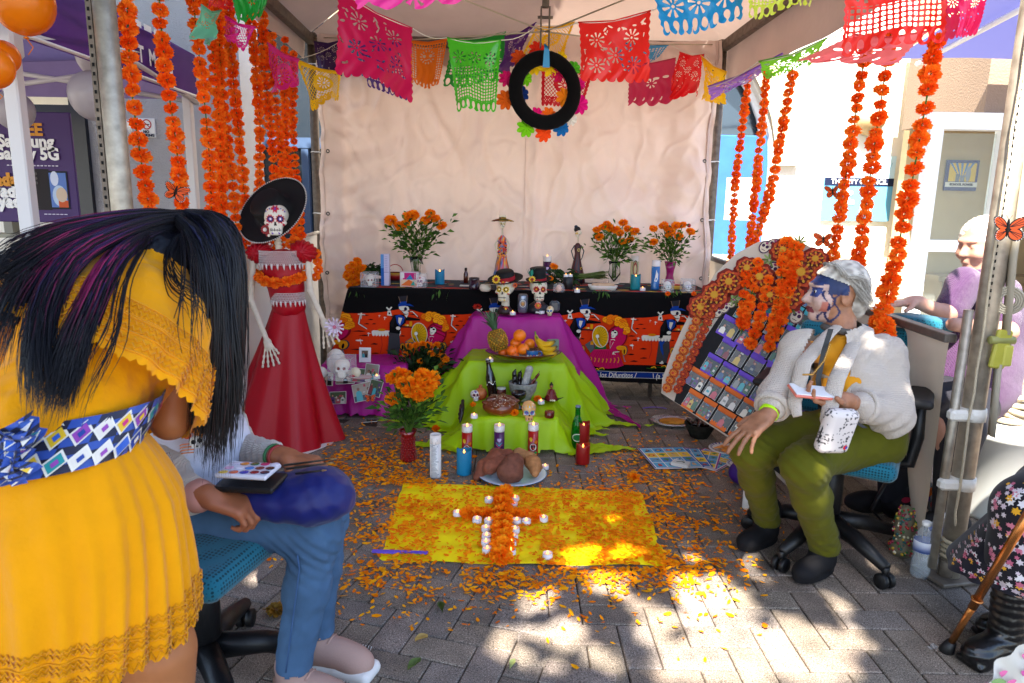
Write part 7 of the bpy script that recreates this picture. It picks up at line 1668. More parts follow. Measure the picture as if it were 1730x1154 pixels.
# people
SKIN=mat('skin',None,rough=.5,spec=.35,sss=.12,var=.05,vscale=30,bump=.15,bscale=200,bdist=.001)
HAIRM=mat('hair',None,rough=.46,spec=.28,aniso=.5)
def hand(b,W,d,n,th,curl=(.3,)*4,s=1.,spread=.12,thc=.4):
 """W wrist, d towards the fingers, n the way the palm faces, th +1/-1 side of the thumb"""
 d=V(d).normalized();n=V(n);n=(n-d*n.dot(d)).normalized();x=d.cross(n)*th;W=V(W)
 pc=W+d*.05*s;M=axm(n,d);b.box(pc,(.045*s,.036*s,.013*s),M,rd=.012*s,k=.012);b.cap(W-d*.02*s,W+d*.02*s,.023*s,.024*s,k=.015)
 for i in range(4):
  o=(1.5-i)*.0195*s;base=W+d*(.088-.004*abs(i-1))*s+x*o;L=(.036,.041,.038,.03)[i]*s;a=0.;p=base;r=(.0088,.009,.0086,.0076)[i]*s;dd=(d+x*(1.5-i)*spread).normalized()
  for j in range(3):
   a+=curl[i]*(1 if j else.6);q=p+(dd*cos(a)+n*sin(a))*L*(1,.7,.58)[j];b.cap(p,q,r,r*.9,k=.004 if j else.009);p=q;r*=.9
 t0=W+d*.02*s+x*.026*s;t1=t0+(d*.7+x*.75+n*thc).normalized()*.038*s;t2=t1+(d+x*.3+n*thc).normalized()*.03*s;b.cap(t0,t1,.013*s,.0105*s,k=.012);b.cap(t1,t2,.0105*s,.0085*s,k=.004)
def head(b,c,f,up,s=1.,ears=True):
 """c centre of the skull, f where the face looks"""
 f=V(f).normalized();up=V(up);up=(up-f*up.dot(f)).normalized();x=f.cross(up);c=V(c);T=lambda a,q,z:c+(x*a+f*q+up*z)*s;M=axm(up,f)
 b.ell(T(0,-.012,.025),(.095*s,.076*s,.09*s),M,k=.02);b.ell(T(0,.032,-.03),(.062*s,.057*s,.075*s),M,k=.025);b.ell(T(0,.068,-.088),(.022*s,.024*s,.017*s),M,k=.02)
 b.cap(T(0,.086,.012),T(0,.108,-.028),.007*s,.0125*s,k=.012);b.ell(T(0,.094,-.032),(.012*s,.019*s,.009*s),M,k=.008);b.ell(T(0,.078,.028),(.018*s,.05*s,.012*s),M,k=.015)
 for g_ in(-1,1):
  b.ell(T(g_*.032,.094,.004),(.016*s,.017*s,.012*s),M,k=.008,op='s');b.ell(T(g_*.032,.076,.004),(.0135*s,)*3,k=.004);b.ell(T(g_*.04,.06,-.03),(.03*s,.026*s,.026*s),M,k=.02)
  if ears:b.ell(T(g_*.078,-.01,-.008),(.02*s,.007*s,.032*s),M,k=.008);b.ell(T(g_*.086,.0,-.006),(.01*s,.006*s,.018*s),M,k=.004,op='s')
 b.ell(T(0,.09,-.057),(.011*s,.023*s,.006*s),M,k=.006);b.ell(T(0,.088,-.067),(.011*s,.02*s,.006*s),M,k=.005)
 b.cap(T(0,.101,-.062),T(0,.095,-.062),.0025*s,.0025*s,k=.002,op='s')
 return T,x,f,up
def locks(name,guides,parent,n,r,cols,spread=.03,seed=1,tip=.25,wave=.004,seg=14):
 rs=random.Random(seed);g=MB()
 for k in range(n):
  G_=rs.choice(guides);off=V((rs.gauss(0,1),rs.gauss(0,1),rs.gauss(0,1)));off.normalize();off*=spread*rs.random()**.5;L=rs.uniform(.78,1.0);ph=rs.uniform(0,6);P=[]
  for j in range(seg):
   t=j/(seg-1)*L*(len(G_)-1);i=min(int(t),len(G_)-2);u=t-i;p0,p1,p2,p3=G_[max(i-1,0)],G_[i],G_[i+1],G_[min(i+2,len(G_)-1)]
   p=.5*((2*p1)+(p2-p0)*u+(2*p0-5*p1+4*p2-p3)*u*u+(3*p1-p0-3*p2+p3)*u**3);w_=j/(seg-1);P.append(p+off*(.35+.9*w_)+V((sin(ph+w_*9),cos(ph+w_*7),0))*wave*w_)
  c=rs.choice(cols);g.tube(P,[r*(1 if j<seg*.6 else 1-(j/(seg-1)-.6)/.4*(1-tip))for j in range(seg)],5,cols=[c(j/(seg-1))if callable(c)else c for j in range(seg)],caps=False,flat=.6)
 return g.build(name,HAIRM,parent)
def surf(name,m,parent,cen,U,Wd,rx,ry,nv,nu,hem=0.,pleat=(0,0),a0=0.,a1=2*pi,hemn=30,cols=None):
 """cloth hanging round a path: cen(v), ellipse radii rx(v), ry(v) along U(v), Wd(v)"""
 def f(u,v):
  a=a0+(a1-a0)*u;vv=v*(1-hem*.0);p=cen(vv);k=1+pleat[0]*(.25+v)*sin(a*pleat[1]+2.2*sin(a*3+v*2))+pleat[0]*.7*sin(a*pleat[1]*.37+v*3)
  q=p+U(vv)*rx(vv)*cos(a)*k+Wd(vv)*ry(vv)*sin(a)*k
  if hem and v>.985:q=q+(cen(1)-cen(.9)).normalized()*hem*abs(sin(a*hemn))
  return q
 g=MB();g.grid(f,nu,nv);g.build(name,m,parent);return f
def zigzag(g,f,v0,dv,n,r,out=.003,a0=0.,a1=1.,cen=None):
 P=[]
 for k in range(n*2+1):u=a0+(a1-a0)*k/(n*2);p=V(f(u%1.0001,v0+dv*(k%2)));P.append(p+(p-cen(v0)).normalized()*out)
 g.tube(P,r,4,caps=False)
pxt=lambda*a:[PT(*q)for q in a]
# woman in the yellow dress, bending over, her back to us
YD=mat('yellow_dress','#f0a000',rough=.85,spec=.12,sheen=.2,transl=.2,var=.06,vscale=9,bump=.7,bscale=38,bdist=.006,weave=.15,wscale=500)
wm=thing('person','woman in a yellow off-shoulder dress with long black hair, bending over at the left','person',(-.75,1.2,0))
wa,ch_,nk,hd=PT(92,742,1.27),PT(190,560,1.40),PT(262,452,1.49),PT(335,448,1.6)
kl,kr=PT(90,1150,1.28),PT(272,1150,1.29);shR,shL=PT(306,545,1.47),PT(70,452,1.42)
b=Body(.03);hp=wa+V((0.02,.0,-.12))
b.chain([hp,wa,ch_,nk,hd-V((.03,0,0))],[.13,.105,.12,.05,.045]);b.cap(shL,shR,.05,.05)
for kn,fx,sg in((kl,kl+V((-.02,.0,-.4)),-1),(kr,kr+V((.02,.03,-.4)),1)):
 b.chain([hp+V((.08*sg,0,-.02)),kn+V((0,0,.06)),kn,kn+V((0,-.01,-.1)),fx+V((0,0,.08)),fx+V((0,0,.03))],[.085,.06,.052,.054,.034,.036]);b.cap(fx+V((0,-.02,.03)),fx+V((.03,.13,.02)),.035,.026)
elR,wrR=PT(288,712,1.46),PT(338,636,1.62);b.chain([shR,elR,wrR],[.044,.033,.024]);hand(b,wrR,wrR-elR,(0,0,-1),1,(.7,.8,.9,1))
elL,wrL=PT(-40,640,1.5),PT(60,640,1.75);b.chain([shL,elL,wrL],[.048,.04,.026]);hand(b,wrL,wrL-elL,(0,0,-1),-1)
fW=V((.62,.55,-.62));head(b,hd,fW,V((.5,.3,.8)))
b.build('body',SKIN,wm,.0065,col='#a5683f')
dirS=(ch_-wa).normalized();ax_h=(shR-shL).normalized()
sk_c=lambda v:wa.lerp(PT(115,1062,1.27),v)+V((.015*sin(v*3),0,0))
fk=surf('skirt',YD,wm,sk_c,lambda v:V((1,-.12,.02)),lambda v:V((.1,1,0)),lambda v:.148+.045*min(1,v*3.2)**.6+.03*v,lambda v:.12+.05*min(1,v*3)**.6+.02*v,60,300,.010,(.028,27),hemn=46)
g=MB()
for v0 in(.80,.825,.875,.90,.945,.97):zigzag(g,fk,v0,.018,130,.0022,.003,cen=sk_c)
for v0 in(.815,.865,.915,.965):g.tube([V(fk(k/240,v0))+(V(fk(k/240,v0))-sk_c(v0)).normalized()*.002 for k in range(241)],.0016,4,caps=False)
g.build('crochet_trim',YD,wm)
b=Body(.04);b.chain([wa+dirS*-.02,wa+dirS*.08,ch_,nk-dirS*.02],[.115,.125,.15,.09]);b.cap(shL.lerp(ch_,.25),shR.lerp(ch_,.22),.082,.078)
b.build('bodice',YD,wm,.008,disp=lambda P:.009*nz3(P,22,1)+.005*nz3(P,60,2)+.002*nz3(P,130,4))
up0=nk.lerp(ch_,.35);lo0=wa.lerp(ch_,.55)
U_,W_2=ax_h,dirS.cross(ax_h)
fl_c=lambda v:up0.lerp(lo0,v)
ff=surf('flounce',YD,wm,fl_c,lambda v:U_,lambda v:W_2,lambda v:.155+.075*v**.8,lambda v:.115+.085*v**.7,36,240,.010,(.03,15),hemn=44)
g=MB()
for v0 in(.5,.56,.66,.72,.82,.88):zigzag(g,ff,v0,.04,110,.0021,.003,cen=fl_c)
for v0 in(.48,.62,.64,.78,.95):g.tube([V(ff(k/200,v0))+(V(ff(k/200,v0))-fl_c(v0)).normalized()*.002 for k in range(201)],.002,4,caps=False)
for k in range(150):p=V(ff(k/150,.60));g.ball(p+(p-fl_c(.6)).normalized()*.002,.0032,5,3)
g.build('crochet_trim',YD,wm)
SD=['#c0186c','#1c3a8c','#d8d0c4','#1c8a8c','#8a3c9c','#d8b020','#2a5ab8'];DKS='#1c1c34'
def sash_map(o_,rx_,ry_,h,tl):return lambda x,y,l:o_+V((1,-.12,.02))*(rx_+.003+l*2+.002*sin(y*60+x*9))*cos(x/.17)+V((.1,1,0))*(ry_+.003+l*2)*sin(x/.17)+(dirS*(y*1.0))+V((0,0,tl*cos(x/.17)))
q=Print(sash_map(wa+dirS*.022,.158,.135,.1,.012),0,.0006);n=64;Lc=2*pi*.17
for k in range(n):x0,x1=Lc*k/n,Lc*(k+1)/n;q.l=.0;[q.poly([(x0,y0),(x1,y0),(x1,y0+.0184),(x0,y0+.0184)],'#2c4a9a' if(k//3+j)%2 else DKS)for j,y0 in enumerate([-.055+.0183*i for i in range(6)])]
rs=random.Random(8)
for k in range(27):
 for j in range(2):
  cx,cy=Lc*(k+.5*j)/27,-.028+.052*j;q.l=.003;c=rs.choice(SD);q.poly([(cx-.021,cy),(cx,cy-.026),(cx+.021,cy),(cx,cy+.026)],'#ded8cc');q.poly([(cx-.016,cy),(cx,cy-.02),(cx+.016,cy),(cx,cy+.02)],c);q.poly([(cx-.007,cy),(cx,cy-.009),(cx+.007,cy),(cx,cy+.009)],rs.choice(SD))
sm_=mat('satin_print',None,rough=.45,spec=.4,sheen=.1);q.build('sash',wm,sm_)
def ribbon_piece(p0,p1,w0,w1,nm,par,bend,seed):
 p0,p1=V(p0),V(p1);d=p1-p0;s_=d.cross(V((0,1,0))).normalized();mp=lambda x,y,l:p0+d*x+s_*(y*(w0+(w1-w0)*x)+.0)+V((0,-1,0))*(.02*bend*sin(pi*x)+.008*sin(y*14+x*5)+l+.004)-V((0,0,.01*sin(x*5)))
 q=Print(mp,0,.0006);rs=random.Random(seed)
 for i in range(10):
  for j in range(6):q.l=0;q.poly([(i/10,-.5+j/6),((i+1)/10,-.5+j/6),((i+1)/10,-.5+(j+1)/6),(i/10,-.5+(j+1)/6)],'#2c4a9a' if(i+j)%3 else DKS)
 for i in range(4):
  for j in range(2):cx,cy=.13+.25*i,-.22+.45*j;q.l=.0016;q.poly([(cx-.1,cy),(cx,cy-.2),(cx+.1,cy),(cx,cy+.2)],'#ded8cc');q.poly([(cx-.07,cy),(cx,cy-.14),(cx+.07,cy),(cx,cy+.14)],rs.choice(SD))
 q.build(nm,par,sm_)
kn_=PT(12,742,1.1)
for k,(a,c)in enumerate((((70,712,1.11),(-30,760,1.1)),((60,745,1.1),(-20,735,1.09)),((22,745,1.09),(20,828,1.08)),((10,740,1.1),(52,812,1.1)))):ribbon_piece(PT(*a),PT(*c),.045 if k<2 else.03,.06 if k<2 else.055,'bow',wm,1,k)
def hc(a,bcol,lo=.15,hi=.55):
 A,B=np.array(lin(a)),np.array(lin(bcol));return lambda t:tuple(mixc(A,B,np.array(max(0,1-abs((t-(lo+hi)/2)/((hi-lo)/2))))))
BK='#0b0910'
Gb=[pxt((330,366,1.55),(270,372,1.46),(200,395,1.36),(120,440,1.25),(75,520,1.18),(62,610,1.14),(66,690,1.12)),pxt((320,372,1.55),(250,395,1.44),(190,440,1.32),(150,520,1.2),(115,610,1.16),(92,700,1.13)),pxt((330,366,1.56),(260,362,1.46),(170,375,1.37),(80,400,1.27),(10,440,1.2),(-30,520,1.17)),pxt((325,360,1.56),(250,366,1.45),(150,395,1.33),(60,450,1.22),(10,540,1.17),(-10,620,1.15)),pxt((325,380,1.54),(258,395,1.44),(195,440,1.3),(150,530,1.21),(118,610,1.17),(95,680,1.15)),pxt((320,362,1.56),(230,372,1.44),(120,405,1.3),(40,455,1.2),(-20,500,1.17))]
mg=[hc(BK,'#6a1440',.25,.8),hc(BK,'#3a1c50',.2,.7),hc(BK,'#8a2050',.35,.75),hc(BK,'#241838',.3,.8)]
locks('hair',Gb+[Gb[0],Gb[1],Gb[4],Gb[1],Gb[4],Gb[0]],wm,1900,.0019,[BK,BK]+mg,.024,3,tip=.08,seg=12)
Gr=[pxt((325,362,1.55),(372,385,1.52),(388,450,1.5),(384,560,1.5),(370,680,1.5),(362,800,1.5)),pxt((320,365,1.53),(352,400,1.49),(372,470,1.48),(380,580,1.48),(384,680,1.49),(378,770,1.5)),pxt((315,362,1.54),(358,375,1.5),(390,430,1.5),(392,540,1.51),(386,640,1.52),(370,760,1.53)),pxt((300,370,1.5),(330,400,1.46),(352,460,1.45),(358,560,1.46),(350,680,1.47),(345,770,1.48)),pxt((318,362,1.58),(360,370,1.58),(388,400,1.58),(394,480,1.58),(390,600,1.58),(378,690,1.58))]
locks('hair',Gr,wm,1500,.0021,[BK,BK,BK,hc(BK,'#1c1c38',.05,.5),hc(BK,'#3a1c1c',.6,1.)],.034,5,tip=.08,seg=12)
Gt=[[hd+V((.03*cos(a),-.02+.02*sin(a),.095)),hd+V((.0,-.06,.085))+V((-.05*cos(a*2),0,0)),hd+V((-.04+.07*cos(a),-.095,.03)),hd+V((-.02+.11*cos(a),-.10,-.04)),hd+V((-.0+.10*cos(a),-.09,-.13))]for a in[k*.4 for k in range(9)]]
locks('hair',Gt,wm,900,.0026,[BK,BK,hc(BK,'#202040',.1,.5)],.022,9)
locks('hair',[pxt((300,400,1.43),(285,440,1.38),(300,480,1.36),(335,510,1.36),(350,600,1.4)),pxt((310,395,1.43),(320,440,1.38),(322,500,1.34),(318,560,1.33),(330,640,1.35)),pxt((250,400,1.4),(210,470,1.26),(190,560,1.19),(150,640,1.15),(120,715,1.12))],wm,46,.0011,[BK],.03,8,tip=.1)
b=Body(.02);b.ell(hd+V((0,-.01,.01)),(.1,.108,.1));b.cap(hd+V((0,-.02,.0)),nk.lerp(hd,.3)+V((0,-.06,.02)),.09,.06);b.build('hair',HAIRM,wm,.006,disp=lambda P:.002*np.sin(P[:,0]*500+P[:,1]*300),col=BK)
for k in range(5):pass
# office chairs
def m_teal():
 m=mat('teal_fabric','#1c6478',rough=.85,spec=.15,sheen=.2,bump=.3,bscale=300,bdist=.001);n=m.node_tree;L=n.links.new;b_=n.nodes['Principled BSDF']
 vo=n.nodes.new('ShaderNodeTexVoronoi');vo.inputs['Scale'].default_value=105;vo.inputs['Randomness'].default_value=.12;tc=n.nodes.new('ShaderNodeTexCoord');L(tc.outputs['Object'],vo.inputs['Vector'])
 mr=n.nodes.new('ShaderNodeMapRange');mr.inputs[1].default_value=.3;mr.inputs[2].default_value=.42;mr.inputs[3].default_value=.3;mr.inputs[4].default_value=1.;L(vo.outputs['Distance'],mr.inputs[0])
 hv=n.nodes.new('ShaderNodeHueSaturation');c=b_.inputs['Base Color'].links[0].from_socket;L(mr.outputs[0],hv.inputs['Value']);L(c,hv.inputs['Color']);L(hv.outputs[0],b_.inputs['Base Color']);return m
TEAL=m_teal();BLKP=mat('black_plastic','#101012',rough=.45,spec=.4,bump=.1,bscale=200)
def chair(p,yaw,zs,label,base=0.,back=True):
 o=thing('office_chair',label,'chair',p,yaw);M=Matrix.Translation(p)@Matrix.Rotation(yaw,4,'Z');T=lambda*a:M@V(a);A=np.array(M.to_3x3())
 b=Body(.03);b.box(T(0,0,zs-.035),(.22,.21,.035),A,rd=.034);b.ell(T(0,0,zs-.01),(.19,.18,.03),A);b.build('seat',TEAL,o,.012)
 if back:
  b=Body(.03);b.box(T(0,.25,zs+.22),(.20,.035,.19),A@rotm(-.12),rd=.034);b.ell(T(0,.235,zs+.21),(.17,.05,.16),A);b.build('backrest',TEAL,o,.012)
  g=MB();g.tube([T(0,.1,zs-.08),T(0,.28,zs-.06),T(0,.31,zs+.2)],.022,8);g.build('back_post',BLKP,o)
  for sg in(-1,1):
   g=MB();g.tube([T(sg*.17,.05,zs-.07),T(sg*.25,.05,zs-.06),T(sg*.262,.06,zs+.04),T(sg*.258,.05,zs+.19)],[.016,.02,.022,.018],8);ar=g.build('armrest',BLKP,o)
   b=Body(.02);b.box(T(sg*.255,.0,zs+.205),(.042,.125,.016),A,rd=.015);b.build('arm_pad',mat('arm_pad','#1c1a1a',rough=.6),ar,.008)
 g=MB();g.cyl(T(0,0,.09),.028,zs-.15,14);g.cyl(T(0,0,.16),.045,zs-.28,14);g.box(T(0,0,zs-.08),(.24,.2,.03),bev=.01);g.build('column',BLKP,o)
 for k in range(5):
  a=k*2*pi/5+base;c,s_=cos(a),sin(a);g=MB();g.tube([T(.02*c,.02*s_,.13),T(.15*c,.15*s_,.115),T(.29*c,.29*s_,.075)],[.036,.03,.02],8);lg=g.build('base_leg',BLKP,o)
  g=MB();w=T(.29*c,.29*s_,.028);t=(M.to_3x3()@V((-s_,c,0)));g.cyl(w-t*.024,.028,.018,14,axis=t);g.cyl(w+t*.006,.028,.018,14,axis=t);g.cyl(w+V((0,0,.02)),.012,.03,8);g.build('castor',BLKP,lg)
 return o
chair(V((1.21,2.40,0)),-.55,.45,'teal office chair with black arms, the old woman sitting on it',.55)
chair(V((-.80,1.62,0)),1.35,.47,'teal dotted office chair under the person in blue jeans',.25,back=False)
# old woman
ow=thing('person','old woman with short white hair, blue face paint, cream cardigan and green trousers','person',(1.2,2.3,0))
hip=V((1.24,2.33,.50));kR,kL=G(1270,772,.475),G(1363,800,.475);aR,aL=G(1298,895,.09),G(1396,945,.09)
chs,nb=PT(1440,640,2.33),PT(1428,566,2.34);sR,sL=PT(1360,600,2.28),PT(1500,612,2.36);hc_=PT(1420,500,2.36);fo=V((-1.,.12,.03))
eR,wR=PT(1318,676,2.2),PT(1300,712,2.13);eL,wL=PT(1514,712,2.26),PT(1432,686,2.12)
b=Body(.02);b.chain([hip,chs,nb,hc_+V((.02,.01,-.02))],[.08,.066,.044,.055]);b.chain([sR,eR,wR],[.04,.036,.024]);b.chain([sL,eL,wL],[.04,.036,.024]);b.chain([hip,kR,aR],[.06,.045,.03]);b.chain([hip,kL,aL],[.06,.045,.03]);b.cap(sR,sL,.026)
hand(b,wR,V((-.55,-.25,-.38)),V((.1,.1,-1)),-1,(.22,.2,.22,.3),1.,.2,.2)
hand(b,wL,V((-1,-.1,.05)),V((-.1,-.3,1)),-1,(.55,.6,.65,.7),.95,.04,.7)
T_,x_,f_,u_3=head(b,hc_,fo,(.1,0,1),.98)
xh,fh,uh=np.array(x_),np.array(f_),np.array(u_3);ch=np.array(hc_)
def facec(P):
 c=np.tile(np.array(lin('#9a6a4e')),(len(P),1));q=(P-ch)/.98;x,f,z=q@xh,q@fh,q@uh;ax=np.abs(x);n=nz3(P,60,2)
 hd_=(z>-.13)&(f>-.12)&(np.linalg.norm(q,axis=1)<.14)
 c[hd_&(f>.035)]=lin('#b89a90')
 c[hd_&(f>.02)&(z>.03+.01*n)&(z<.11)]=lin('#1c2e5c');c[hd_&(f>-.012+.006*n)&(f<.05)&(z>.0)&(z<.09)]=lin('#1a2a54')
 for s_,t_ in((0,.5),(.018,1.7),(-.02,3.1)):c[hd_&(z<.012)&(z>-.1)&(np.abs(f-.036-s_-.012*np.sin(z*75+t_))<.0042)]=lin('#1c2450')
 c[hd_&(f>.045)&(f<.07)&(np.abs(z+.045)<.018)&(ax>.03)]=lin('#b06a5c')
 c[hd_&(f>.07)&(np.abs(z+.062)<.010)&(ax<.026)]=lin('#6c2c38');c[hd_&(f>.066)&(z>-.012)&(z<.022)&(ax>.012)&(ax<.05)]=lin('#2c3c74')
 return c*(1+.16*nz3(P,95,5)+.08*nz3(P,260,1))[:,None]
b.build('body',SKIN,ow,.0042,disp=lambda P:.0009*nz3(P,130,3),colf=facec)
g=MB()
for sg in(-1,1):g.ball(T_(sg*.032,.0775,.004),.0125,10,8,'#d8d4cc');g.ball(T_(sg*.032,.0835,.004),.008,8,6,'#2a1c14')
g.build('eye',CER,ow)
b=Body(.012);T2=T_
b.ell(T2(0,-.016,.03),(.093,.081,.094),axm(u_3,f_));b.ell(T2(0,-.06,-.03),(.045,.066,.06),axm(u_3,f_));b.ell(T2(0,.042,.064),(.036,.05,.024),axm(u_3,f_))
def hk(vs):q=(vs-ch)/.98;f,z,x=q@fh,q@uh,np.abs(q@xh);return(z>np.where(f>-.005,.04+f*.35,-.10))&~((f>-.035)&(z<.035)&(x>.03))
b.build('hair',mat('white_hair',None,rough=.5,spec=.4,bump=.7,bscale=120,bdist=.004),ow,.004,disp=lambda P:.0009*np.sin((P@uh)*420+3*nz3(P,40,1))+.0012*nz3(P,110,2),colf=lambda P:mixc(lin('#8c867e'),lin('#c4beb4'),.5+.9*nz3(P,90,4)),keep=hk)
gs=[]
for k in range(26):a=-1.2+k*.1;gs.append([T2(.05*sin(k*2.4),.045-.02*abs(sin(k)),.105),T2(.078*sin(k*2.4),-.0,.095-.03*abs(sin(k*2.4))),T2(.084*(1 if k%2 else-1),-.055,.03+.03*sin(k)),T2(.072*(1 if k%2 else-1),-.095,-.02+.02*sin(k*3))])
locks('hair',gs,ow,900,.0008,['#b8b2a8','#d0ccc4','#a09a90','#8c8680'],.016,4,seg=8)
g=MB();g.ball(T2(.086,.0,-.04),.006,8,6,'#c8b070');g.build('earring',mat('gold',None,rough=.25,metal=.9),ow)
GT=mat('green_trousers','#50500a',rough=.8,spec=.15,sheen=.04,bump=.2,bscale=250,bdist=.001)
b=Body(.03);b.chain([hip+V((.05,.03,-.0)),hip.lerp(kR,.5)+V((0,0,.01)),kR,kR.lerp(aR,.35),aR+V((0,0,.01))],[.12,.084,.066,.057,.051]);b.chain([hip+V((.03,-.06,-.0)),hip.lerp(kL,.5),kL,kL.lerp(aL,.35),aL+V((0,0,.02))],[.12,.086,.069,.06,.054])
def folds(cs,amp,fr):
 C=[np.array(V(c))for c in cs]
 def d(P):
  o=.003*nz3(P,26,3)+.0022*nz3(P,70,5)
  for c in C:r=np.linalg.norm(P-c,axis=1);o+=amp*np.exp(-(r/.1)**2)*np.sin((P[:,2]*1.+P[:,0]*.9+.02*nz3(P,9,4))*fr+3*nz3(P,14,1))
  return o
 return d
b.build('trousers',GT,ow,.0065,disp=folds((kR,kL,aR+V((0,0,.08)),aL+V((0,0,.1)),hip),.0036,150),keep=lambda v:(v[:,2]>.085))
SHOE=mat('black_suede','#121114',rough=.8,spec=.25,bump=.2,bscale=200,bdist=.001)
for a,dr in((aR,V((-.75,-.5,0))),(aL,V((-.78,-.55,0)))):
 d=dr.normalized();b=Body(.02);z=V((0,0,1));c=V((a.x,a.y,0));M=axm(z,d)
 b.cap(c+z*.15,c+z*.06,.05,.048);b.ell(c+d*.05+z*.045,(.10,.042,.038),M);b.ell(c+d*.105+z*.034,(.05,.042,.03),M);b.ell(c+d*.045+z*.014,(.112,.045,.014),M,k=.01);b.build('boot',SHOE,ow,.006)
CARD=mat('cream_knit','#bcb0a4',rough=.9,spec=.1,sheen=.2,weave=.6,wscale=66,bump=.4,bscale=45,bdist=.008)
b=Body(.035);b.chain([hip+V((.02,.02,.06)),chs+V((.0,0,-.03)),chs.lerp(nb,.5)],[.118,.108,.084]);b.cap(sR,sL,.035,.035);b.build('shirt',mat('mustard_shirt','#d08c0a',rough=.8,sheen=.2,bump=.3,bscale=60,bdist=.003),ow,.008,disp=lambda P:.004*nz3(P,30,1)+.003*nz3(P,80,3))
g=MB();g.torus(nb+V((-.005,0,.006)),.055,.012,(.15,0,1),24,8);g.build('collar',mat('grey_collar','#55504c',rough=.9),ow)
b=Body(.035);b.chain([hip+V((.04,.03,.02)),hip+V((.03,.02,.10)),chs+V((.01,.01,-.02)),chs.lerp(nb,.6)],[.136,.130,.116,.09]);b.cap(sR,sL,.072,.078);b.chain([sR,eR,wR.lerp(eR,.45)],[.067,.057,.045]);b.chain([sL,eL,wL.lerp(eL,.35)],[.074,.065,.046]);b.cap(nb+V((.05,.04,-.01)),nb+V((.05,-.03,-.03)),.05)
fd=np.array(V((-.50,-.86,0)).normalized());sd2=np.array(V((.86,-.50,0)).normalized());nbn=np.array(PT(1405,585,2.25));wst=np.array(PT(1382,720,2.15))
def opn(vs):
 t=np.clip((nbn[2]+.03-vs[:,2])/(nbn[2]-wst[2]+.03),0,1.3)[:,None];ctr=nbn+(wst-nbn)*t;s_=(vs-ctr)@sd2;fr=(vs-ctr)@fd;w_=.045+.030*np.sin(np.clip(t[:,0],0,1)*2.6);head_=(np.linalg.norm(vs-np.array(nb)-np.array([-.01,0,.03]),axis=1)<.07)
 return~(((np.abs(s_)<w_)&(fr>-.10)&(vs[:,2]>.44)&(np.linalg.norm(vs-np.array(wR),axis=1)>.12))|head_)
b.build('cardigan',CARD,ow,.007,disp=lambda P:.006*nz3(P,17,6)+.0035*nz3(P,45,2)+.006*np.sin((P[:,2]-.8*P[:,0])*95+2.5*nz3(P,12,4))*np.clip(nz3(P,9,1)+.3,0,1),keep=opn)
for pts in(((1432,548,2.36),(1404,572,2.24),(1362,622,2.13),(1346,690,2.1),(1352,715,2.08)),((1470,560,2.38),(1448,590,2.24),(1420,650,2.1),(1404,720,2.06),(1405,740,2.05))):
 P=pxt(*pts);Q=[]
 for a,c in zip(P[:-1],P[1:]):Q+=[a.lerp(c,k/6)for k in range(6)]
 g=MB();g.tube(Q+[P[-1]],[.014+.012*sin(pi*k/len(Q))for k in range(len(Q)+1)],10,flat=.4);g.build('lapel',CARD,ow)
for w_,e_,rd in((wR,eR,.05),(wL,eL,.048)):c=w_.lerp(e_,.42);g=MB();g.torus(c,rd,.009,e_-w_,22,8,flat=1.8);g.build('cuff',CARD,ow)
g=MB();c=wR.lerp(eR,.12);ax2=(eR-wR).normalized();g.lathe([(.031,-.008),(.032,-.007),(.032,.007),(.031,.008)],c,20,axis=ax2);g.build('wristband',mat('lime_band','#a8d80a',rough=.4),ow)
g=MB();P=[PT(x,y,2.13)for x,y in((1410,562),(1398,600),(1388,650),(1392,700),(1440,715),(1470,735))]
for a,c in zip(P[:-1],P[1:]):s_=V((.009,0,.0));g.add([a-s_,a+s_,c+s_,c-s_],[(0,1,2,3)])
g.build('strap',BLKP,ow)
g=MB();P=pxt((1408,590,2.12),(1398,618,2.08),(1378,642,2.06),(1360,642,2.08));
for a,c in zip(P[:-1],P[1:]):[g.ball(a.lerp(c,k/9),.0035,6,4,'#c89a50')for k in range(9)]
g.build('necklace',MATS['gold'],ow)
ph_=wL+V((-.11,-.02,.028));o=thing('phone','white phone with a salmon case in the old woman\'s hand','phone',ph_);Mp=Matrix.Rotation(.05,3,'Z')@Matrix.Rotation(.3,3,'X')@Matrix.Rotation(.1,3,'Y');g=MB();g.box(ph_,(.145,.07,.011),rot=Mp,bev=.004,col='#d0705c');g.box(ph_+Mp@V((0,0,.007)),(.138,.064,.004),rot=Mp,bev=.001,col='#d8d8dc');g.build('case',CER,o)
pq=PT(1420,740,2.06);o=thing('pouch','small white crossbody pouch with black speckles on the old woman\'s thigh','bag',pq);Mq=axm((.15,-.15,1),(1,.3,0));b=Body(.02);b.box(pq,(.058,.024,.075),Mq,rd=.022)
b.build('pouch',mat('speckle',None,rough=.6),o,.004,colf=lambda P:np.where(((nz3(P,330,2)+nz3(P,210,7)+.9*nz3(P,45,3))>.85)[:,None],lin('#17161c'),lin('#cfc6c2')))
g=MB();Mm=Matrix(Mq.tolist());g.tube([pq+Mm@V((.056*cos(a),-.0,.073*sin(a)))for a in[k*pi/12 for k in range(-2,15)]],.004,6);g.build('zip',BLKP,o)
q=Print(lambda x,y,l:pq+Mm@V((x,-.0245-l,y)),.001,.0004);q.ell(.03,-.045,.008,.008,'#c82030').ell(.034,-.045,.004,.005,'#2040a0');q.build('emblem',o)
for q in(ow,bpy.data.objects['phone'],bpy.data.objects['pouch'],bpy.data.objects['office_chair']):q.location+=V((.02,.07,0))
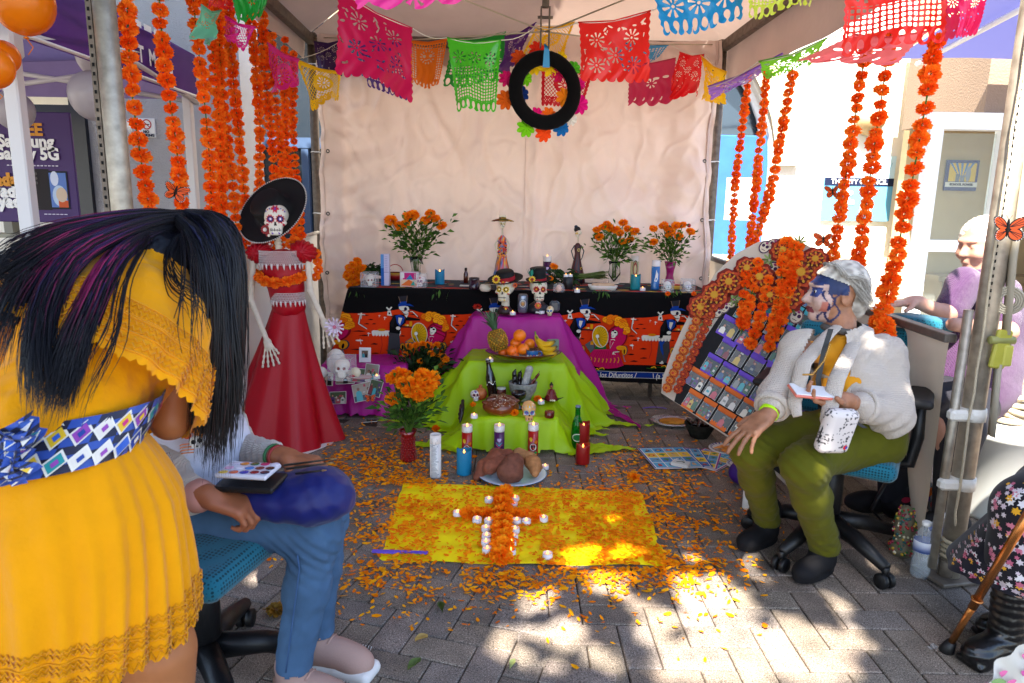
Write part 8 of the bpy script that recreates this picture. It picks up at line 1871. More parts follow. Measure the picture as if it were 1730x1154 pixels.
# person in jeans on the front chair
jp=thing('person','seated person in blue jeans and beige running shoes, face hidden behind black hair','person',(-.8,1.62,0))
DEN=mat('denim','#44607f',rough=.85,spec=.15,var=.12,vscale=14,bump=.25,bscale=260,bdist=.001,weave=.3,wscale=600)
jh=V((-.86,1.66,.52));k1,k2=PT(532,900,1.72),PT(544,872,1.84);f1,f2=G(498,1142,.08),G(536,1082,.08);jc,jn=PT(318,760,1.80),PT(330,660,1.84);jh2=PT(322,592,1.9)
el,wl=PT(400,762,1.86),PT(478,772,1.72);er,wr_=PT(288,836,1.6),PT(350,838,1.56)
b=Body(.02);b.chain([jh,jc,jn,jh2],[.11,.12,.05,.05]);b.cap(jn+V((-.14,0,-.06)),jn+V((.05,.06,-.06)),.05);b.chain([jn+V((.05,.06,-.06)),el,wl],[.045,.035,.024]);b.chain([jn+V((-.14,0,-.06)),er,wr_],[.045,.036,.026]);b.chain([jh,k1,f1],[.07,.05,.036]);b.chain([jh,k2,f2],[.07,.05,.036])
hand(b,wl,V((1,-.1,-.1)),V((.1,-.2,-1)),-1,(.7,.75,.8,.85),.95,.03,.8);hand(b,wr_,V((.9,.1,-.35)),V((.2,.2,-1)),1,(1.0,1.1,1.15,1.2),1.,.02,.6);head(b,jh2,(.5,-.1,.2),(0,0,1))
b.build('body',SKIN,jp,.0055,col='#94583a')
b=Body(.02);b.ell(jh2+V((-.03,.0,.03)),(.095,.09,.095));b.cap(jh2+V((-.05,.02,0)),jh2+V((-.08,.03,-.14)),.07,.05);b.build('hair',HAIRM,jp,.007,disp=lambda P:.002*np.sin(P[:,0]*400),col='#120c0a')
b=Body(.03);b.chain([jh+V((.0,.0,.0)),jh.lerp(k1,.5)+V((0,0,.012)),k1,k1.lerp(f1,.4),f1+V((0,0,.04))],[.115,.084,.064,.053,.048]);b.chain([jh+V((0,.1,0)),jh.lerp(k2,.5),k2,k2.lerp(f2,.4),f2+V((0,0,.04))],[.115,.084,.064,.053,.048])
b.build('jeans',DEN,jp,.0065,disp=folds((k1,k2,jh),.0045,170),keep=lambda v:v[:,2]>.105)
for a,nm in((k1,1),(k2,2)):pass
g=MB();P=[k1+V((-.02,-.079,-.02))]+[k1.lerp(f1,t)+V((-.01,-.071+.01*t,0))for t in(.15,.3,.5,.7,.86)];g.tube(P,.002,4);g.build('side_seam',mat('seam','#3c5a84',rough=.9),jp)
b=Body(.03);b.chain([jh+V((.02,0,.06)),jc,jn.lerp(jc,.3)],[.125,.15,.12]);b.cap(jn+V((-.15,0,-.05)),jn+V((.04,.05,-.06)),.06)
b.build('t_shirt',mat('white_tee','#c8c8d6',rough=.85,sheen=.2,bump=.3,bscale=50,bdist=.004),jp,.008,disp=lambda P:.005*nz3(P,24,1)+.003*nz3(P,60,3))
jf=PT(318,745,1.6)
q=Print(lambda x,y,l:PT(318+x,745+y,1.643+.00004*(x*x)-l*1.2),.0,.0006)
for i in range(4):q.line([(-40,22+i*5),(-10,6+i*5),(10,4+i*5)],1.8,'#d87a28')
for(x,y,r,c)in((6,-22,10,'#d86a18'),(18,-12,9,'#e88a20'),(-2,-10,8,'#c8501a'),(12,-34,7,'#e0701a'),(-12,-26,6,'#3a6a3c'),(26,-24,6,'#c84a18'),(14,2,12,'#e8e4dc'),(9,2,4.5,'#15131a'),(20,-1,4.5,'#15131a'),(15,9,2,'#15131a')):q.ell(x,y,r,r*.9,c)
q.build('shirt_print',jp)
KN=mat('cream_cable_knit','#c8bcb0',rough=.95,spec=.1,sheen=.3,weave=.9,wscale=90,bump=.4,bscale=70,bdist=.004)
b=Body(.02);b.chain([jn+V((.04,.06,-.07)),el,el.lerp(wl,.72)],[.06,.05,.04]);b.build('cardigan_sleeve',KN,jp,.007,disp=lambda P:.002*np.sin(P[:,0]*300)+.003*nz3(P,40,1))
b=Body(.02);b.chain([jn+V((-.14,0,-.05)),er,er.lerp(wr_,.45)],[.07,.06,.05]);b.build('cardigan_sleeve',KN,jp,.007,disp=lambda P:.002*np.sin(P[:,2]*300)+.003*nz3(P,40,1))
b=Body(.01);b.cap(er.lerp(wr_,.3),er.lerp(wr_,.8),.044,.038);b.build('pink_cuff',mat('pink_cloth','#b88478',rough=.85),jp,.006,disp=lambda P:.002*nz3(P,60,1))
g=MB();g.torus(wl+V((-.012,0,0)),.027,.004,wl-el,16,6,'#8a1c1c');g.torus(wl+V((-.022,0,.002)),.028,.004,wl-el,16,6,'#1c5a2c');g.build('bracelet',PA,jp)
SNK=mat('beige_mesh','#a8887c',rough=.85,spec=.15,bump=.3,bscale=220,bdist=.002)
for a,d in((f1,V((.95,-.3,0))),(f2,V((.95,-.3,0)))):
 d.normalize();c=V((a.x,a.y,0));z=V((0,0,1));M=axm(z,d);b=Body(.02);b.cap(c+z*.11-d*.01,c+z*.06,.042,.045);b.ell(c+d*.05+z*.055,(.115,.042,.045),M);b.ell(c+d*.12+z*.042,(.055,.042,.034),M);sh_=b.build('shoe',SNK,jp,.005,keep=lambda v:v[:,2]>.018)
 b=Body(.01);b.box(c+d*.05+z*.016,(.13,.042,.016),M,rd=.014);b.box(c+d*.12+z*.022,(.055,.043,.014),M,rd=.013);b.build('sole',mat('white_rubber','#d8d4d0',rough=.6),sh_,.005)
 g=MB();s_=d.cross(z)
 for k in range(5):e=c+d*(.03+.018*k)+z*(.108-.012*k);g.tube([e-s_*.022,e+z*.006,e+s_*.022],.0028,5)
 for sg in(-1,1):e=c+d*.03+z*.112;g.tube([e,e+s_*sg*.02+z*.012,e+s_*sg*.035+z*.0,e+s_*sg*.012-z*.002],.0026,5)
 g.build('lace',SNK,sh_)
 g=MB()
 for k in range(9):e=c+d*(.07+.009*k)-s_*-.0+z*.06;g.tube([e+s_*-.041+z*-.01,e+s_*-.036+d*.01+z*.012],.0012,4)
 g.build('stripe',MATS['white_rubber'],sh_)
bb=PT(505,838,1.66);o=thing('blue_bag','shiny royal blue bag lying in the lap of the seated person','bag',bb);b=Body(.04);b.ell(bb,(.13,.085,.055));b.ell(bb+V((-.08,0,.0)),(.07,.075,.042));b.ell(bb+V((.055,.0,.005)),(.075,.075,.062))
b.build('cloth',mat('blue_nylon','#0a1458',rough=.5,spec=.3,sheen=.1),o,.006,disp=lambda P:.004*nz3(P,20,1)+.0012*np.sin(P[:,0]*110+P[:,2]*60+4*nz3(P,14,2))+.002*nz3(P,90,5))
pl=PT(420,795,1.6);o=thing('paint_palette','white plastic face paint palette with round colour wells in the lap','palette',pl);g=MB();g.box(pl,(.125,.085,.012),bev=.004,rot=-.1);g.build('tray',mat('milky_plastic','#c8c8d4',rough=.2,spec=.5),o)
WC=['#d8b020','#c8501a','#1c2c9c','#8a1420','#1c1a3c','#d8a0c0','#d8d4e0','#3c7ac0','#6a1414','#101014','#c8c0d0','#c87a1c','#205a2c','#b81c5c','#e0dce8']
for k in range(15):i,j=k%5,k//5;g=MB();c=pl+V((-.048+.024*i+.003*j,-.026+.026*j,.0062));g.lathe([(.009,0),(.0095,.001),(.008,.0015),(0,.001)],c,12,col=WC[k],xs=1.15);g.build('colour_well',CER,o)
c=PT(425,815,1.6);g=MB();g.box(c,(.14,.10,.014),bev=.004,rot=-.05);g.build('brush_case',BLKP,label='flat black case under the paint palette',cat='case')
for k,(a,cc)in enumerate((((480,786,1.62),(558,776,1.6)),((484,792,1.62),(552,783,1.58)),((500,800,1.62),(545,795,1.58)))):o=thing('paint_brush',['upper dark brush held in the painted hand','middle brush held in the painted hand','lowest brush held in the painted hand'][k],'brush',PT(*a));g=MB();A_,B_=PT(*a),PT(*cc);g.tube([A_,B_],[.003,.002],6,col='#1a1614');g.tube([B_,B_+(B_-A_)*.15],[.003,.001],6,col='#8a6a40');g.build('handle_and_tip',PA,o)
g=MB();Q=pxt((268,768,1.45),(284,766,1.47),(304,820,1.48),(280,832,1.45));g.add([Q[0],Q[1],Q[2],Q[3]]+[p+V((0,.008,0))for p in Q],[(0,1,2,3),(7,6,5,4),(0,4,5,1),(1,5,6,2),(2,6,7,3),(3,7,4,0)]);g.build('wipes_packet',FOIL,label='crumpled silvery packet between the yellow dress and the cream sleeve',cat='packet')
# seated person in a purple knit beyond the half wall
pp_=thing('person','sunlit person in a purple knit shawl sitting beyond the half wall','person',(1.98,2.95,0));h0,c0_,n0_,hd0=V((2.05,2.95,.5)),PT(1668,545,3.05),PT(1662,468,3.05),PT(1658,414,3.05);s1_,e1_,w1_=PT(1630,480,2.95),PT(1610,540,2.8),PT(1545,510,2.85)
b=Body(.03);b.chain([h0,c0_,n0_,hd0],[.14,.12,.05,.05]);b.chain([s1_,PT(1600,530,2.9),w1_],[.045,.035,.025]);b.chain([n0_+V((.12,.05,-.08)),PT(1700,560,2.7),PT(1610,548,2.62)],[.045,.036,.026]);hand(b,w1_,(-1,0,-.1),(0,0,-1),1);head(b,hd0,(-1,-.25,-.15),(0,0,1));b.chain([h0,V((1.62,2.75,.48)),V((1.66,2.78,.08))],[.1,.06,.04]);b.chain([h0,V((1.75,2.6,.46)),V((1.80,2.62,.08))],[.1,.06,.04]);b.build('body',SKIN,pp_,.007,col='#a87e6c')
b=Body(.04);b.chain([h0+V((0,0,.06)),c0_,n0_.lerp(c0_,.3)],[.18,.155,.11]);b.cap(s1_,PT(1606,520,2.92),.075,.065);b.cap(n0_+V((.12,.05,-.08)),PT(1690,545,2.75),.08,.07);b.build('shawl',mat('purple_knit','#42184a',rough=.9,sheen=.3,weave=1.,wscale=70,bump=.5,bscale=60,bdist=.006),pp_,.009,disp=lambda P:.006*nz3(P,20,1))
b=Body(.03);b.chain([h0,V((1.62,2.75,.48)),V((1.66,2.78,.1))],[.13,.085,.06]);b.chain([h0,V((1.78,2.6,.46)),V((1.80,2.62,.1))],[.13,.085,.06]);b.build('trousers',mat('dark_trousers','#1a1a22',rough=.8),pp_,.01)
b=Body(.02);b.ell(hd0+V((.025,.01,.035)),(.108,.1,.098));b.ell(hd0+V((.06,.01,-.03)),(.06,.08,.08));b.build('hair',mat('grey_hair','#c8c0b4',rough=.5),pp_,.007,disp=lambda P:.003*np.sin(P[:,2]*300+P[:,0]*200))
for sg in(-.05,.08):b=Body(.02);b.ell(V((1.66+sg*1.6,2.74-sg*1.5,.05)),(.11,.05,.05));b.build('shoe',SHOE,pp_,.009)
b=Body(.03);c=PT(1555,545,2.8);b.box(c,(.075,.12,.028),rotm(0,0,.4),rd=.029);o=thing('folding_chair','teal padded chair arm behind the half wall rail','chair',c);b.build('pad',TEAL,o,.01);g=MB();g.tube([c,c-V((0,0,c.z))],.02,8);g.tube([c+V((.3,.1,0)),c+V((.3,.1,-c.z))],.02,8);g.build('post',BLKP,o)
# person with the cane, mostly beyond the right edge
fp=thing('person','person in a black floral skirt and black boots at the right edge','person',(1.6,1.85,0));kx=V((1.36,1.78,.48));hx=V((1.78,1.95,.5));bt=[G(1700,1062,.09),G(1735,1030,.09)]
b=Body(.03);b.chain([hx,hx+V((.05,.05,.38)),hx+V((.03,.03,.56)),hx+V((.0,0,.64))],[.13,.13,.05,.05]);head(b,hx+V((-.02,0,.68)),(-1,-.2,0),(0,0,1))
for q in bt:b.chain([hx,V((q.x+.02,q.y,.48)),q],[.09,.06,.035])
b.chain([hx+V((0,-.14,.46)),hx+V((-.1,-.22,.22)),hx+V((-.26,-.24,.2))],[.045,.036,.026]);hand(b,hx+V((-.26,-.24,.2)),(-1,0,-.1),(0,0,-1),1,(.8,)*4);b.build('body',SKIN,fp,.009,col='#a06a4c')
SKM=mat('skirt_print',None,rough=.85,sheen=.15);top_,bot=V((1.66,1.86,.52)),PT(1708,962,2.08)
fc=lambda v:top_.lerp(V((bot.x,bot.y,bot.z)),v)
fs_=surf('skirt',mat('black_cotton','#14121c',rough=.9,sheen=.15),fp,fc,lambda v:V((1,0,0)),lambda v:V((0,1,0)),lambda v:.12+.06*v,lambda v:.12+.05*v,24,120,.0,(.04,9));rs=random.Random(6);g=MB();FCs=['#c8788c','#c8c0c8','#d8a020','#d8d4d8','#b8607c','#c8b8c4']
for k in range(520):
 u,v=rs.uniform(.42,1.0),rs.uniform(.04,.97);p=V(fs_(u,v));n_=(p-fc(v));n_.z=0;n_.normalize();t=V((-n_.y,n_.x,0));z=V((0,0,1));r=rs.uniform(.006,.013);c=rs.choice(FCs);p=p+n_*(.0012+k*2e-6)
 P=[p]+[p+(t*cos(a)+z*sin(a))*r*(1 if i%2 else.55)for i,a in enumerate([2*pi*i/12 for i in range(12)])];g.add(P,[(0,1+i,1+(i+1)%12)for i in range(12)],c);p=p+n_*.0004;g.add([p+(t*cos(a)+z*sin(a))*r*.3 for a in[i*pi/3 for i in range(6)]],[tuple(range(6))],'#8a2040' if c!='#d8a020' else '#5a3010')
g.build('flower_print',SKM,fp)['kind']='stuff';b=Body(.03);b.chain([hx,hx+V((.05,.05,.36))],[.17,.16]);b.chain([hx,top_+V((.05,0,-.02))],[.16,.11]);[b.chain([hx,V((q.x+.02,q.y,.46)),V((q.x+.02,q.y,.3))],[.15,.1,.1])for q in bt];bl_=b.build('blouse',MATS['black_cotton'],fp,.011)
lo_=wparent(fp);rs=random.Random(9);bv=[v for v in bl_.data.vertices if v.co.z<.62 and v.normal.y<.2 and v.normal.x<.3];g=MB()
for k,v in enumerate(rs.sample(bv,min(420,len(bv)))):
 u,w_,n_=basis(v.normal);p=lo_@v.co+n_*(.0015+k*2e-6);r=rs.uniform(.007,.014);g.add([p]+[p+(u*cos(a)+w_*sin(a))*r*(1 if i%2 else.55)for i,a in enumerate([2*pi*i/12 for i in range(12)])],[(0,1+i,1+(i+1)%12)for i in range(12)],rs.choice(FCs))
g.build('flower_print',SKM,fp)['kind']='stuff'
BT=mat('black_leather','#0e0d0e',rough=.3,spec=.5,bump=.5,bscale=60,bdist=.004)
for q,d in((bt[0],V((-.9,-.35,0))),(bt[1],V((-.9,-.1,0)))):
 d.normalize();c=V((q.x,q.y,0));z=V((0,0,1));M=axm(z,d);b=Body(.02);b.cap(c+z*.22,c+z*.06,.052,.045);b.ell(c+d*.05+z*.045,(.105,.04,.04),M);b.ell(c+d*.11+z*.034,(.045,.04,.03),M);b.box(c+d*.04+z*.01,(.11,.04,.01),M,rd=.009,k=.004);b.build('boot',BT,fp,.006,disp=lambda P:.002*np.sin(P[:,2]*260+2*nz3(P,30,2)))
cb_,ct_=G(1598,1100,.0),PT(1760,830,1.72);o=thing('walking_cane','bronze walking cane with a black rubber foot, leaning at the right edge','cane',cb_);g=MB();d=(ct_-cb_).normalized();g.tube([cb_+d*.04,cb_+d*.24],.0095,12);g.tube([cb_+d*.2,ct_],.0115,12);g.torus(cb_+d*.235,.0125,.004,d,14,6);g.tube([ct_,ct_+d*.1,ct_+d*.13+V((.03,0,0)),ct_+d*.12+V((.09,0,0))],.0115,10);g.build('shaft',mat('bronze','#b0703c',rough=.25,metal=.85),o);g=MB();g.lathe([(.02,0),(.021,.006),(.013,.045),(.0,.046)],cb_,16,axis=d);g.build('foot',BLKP,o)
g=MB();Q0,Q1,Q2,Q3=PT(1632,1185,1.3),PT(1752,1060,1.32),PT(1800,1200,1.25),PT(1700,1260,1.25);ff2=lambda u,v:Q0.lerp(Q1,u).lerp(Q3.lerp(Q2,u),v)+V((0,-.01*sin(u*9+v*4)-.006*sin(u*23),0));g.grid(ff2,24,16);o=thing('flowered_cloth','corner of a white cloth with pink flowers at the lower right','cloth',Q0);g.build('fabric',mat('white_cotton','#d8d4c8',rough=.85,transl=.2),o);g=MB();rs=random.Random(2)
for k in range(26):u,v=rs.random(),rs.random();p=ff2(u,v)+V((0,-.003-k*1e-5,.001));r=rs.uniform(.006,.014);g.add([p+V((r*cos(a)*(1+.3*sin(3*a)),-.0,r*sin(a)))for a in[i*pi/6 for i in range(12)]],[tuple(range(12))],rs.choice(['#c02878','#d86a9c','#7a9a5c','#b84a8c']))
g.build('flower_print',SKM,o)
# skeleton lady, photo board, right-hand clutter
cg=G(478,742,0);cl=thing('skeleton_lady','life-size skeleton lady in a red satin gown and wide black hat','statue',cg)
SAT=mat('red_satin','#a00016',rough=.42,spec=.28);yc=cg.y
C_=lambda px,py,dy=0.:PY(px,py,yc+dy)
wst_=C_(488,508);gc_=lambda v:wst_.lerp(V((C_(482,745).x,yc,.01)),v);R1=(C_(405,735)-C_(480,735)).length
def gown(u,v):
 a=2*pi*u;r=(.075+(.31-.075)*v**1.15)*(1+.0*v);k=1+.10*v*sin(a*6+1)+.05*v*sin(a*11+2)+.02*sin(a*4)*v;c=gc_(v);return c+V((r*cos(a)*k*1.02-.02*v,r*.78*sin(a)*k,.02*v*sin(a*2)))
g=MB();g.grid(gown,160,40);g.build('skirt',SAT,cl)
chp=C_(476,442);shl,shr=C_(440,425),C_(512,418)
b=Body(.03);b.chain([wst_+V((0,0,-.02)),wst_.lerp(chp,.5),chp+V((0,0,-.035))],[.088,.09,.103]);b.build('bodice',SAT,cl,.006,disp=lambda P:.002*nz3(P,50,1))
for sg,c in((-1,C_(438,428)),(1,C_(514,426))):b=Body(.02);b.ell(c,(.066,.06,.056));b.ell(c+V((-sg*.02,0,.012)),(.05,.05,.045));b.build('puff_sleeve',SAT,cl,.005,disp=lambda P:.0045*np.sin(np.arctan2(P[:,2]-c.z,P[:,0]-c.x)*14+2*nz3(P,20,1))+.002*nz3(P,60,3))
def bone(pts,rs_,nm='arm_bone',res=.0045):b=Body(.008);b.chain(pts,rs_);[b.ell(p,(r*1.35,)*3)for p,r in zip(pts,rs_)];return b
bA=Body(.006)
def arm(pts,fd_,n_):
 rs_=[.016,.016,.013,.011];P=[V(p)for p in pts];bA.chain(P,rs_[:len(P)]);[bA.ell(p,(.021,.02,.021))for p in P[1:]]
 W=P[-1];d=V(fd_).normalized();s_=d.cross(V(n_)).normalized();bA.ell(W+d*.02,(.024,.016,.02))
 for i in range(5):
  o=(i-2)*.011;ang=(i-2)*.22;q=W+d*.03+s_*o;dd=d*cos(ang)+s_*sin(ang)
  for L in((.042,.03,.024)if i else(.025,.022)):q2=q+dd*L;bA.cap(q,q2,.0052,.0042);bA.ell(q2,(.0065,)*3);q=q2;dd=(dd+V((0,0,-.12))).normalized()
arm([C_(428,440,-.02),C_(424,505,-.03),C_(452,578,-.12)],(.32,-.2,-1),(0,-1,0));arm([C_(520,438),C_(524,490,-.03),C_(548,545,-.1)],(.5,-.3,-.85),(0,-1,0))
nk0=C_(472,422);hd_=C_(464,370,-.02);bA.cap(nk0-V((0,0,.02)),hd_-V((0,0,.05)),.014)
for k in range(7):t=k/6;bA.ell(nk0.lerp(hd_-V((-.005,0,.06)),t),(.021,.02,.007))
bA.build('bones',BONE,cl,.004,col='#cfc0ac')
skull(C_(468,398,-.05),.165,.25,'','catrina',parent=cl,base='#d8cfc0',res=.004)
hb_=hd_+V((-.02,.05,.04));Mh=Matrix.Rotation(R(12),3,'Z')@Matrix.Rotation(R(50),3,'X')@Matrix.Rotation(R(-28),3,'Y');hat(cl,hb_,.205,.09,BLKH,Mh,.095,None,.06)
g=MB();[g.ball(hb_+Mh@V((.205*cos(a),.205*sin(a),.205*.06)),.0042,5,4)for a in[2*pi*k/110 for k in range(110)]];g.build('brim_trim',mat('silver_trim','#c0bcb8',rough=.3,metal=.5),cl)
for(x,y,r)in((448,388,.026),(455,398,.02),(486,390,.018),(452,376,.018),(456,412,.015)):sunflower(cl,C_(x,y,-.07),r,(-.1,-1,0),'#8c0a18','#e0d8d0','hair_flower')
b=Body(.02);b.ell(hd_+V((-.03,.045,-.02)),(.06,.05,.08));b.build('hair',HAIRM,cl,.006,col='#0c0708')
g=MB();LACE=mat('lace','#d8ccc8',rough=.9)
def lace(zc,rows,cx,rx,ry,tails):
 for r_ in range(rows):
  z=zc-r_*.0125;n=34
  for k in range(n):
   a=pi+pi*(k+.5*(r_%2))/n;drop=tails*(1 if(k//2)%2 else 0);p=V((cx+rx*cos(a),yc+ry*sin(a)-.004,z));nn=V((cos(a),sin(a),0));g.torus(p,.0048,.0014,nn,7,3)
   if r_==rows-1 and k%3==0:g.tube([p,p+V((0,0,-.016)),p+V((.002,0,-.03))],[.006,.005,.0015],4)
lace(C_(476,424).z,6,C_(476,440).x,.112,.112,1);g.build('lace_trim',LACE,cl);g=MB();lace(wst_.z+.045,4,wst_.x,.09,.09,1);g.build('lace_trim',LACE,cl)
gb=thing('marigold_garland','marigold sash tied round the skeleton lady at the waist and shoulders','garland',C_(476,470));inv=V(gb.location)
for k in range(13):a=pi*1.0+pi*k/12;link_mesh('flower',GARL[k%4],gb,V((C_(478,472).x+.115*cos(a),yc+.12*sin(a),C_(478,470).z+.012*cos(a*2)))-inv,(0,0,k),.85)
for(x,y)in((534,428),(537,442),(538,456),(533,468),(440,470),(430,462),(455,405),(490,412),(500,408)):link_mesh('flower',GARL[x%4],gb,C_(x,y,.03)-inv,(0,0,x),.75)
q=C_(566,552,-.16);o=thing('white_paper_flower','white and lilac pleated paper flower in the skeleton hand','flower',q);g=MB()
for k in range(26):a=k*.2418;r=.048 if k%2 else.03;g.add([q,q+V((r*cos(a)-.006*sin(a),-.012,r*sin(a)+.006*cos(a))),q+V((r*1.1*cos(a),-.01-.01*(k%3),r*1.1*sin(a))),q+V((r*cos(a)+.006*sin(a),-.012,r*sin(a)-.006*cos(a)))],[(0,1,2,3)],'#d8c8d8' if k%3 else '#c8a8b8')
g.ball(q+V((0,-.012,0)),.01,8,6,'#c86a80');g.build('petals',PA,o)
# leaning photo board
nb_=V((-.35,-.9,.22)).normalized();PB0=V(PT(1312,802,3.12));onp=lambda px,py:PP(px,py,PB0,nb_)
B0=onp(1120,668);bd=(onp(1250,748)-B0).normalized();upb=nb_.cross(bd);upb=upb if upb.z>0 else-upb
pb_=thing('photo_board','tall arched board of family photographs and paper marigolds leaning on the right half wall','photo board',V((1.2,3.1,0)))
def bm_(x,y,l=0.):return B0+bd*x+upb*y+nb_*(l+.004)
def sh(px,py):p=PP(px,py,B0+nb_*.004,nb_)-B0;return p.dot(bd),p.dot(upb)
edge=[sh(*q)for q in((1117,664),(1119,640),(1133,600),(1152,556),(1180,502),(1210,460),(1244,428),(1280,409),(1318,402),(1352,407),(1380,424),(1398,460),(1400,560),(1396,680),(1375,770),(1330,822),(1300,792),(1250,752),(1180,706))]
g=MB();n=len(edge);g.add([bm_(x,y)for x,y in edge]+[bm_(x,y,-.012)for x,y in edge],[tuple(range(n))[::-1],tuple(range(n,2*n))]+[(i,(i+1)%n,n+(i+1)%n,n+i)for i in range(n)]);g.build('board',mat('board_cream','#b8a898',rough=.8),pb_)
for px in(1320,):a=onp(px,690);g=MB();g.tube([a-nb_*.03,V((a.x+.12,a.y+.25,0))],.01,6);g.build('prop_leg',STEEL_D,pb_)
ipx=((1139,678),(1150,640),(1182,585),(1215,535),(1258,500),(1300,485),(1345,480),(1388,500),(1392,680),(1370,765),(1328,810),(1250,748))
q=Print(bm_,.001,.0004);inner=[sh(*q_)for q_ in ipx];q.poly(inner,'#0c090c');q.build('black_paper',pb_)
def inside(x,y,P):
 c=False
 for(a,b_),(c_,d_)in zip(P,P[1:]+P[:1]):
  if(b_>y)!=(d_>y)and x<(c_-a)*(y-b_)/(d_-b_)+a:c=not c
 return c
BGc=['#1c1614','#3a302a','#2c2a2c','#4a4038','#201a18','#5a5048','#2a3228'];rs=random.Random(21);PCOL=['#d86a28','#d86a28','#6a4ab8','#6a4ab8','#6a4ab8','#6a4ab8','#3c98a0','#3c98a0','#3c98a0','#6a4ab8','#3c98a0']
def strip(x,y,w_,c,flip=1):
 q=Print(lambda a,e,l:bm_(a,e,.0045+l),0,.0002);P=[(x,y+.012*flip)]+[(x+w_*k/14,y-flip*(.004+(.008 if k%2 else 0)))for k in range(15)]+[(x+w_,y+.012*flip)];q.poly(P,c);q.build('scalloped_strip',pb_)
for r in range(11):
 y=.010+.096*r;x=.02+.03*(r%3)
 while x<1.0:
  w_=rs.choice([.068,.075,.092]);cx,cy=x+w_/2,y+.04
  if all(inside(cx+a,cy+e,inner)for a in(-.03,.03)for e in(-.02,.03)):
   pc2=(cx,cy);photo(lambda a,e,l,pc2=pc2:bm_(pc2[0]+a,pc2[1]+e,.0025+l),w_-.006,.074,rs,pb_,border=.001);strip(x,y+.08,w_-.002,PCOL[r]);
   if r%2==0:strip(x+.004,y+.006,w_-.012,PCOL[r],-1)
  x+=w_+.005
def pflower(x,y,r,cols,nm='paper_marigold',k=3):
 q=Print(bm_,.008,.0012)
 for j in range(5):
  rr_=r*(1-j*.19)
  P=[(x+rr_*(1+.09*sin(a*9+j))*cos(a),y+rr_*(1+.09*sin(a*9+j))*sin(a))for a in[2*pi*i/30 for i in range(30)]];q.poly(P,cols[j%len(cols)])
  if j<4:
   for i in range(9):a=i*.7+j;q.ell(x+rr_*.83*cos(a),y+rr_*.83*sin(a),r*.11,r*.07,cols[(j+2)%len(cols)],a,8)
 q.build(nm,pb_)
MC=['#7a1a0c','#b8401a','#5a120c','#c8641c','#b8841c']
for px,py,r in((1208,500,.085),(1232,478,.08),(1185,520,.08),(1262,455,.07),(1283,470,.085),(1322,425,.07),(1352,462,.1),(1332,500,.095),(1300,500,.07),(1395,500,.07),(1376,440,.07)):pflower(*sh(px,py),r*.82,MC)
for k in range(13):x,y=sh(1128+5.5*k,655-12.5*k);pflower(x,y,.024,['#c8641c','#a8301a','#d8882c'],'paper_leaf');pflower(x+.045,y+.02,.022,['#a8281c','#c85a1c','#8a1c18'],'paper_leaf')
def pskull(x,y,s_,c):q=Print(bm_,.006,.0006);q.ell(x,y,s_,s_*1.2,c,n=14).ell(x,y,s_*.8,s_,'#c8b8a0',n=14).ell(x-s_*.35,y+s_*.2,s_*.28,s_*.3,'#3a1c3c').ell(x+s_*.35,y+s_*.2,s_*.28,s_*.3,'#3a1c3c').ell(x,y+s_*.75,s_*.25,s_*.2,'#8a2c5c').rect(x-s_*.35,y-s_*.6,x+s_*.35,y-s_*.5,'#3a1c2c');q.build('paper_skull',pb_)
for px,py,s_,c in((1305,455,.03,'#3c1c44'),(1292,418,.026,'#3c1c44'),(1306,414,.026,'#3c1c44'),(1345,425,.028,'#4a1c3c'),(1355,438,.026,'#3c1c44'),(1212,528,.024,'#5a4a3c'),(1224,520,.024,'#4a3c54'),(1236,512,.022,'#5a4a3c'),(1200,536,.02,'#5a5a3c'),(1345,535,.03,'#6a4a4c'),(1298,482,.045,'#4a1c34')):pskull(*sh(px,py),s_,c)
for px,py in((1240,506),(1192,545),(1300,440),(1338,520),(1350,410),(1270,500)):
 x,y=sh(px,py);q=Print(bm_,.005,.0004)
 for k in range(9):a=k*.7;q.ell(x+.02*cos(a),y+.02*sin(a),.016,.005,['#6a7a3c','#8a9a5c','#5a6a34'][k%3],a,8)
 q.build('paper_foliage',pb_)
for i,pts in enumerate((((1262,460),(1256,520),(1250,560)),((1284,440),(1270,500),(1258,545),(1252,565)),((1300,470),(1284,540),(1266,590)),((1330,408),(1322,460),(1310,530),(1300,590)),((1342,412),(1336,470),(1318,540),(1306,575)),((1352,415),(1330,500),(1318,560)))):
 P=[bm_(*sh(*q),.04)for q in pts];Q=[]
 for a,c in zip(P[:-1],P[1:]):Q+=[a.lerp(c,k/5)for k in range(5)]
 garland(Q+[P[-1]],.03,['leftmost short garland over the photo board','second short garland over the photo board, next to the leftmost','middle short garland ending at the teal strips of the photo board','longest garland from the top of the photo board','right strand of the long pair on the photo board','last strand hanging from the peak of the photo board'][i],'marigold garlands draped over the photo board')
 # clutter by the front right pole
def pet(px,py,lb,s_=1.):
 p=G(px,py,0);o=thing('water_bottle',lb,'bottle',p,group='plastic water bottles by the pole');pr=[(.028,0),(.033,.006)]+[(.033-.0025*(k%2),.02+.012*k)for k in range(6)]+[(.033,.1),(.033,.14),(.03,.155),(.014,.19),(.013,.2)];g=MB();g.lathe([(0,.006)]+pr,p,24);g.build('plastic',mat('pet','#dfe8f0',rough=.05,spec=.6,alpha=.22),o)
 g=MB();g.lathe([(0,0),(.03,0),(.031,.006),(.031,.085),(0,.085)],p+V((0,0,.006)),20);g.build('water',mat('water','#e8f2f6',rough=.02,alpha=.14),o);g=MB();g.lathe([(.0336,.1),(.0338,.1),(.0338,.14),(.0336,.14)],p,24,cols=['#1c4aa0','#1c4aa0','#d8dce4','#1c4aa0']);g.build('label_wrap',PA,o);g=MB();g.cyl(p+V((0,0,.195)),.0155,.016,16);g.build('cap',SIGNW,o)
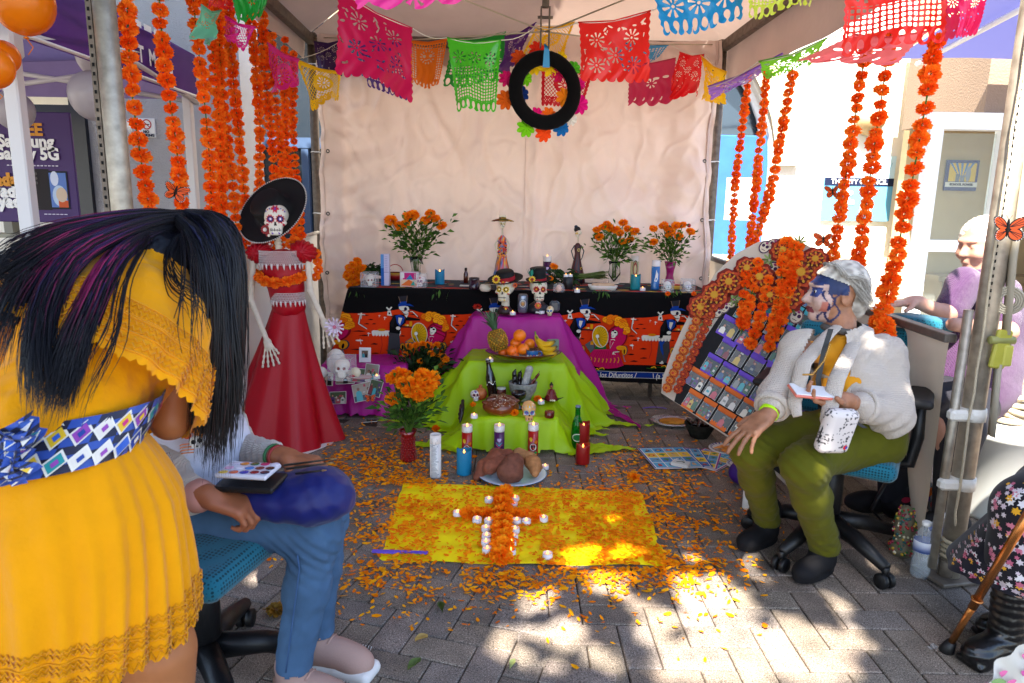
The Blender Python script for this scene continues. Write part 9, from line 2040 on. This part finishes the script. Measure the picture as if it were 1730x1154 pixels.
pet(1553,972,'nearer plastic water bottle, left of the pole foot');pet(1577,955,'farther plastic water bottle, just left of the pole')
p=G(1522,935,0);o=thing('decorated_jar','glass jar wound with red and green glitter garlands on the floor','jar',p);g=MB();g.lathe([(0,0),(.04,0),(.045,.03),(.03,.06),(.04,.1),(.028,.16),(.02,.19),(.0,.2)],p,20,col='#6a6450');g.build('jar',PA,o);g=MB();rs=random.Random(5)
for k in range(220):a,z=rs.uniform(0,6.3),rs.uniform(.01,.19);r=float(np.interp(z,[0,.03,.06,.1,.16,.2],[.042,.046,.033,.042,.03,.02]));g.ball(p+V((r*cos(a),r*sin(a),z)),.004+.003*rs.random(),5,3,rs.choice(['#a01c1c','#1c6a2c','#c8a030','#8a1c3c','#d8d0b0','#1c5a5a']))
e_=g.build('glitter',CER,o);e_['kind']='stuff'
p=G(1533,876,0);o=thing('backpack','black backpack with an embroidered front slumped against the half wall','backpack',p);b=Body(.05);b.ell(p+V((0,.03,.09)),(.12,.09,.11));b.ell(p+V((-.03,.02,.17)),(.08,.06,.06));b.build('bag',mat('black_nylon','#121116',rough=.6),o,.009,disp=lambda P:.008*nz3(P,22,1)+.003*nz3(P,70,2))
g=MB();g.tube([p+V((-.03,-.02,.21)),p+V((-.14,-.04,.17)),p+V((-.19,-.05,.06)),p+V((-.14,-.06,.01))],.012,8,flat=.4);g.build('strap',BLKP,o)
q=Print(lambda x,y,l:p+V((x,-.058+.35*(x*x+(y-.1)**2)-l-.003,y)),.001,.0006)
for k in range(40):q.ell(rs.uniform(-.06,.09),rs.uniform(.04,.17),rs.uniform(.008,.02),rs.uniform(.006,.014),rs.choice(['#a01c3c','#3a1c6a','#c05a1c','#1c6a6a','#b82c6c','#7a1c1c','#c8b0a0']),rs.random()*3,10)
q.build('embroidery',o)
b=Body(.03);p=G(1262,835,0)+V((.06,.12,.06));b.ell(p,(.11,.09,.07));o=thing('purple_bag','purple cloth bag on the floor behind the green trousers','bag',p);b.build('cloth',mat('purple_bag','#3a1470',rough=.6),o,.009,disp=lambda P:.006*nz3(P,30,1))
g=MB();p=G(1268,862,0);g.cyl(p+V((0,.02,0)),.03,.14,16);g.build('paper_cup',SIGNW,label='tall white cup on the floor behind the green trouser leg',cat='cup')
BKT=mat('white_plastic','#cfd0cc',rough=.4,spec=.4,sss=.05);p=G(1700,905,0)+V((.12,.25,0));o=thing('white_bucket','large white plastic bucket with rope on top, right of the front pole','bucket',p);g=MB();g.lathe([(0,0),(.17,0),(.18,.02),(.195,.36),(.205,.365),(.205,.4),(.19,.41),(0,.41)],p,32);g.build('bucket',BKT,o)
ro=thing('coiled_rope','coils of white webbing and rope lying on the white bucket','rope',p+V((0,0,.42)));g=MB()
for k in range(7):g.torus(p+V((random.uniform(-.03,.03),random.uniform(-.05,.02),.42+.018*k)),.10-.008*k,.013,(random.uniform(-.2,.2),random.uniform(-.2,.2),1),26,6)
g.build('coils',MATS['rope'],ro)
st_=PT(1690,590,2.25);o=thing('ratchet_strap','yellow green ratchet buckle with grey webbing hanging beside the front right pole','strap',st_);g=MB();g.box(st_,(.05,.02,.13),bev=.006,rot=Matrix.Rotation(.1,3,'Y'),col='#a8a440');g.cyl(st_+V((-.04,0,.03)),.014,.08,12,axis=(1,0,0),col='#8a8a50');g.box(st_+V((.02,0,-.02)),(.03,.03,.07),bev=.004,col='#b8b450');g.build('buckle',PA,o)
g=MB();P=[st_+V((.0,.01,.6)),st_+V((.0,.01,.3)),st_+V((.01,0,.05))];g.tube(P,.022,4,flat=.2);g.tube([st_+V((.0,0,-.05)),st_+V((.015,.0,-.3))],.02,4,flat=.2)
for k in range(4):g.torus(st_+V((.012,.015,.16-.0*k)),.022+.007*k,.0045,(.8,1,0),22,6,flat=2.4)
g.build('webbing',mat('webbing','#a8a090',rough=.9),o)
g=MB();c=p+V((-.02,-.16,.44));g.tube([c,c+V((.12,-.02,-.03))],.016,12,cols=['#c83020','#2070b8']);g.build('colour_tube',CER,label='bright red and blue tube lying on the bucket rope',cat='tube')
g=MB();q=G(1570,1097,.003);g.grid(lambda u,v:q+V((.03*u,.02*v,.006*sin(u*7)*sin(v*5)+.003)),5,4);g.build('plastic_scrap',ACR,label='scrap of clear plastic on the pavers by the cane foot',cat='scrap')
q=G(467,1030,.02);o=thing('wilted_flower','wilted yellow flower lying on the pavers behind the jeans','flower',q);link_mesh('flower',pompom(40,.03,3,['#b89a3c','#a8782c','#8a6a2c'],.7).mesh('flower',OR_P),o,(0,0,0));g=MB();g.tube([q,q+V((-.05,.02,-.01))],.004,5,'#6a4a2c');g.build('stem',STEM,o)
dg=bpy.context.evaluated_depsgraph_get()
for o in[o for o in SC.objects if o.type=='FONT']:
 me=bpy.data.meshes.new_from_object(o.evaluated_get(dg));n=bpy.data.objects.new('lettering',me);COL.objects.link(n);n.parent=o.parent;n.matrix_basis=o.matrix_basis.copy();bpy.data.objects.remove(o)
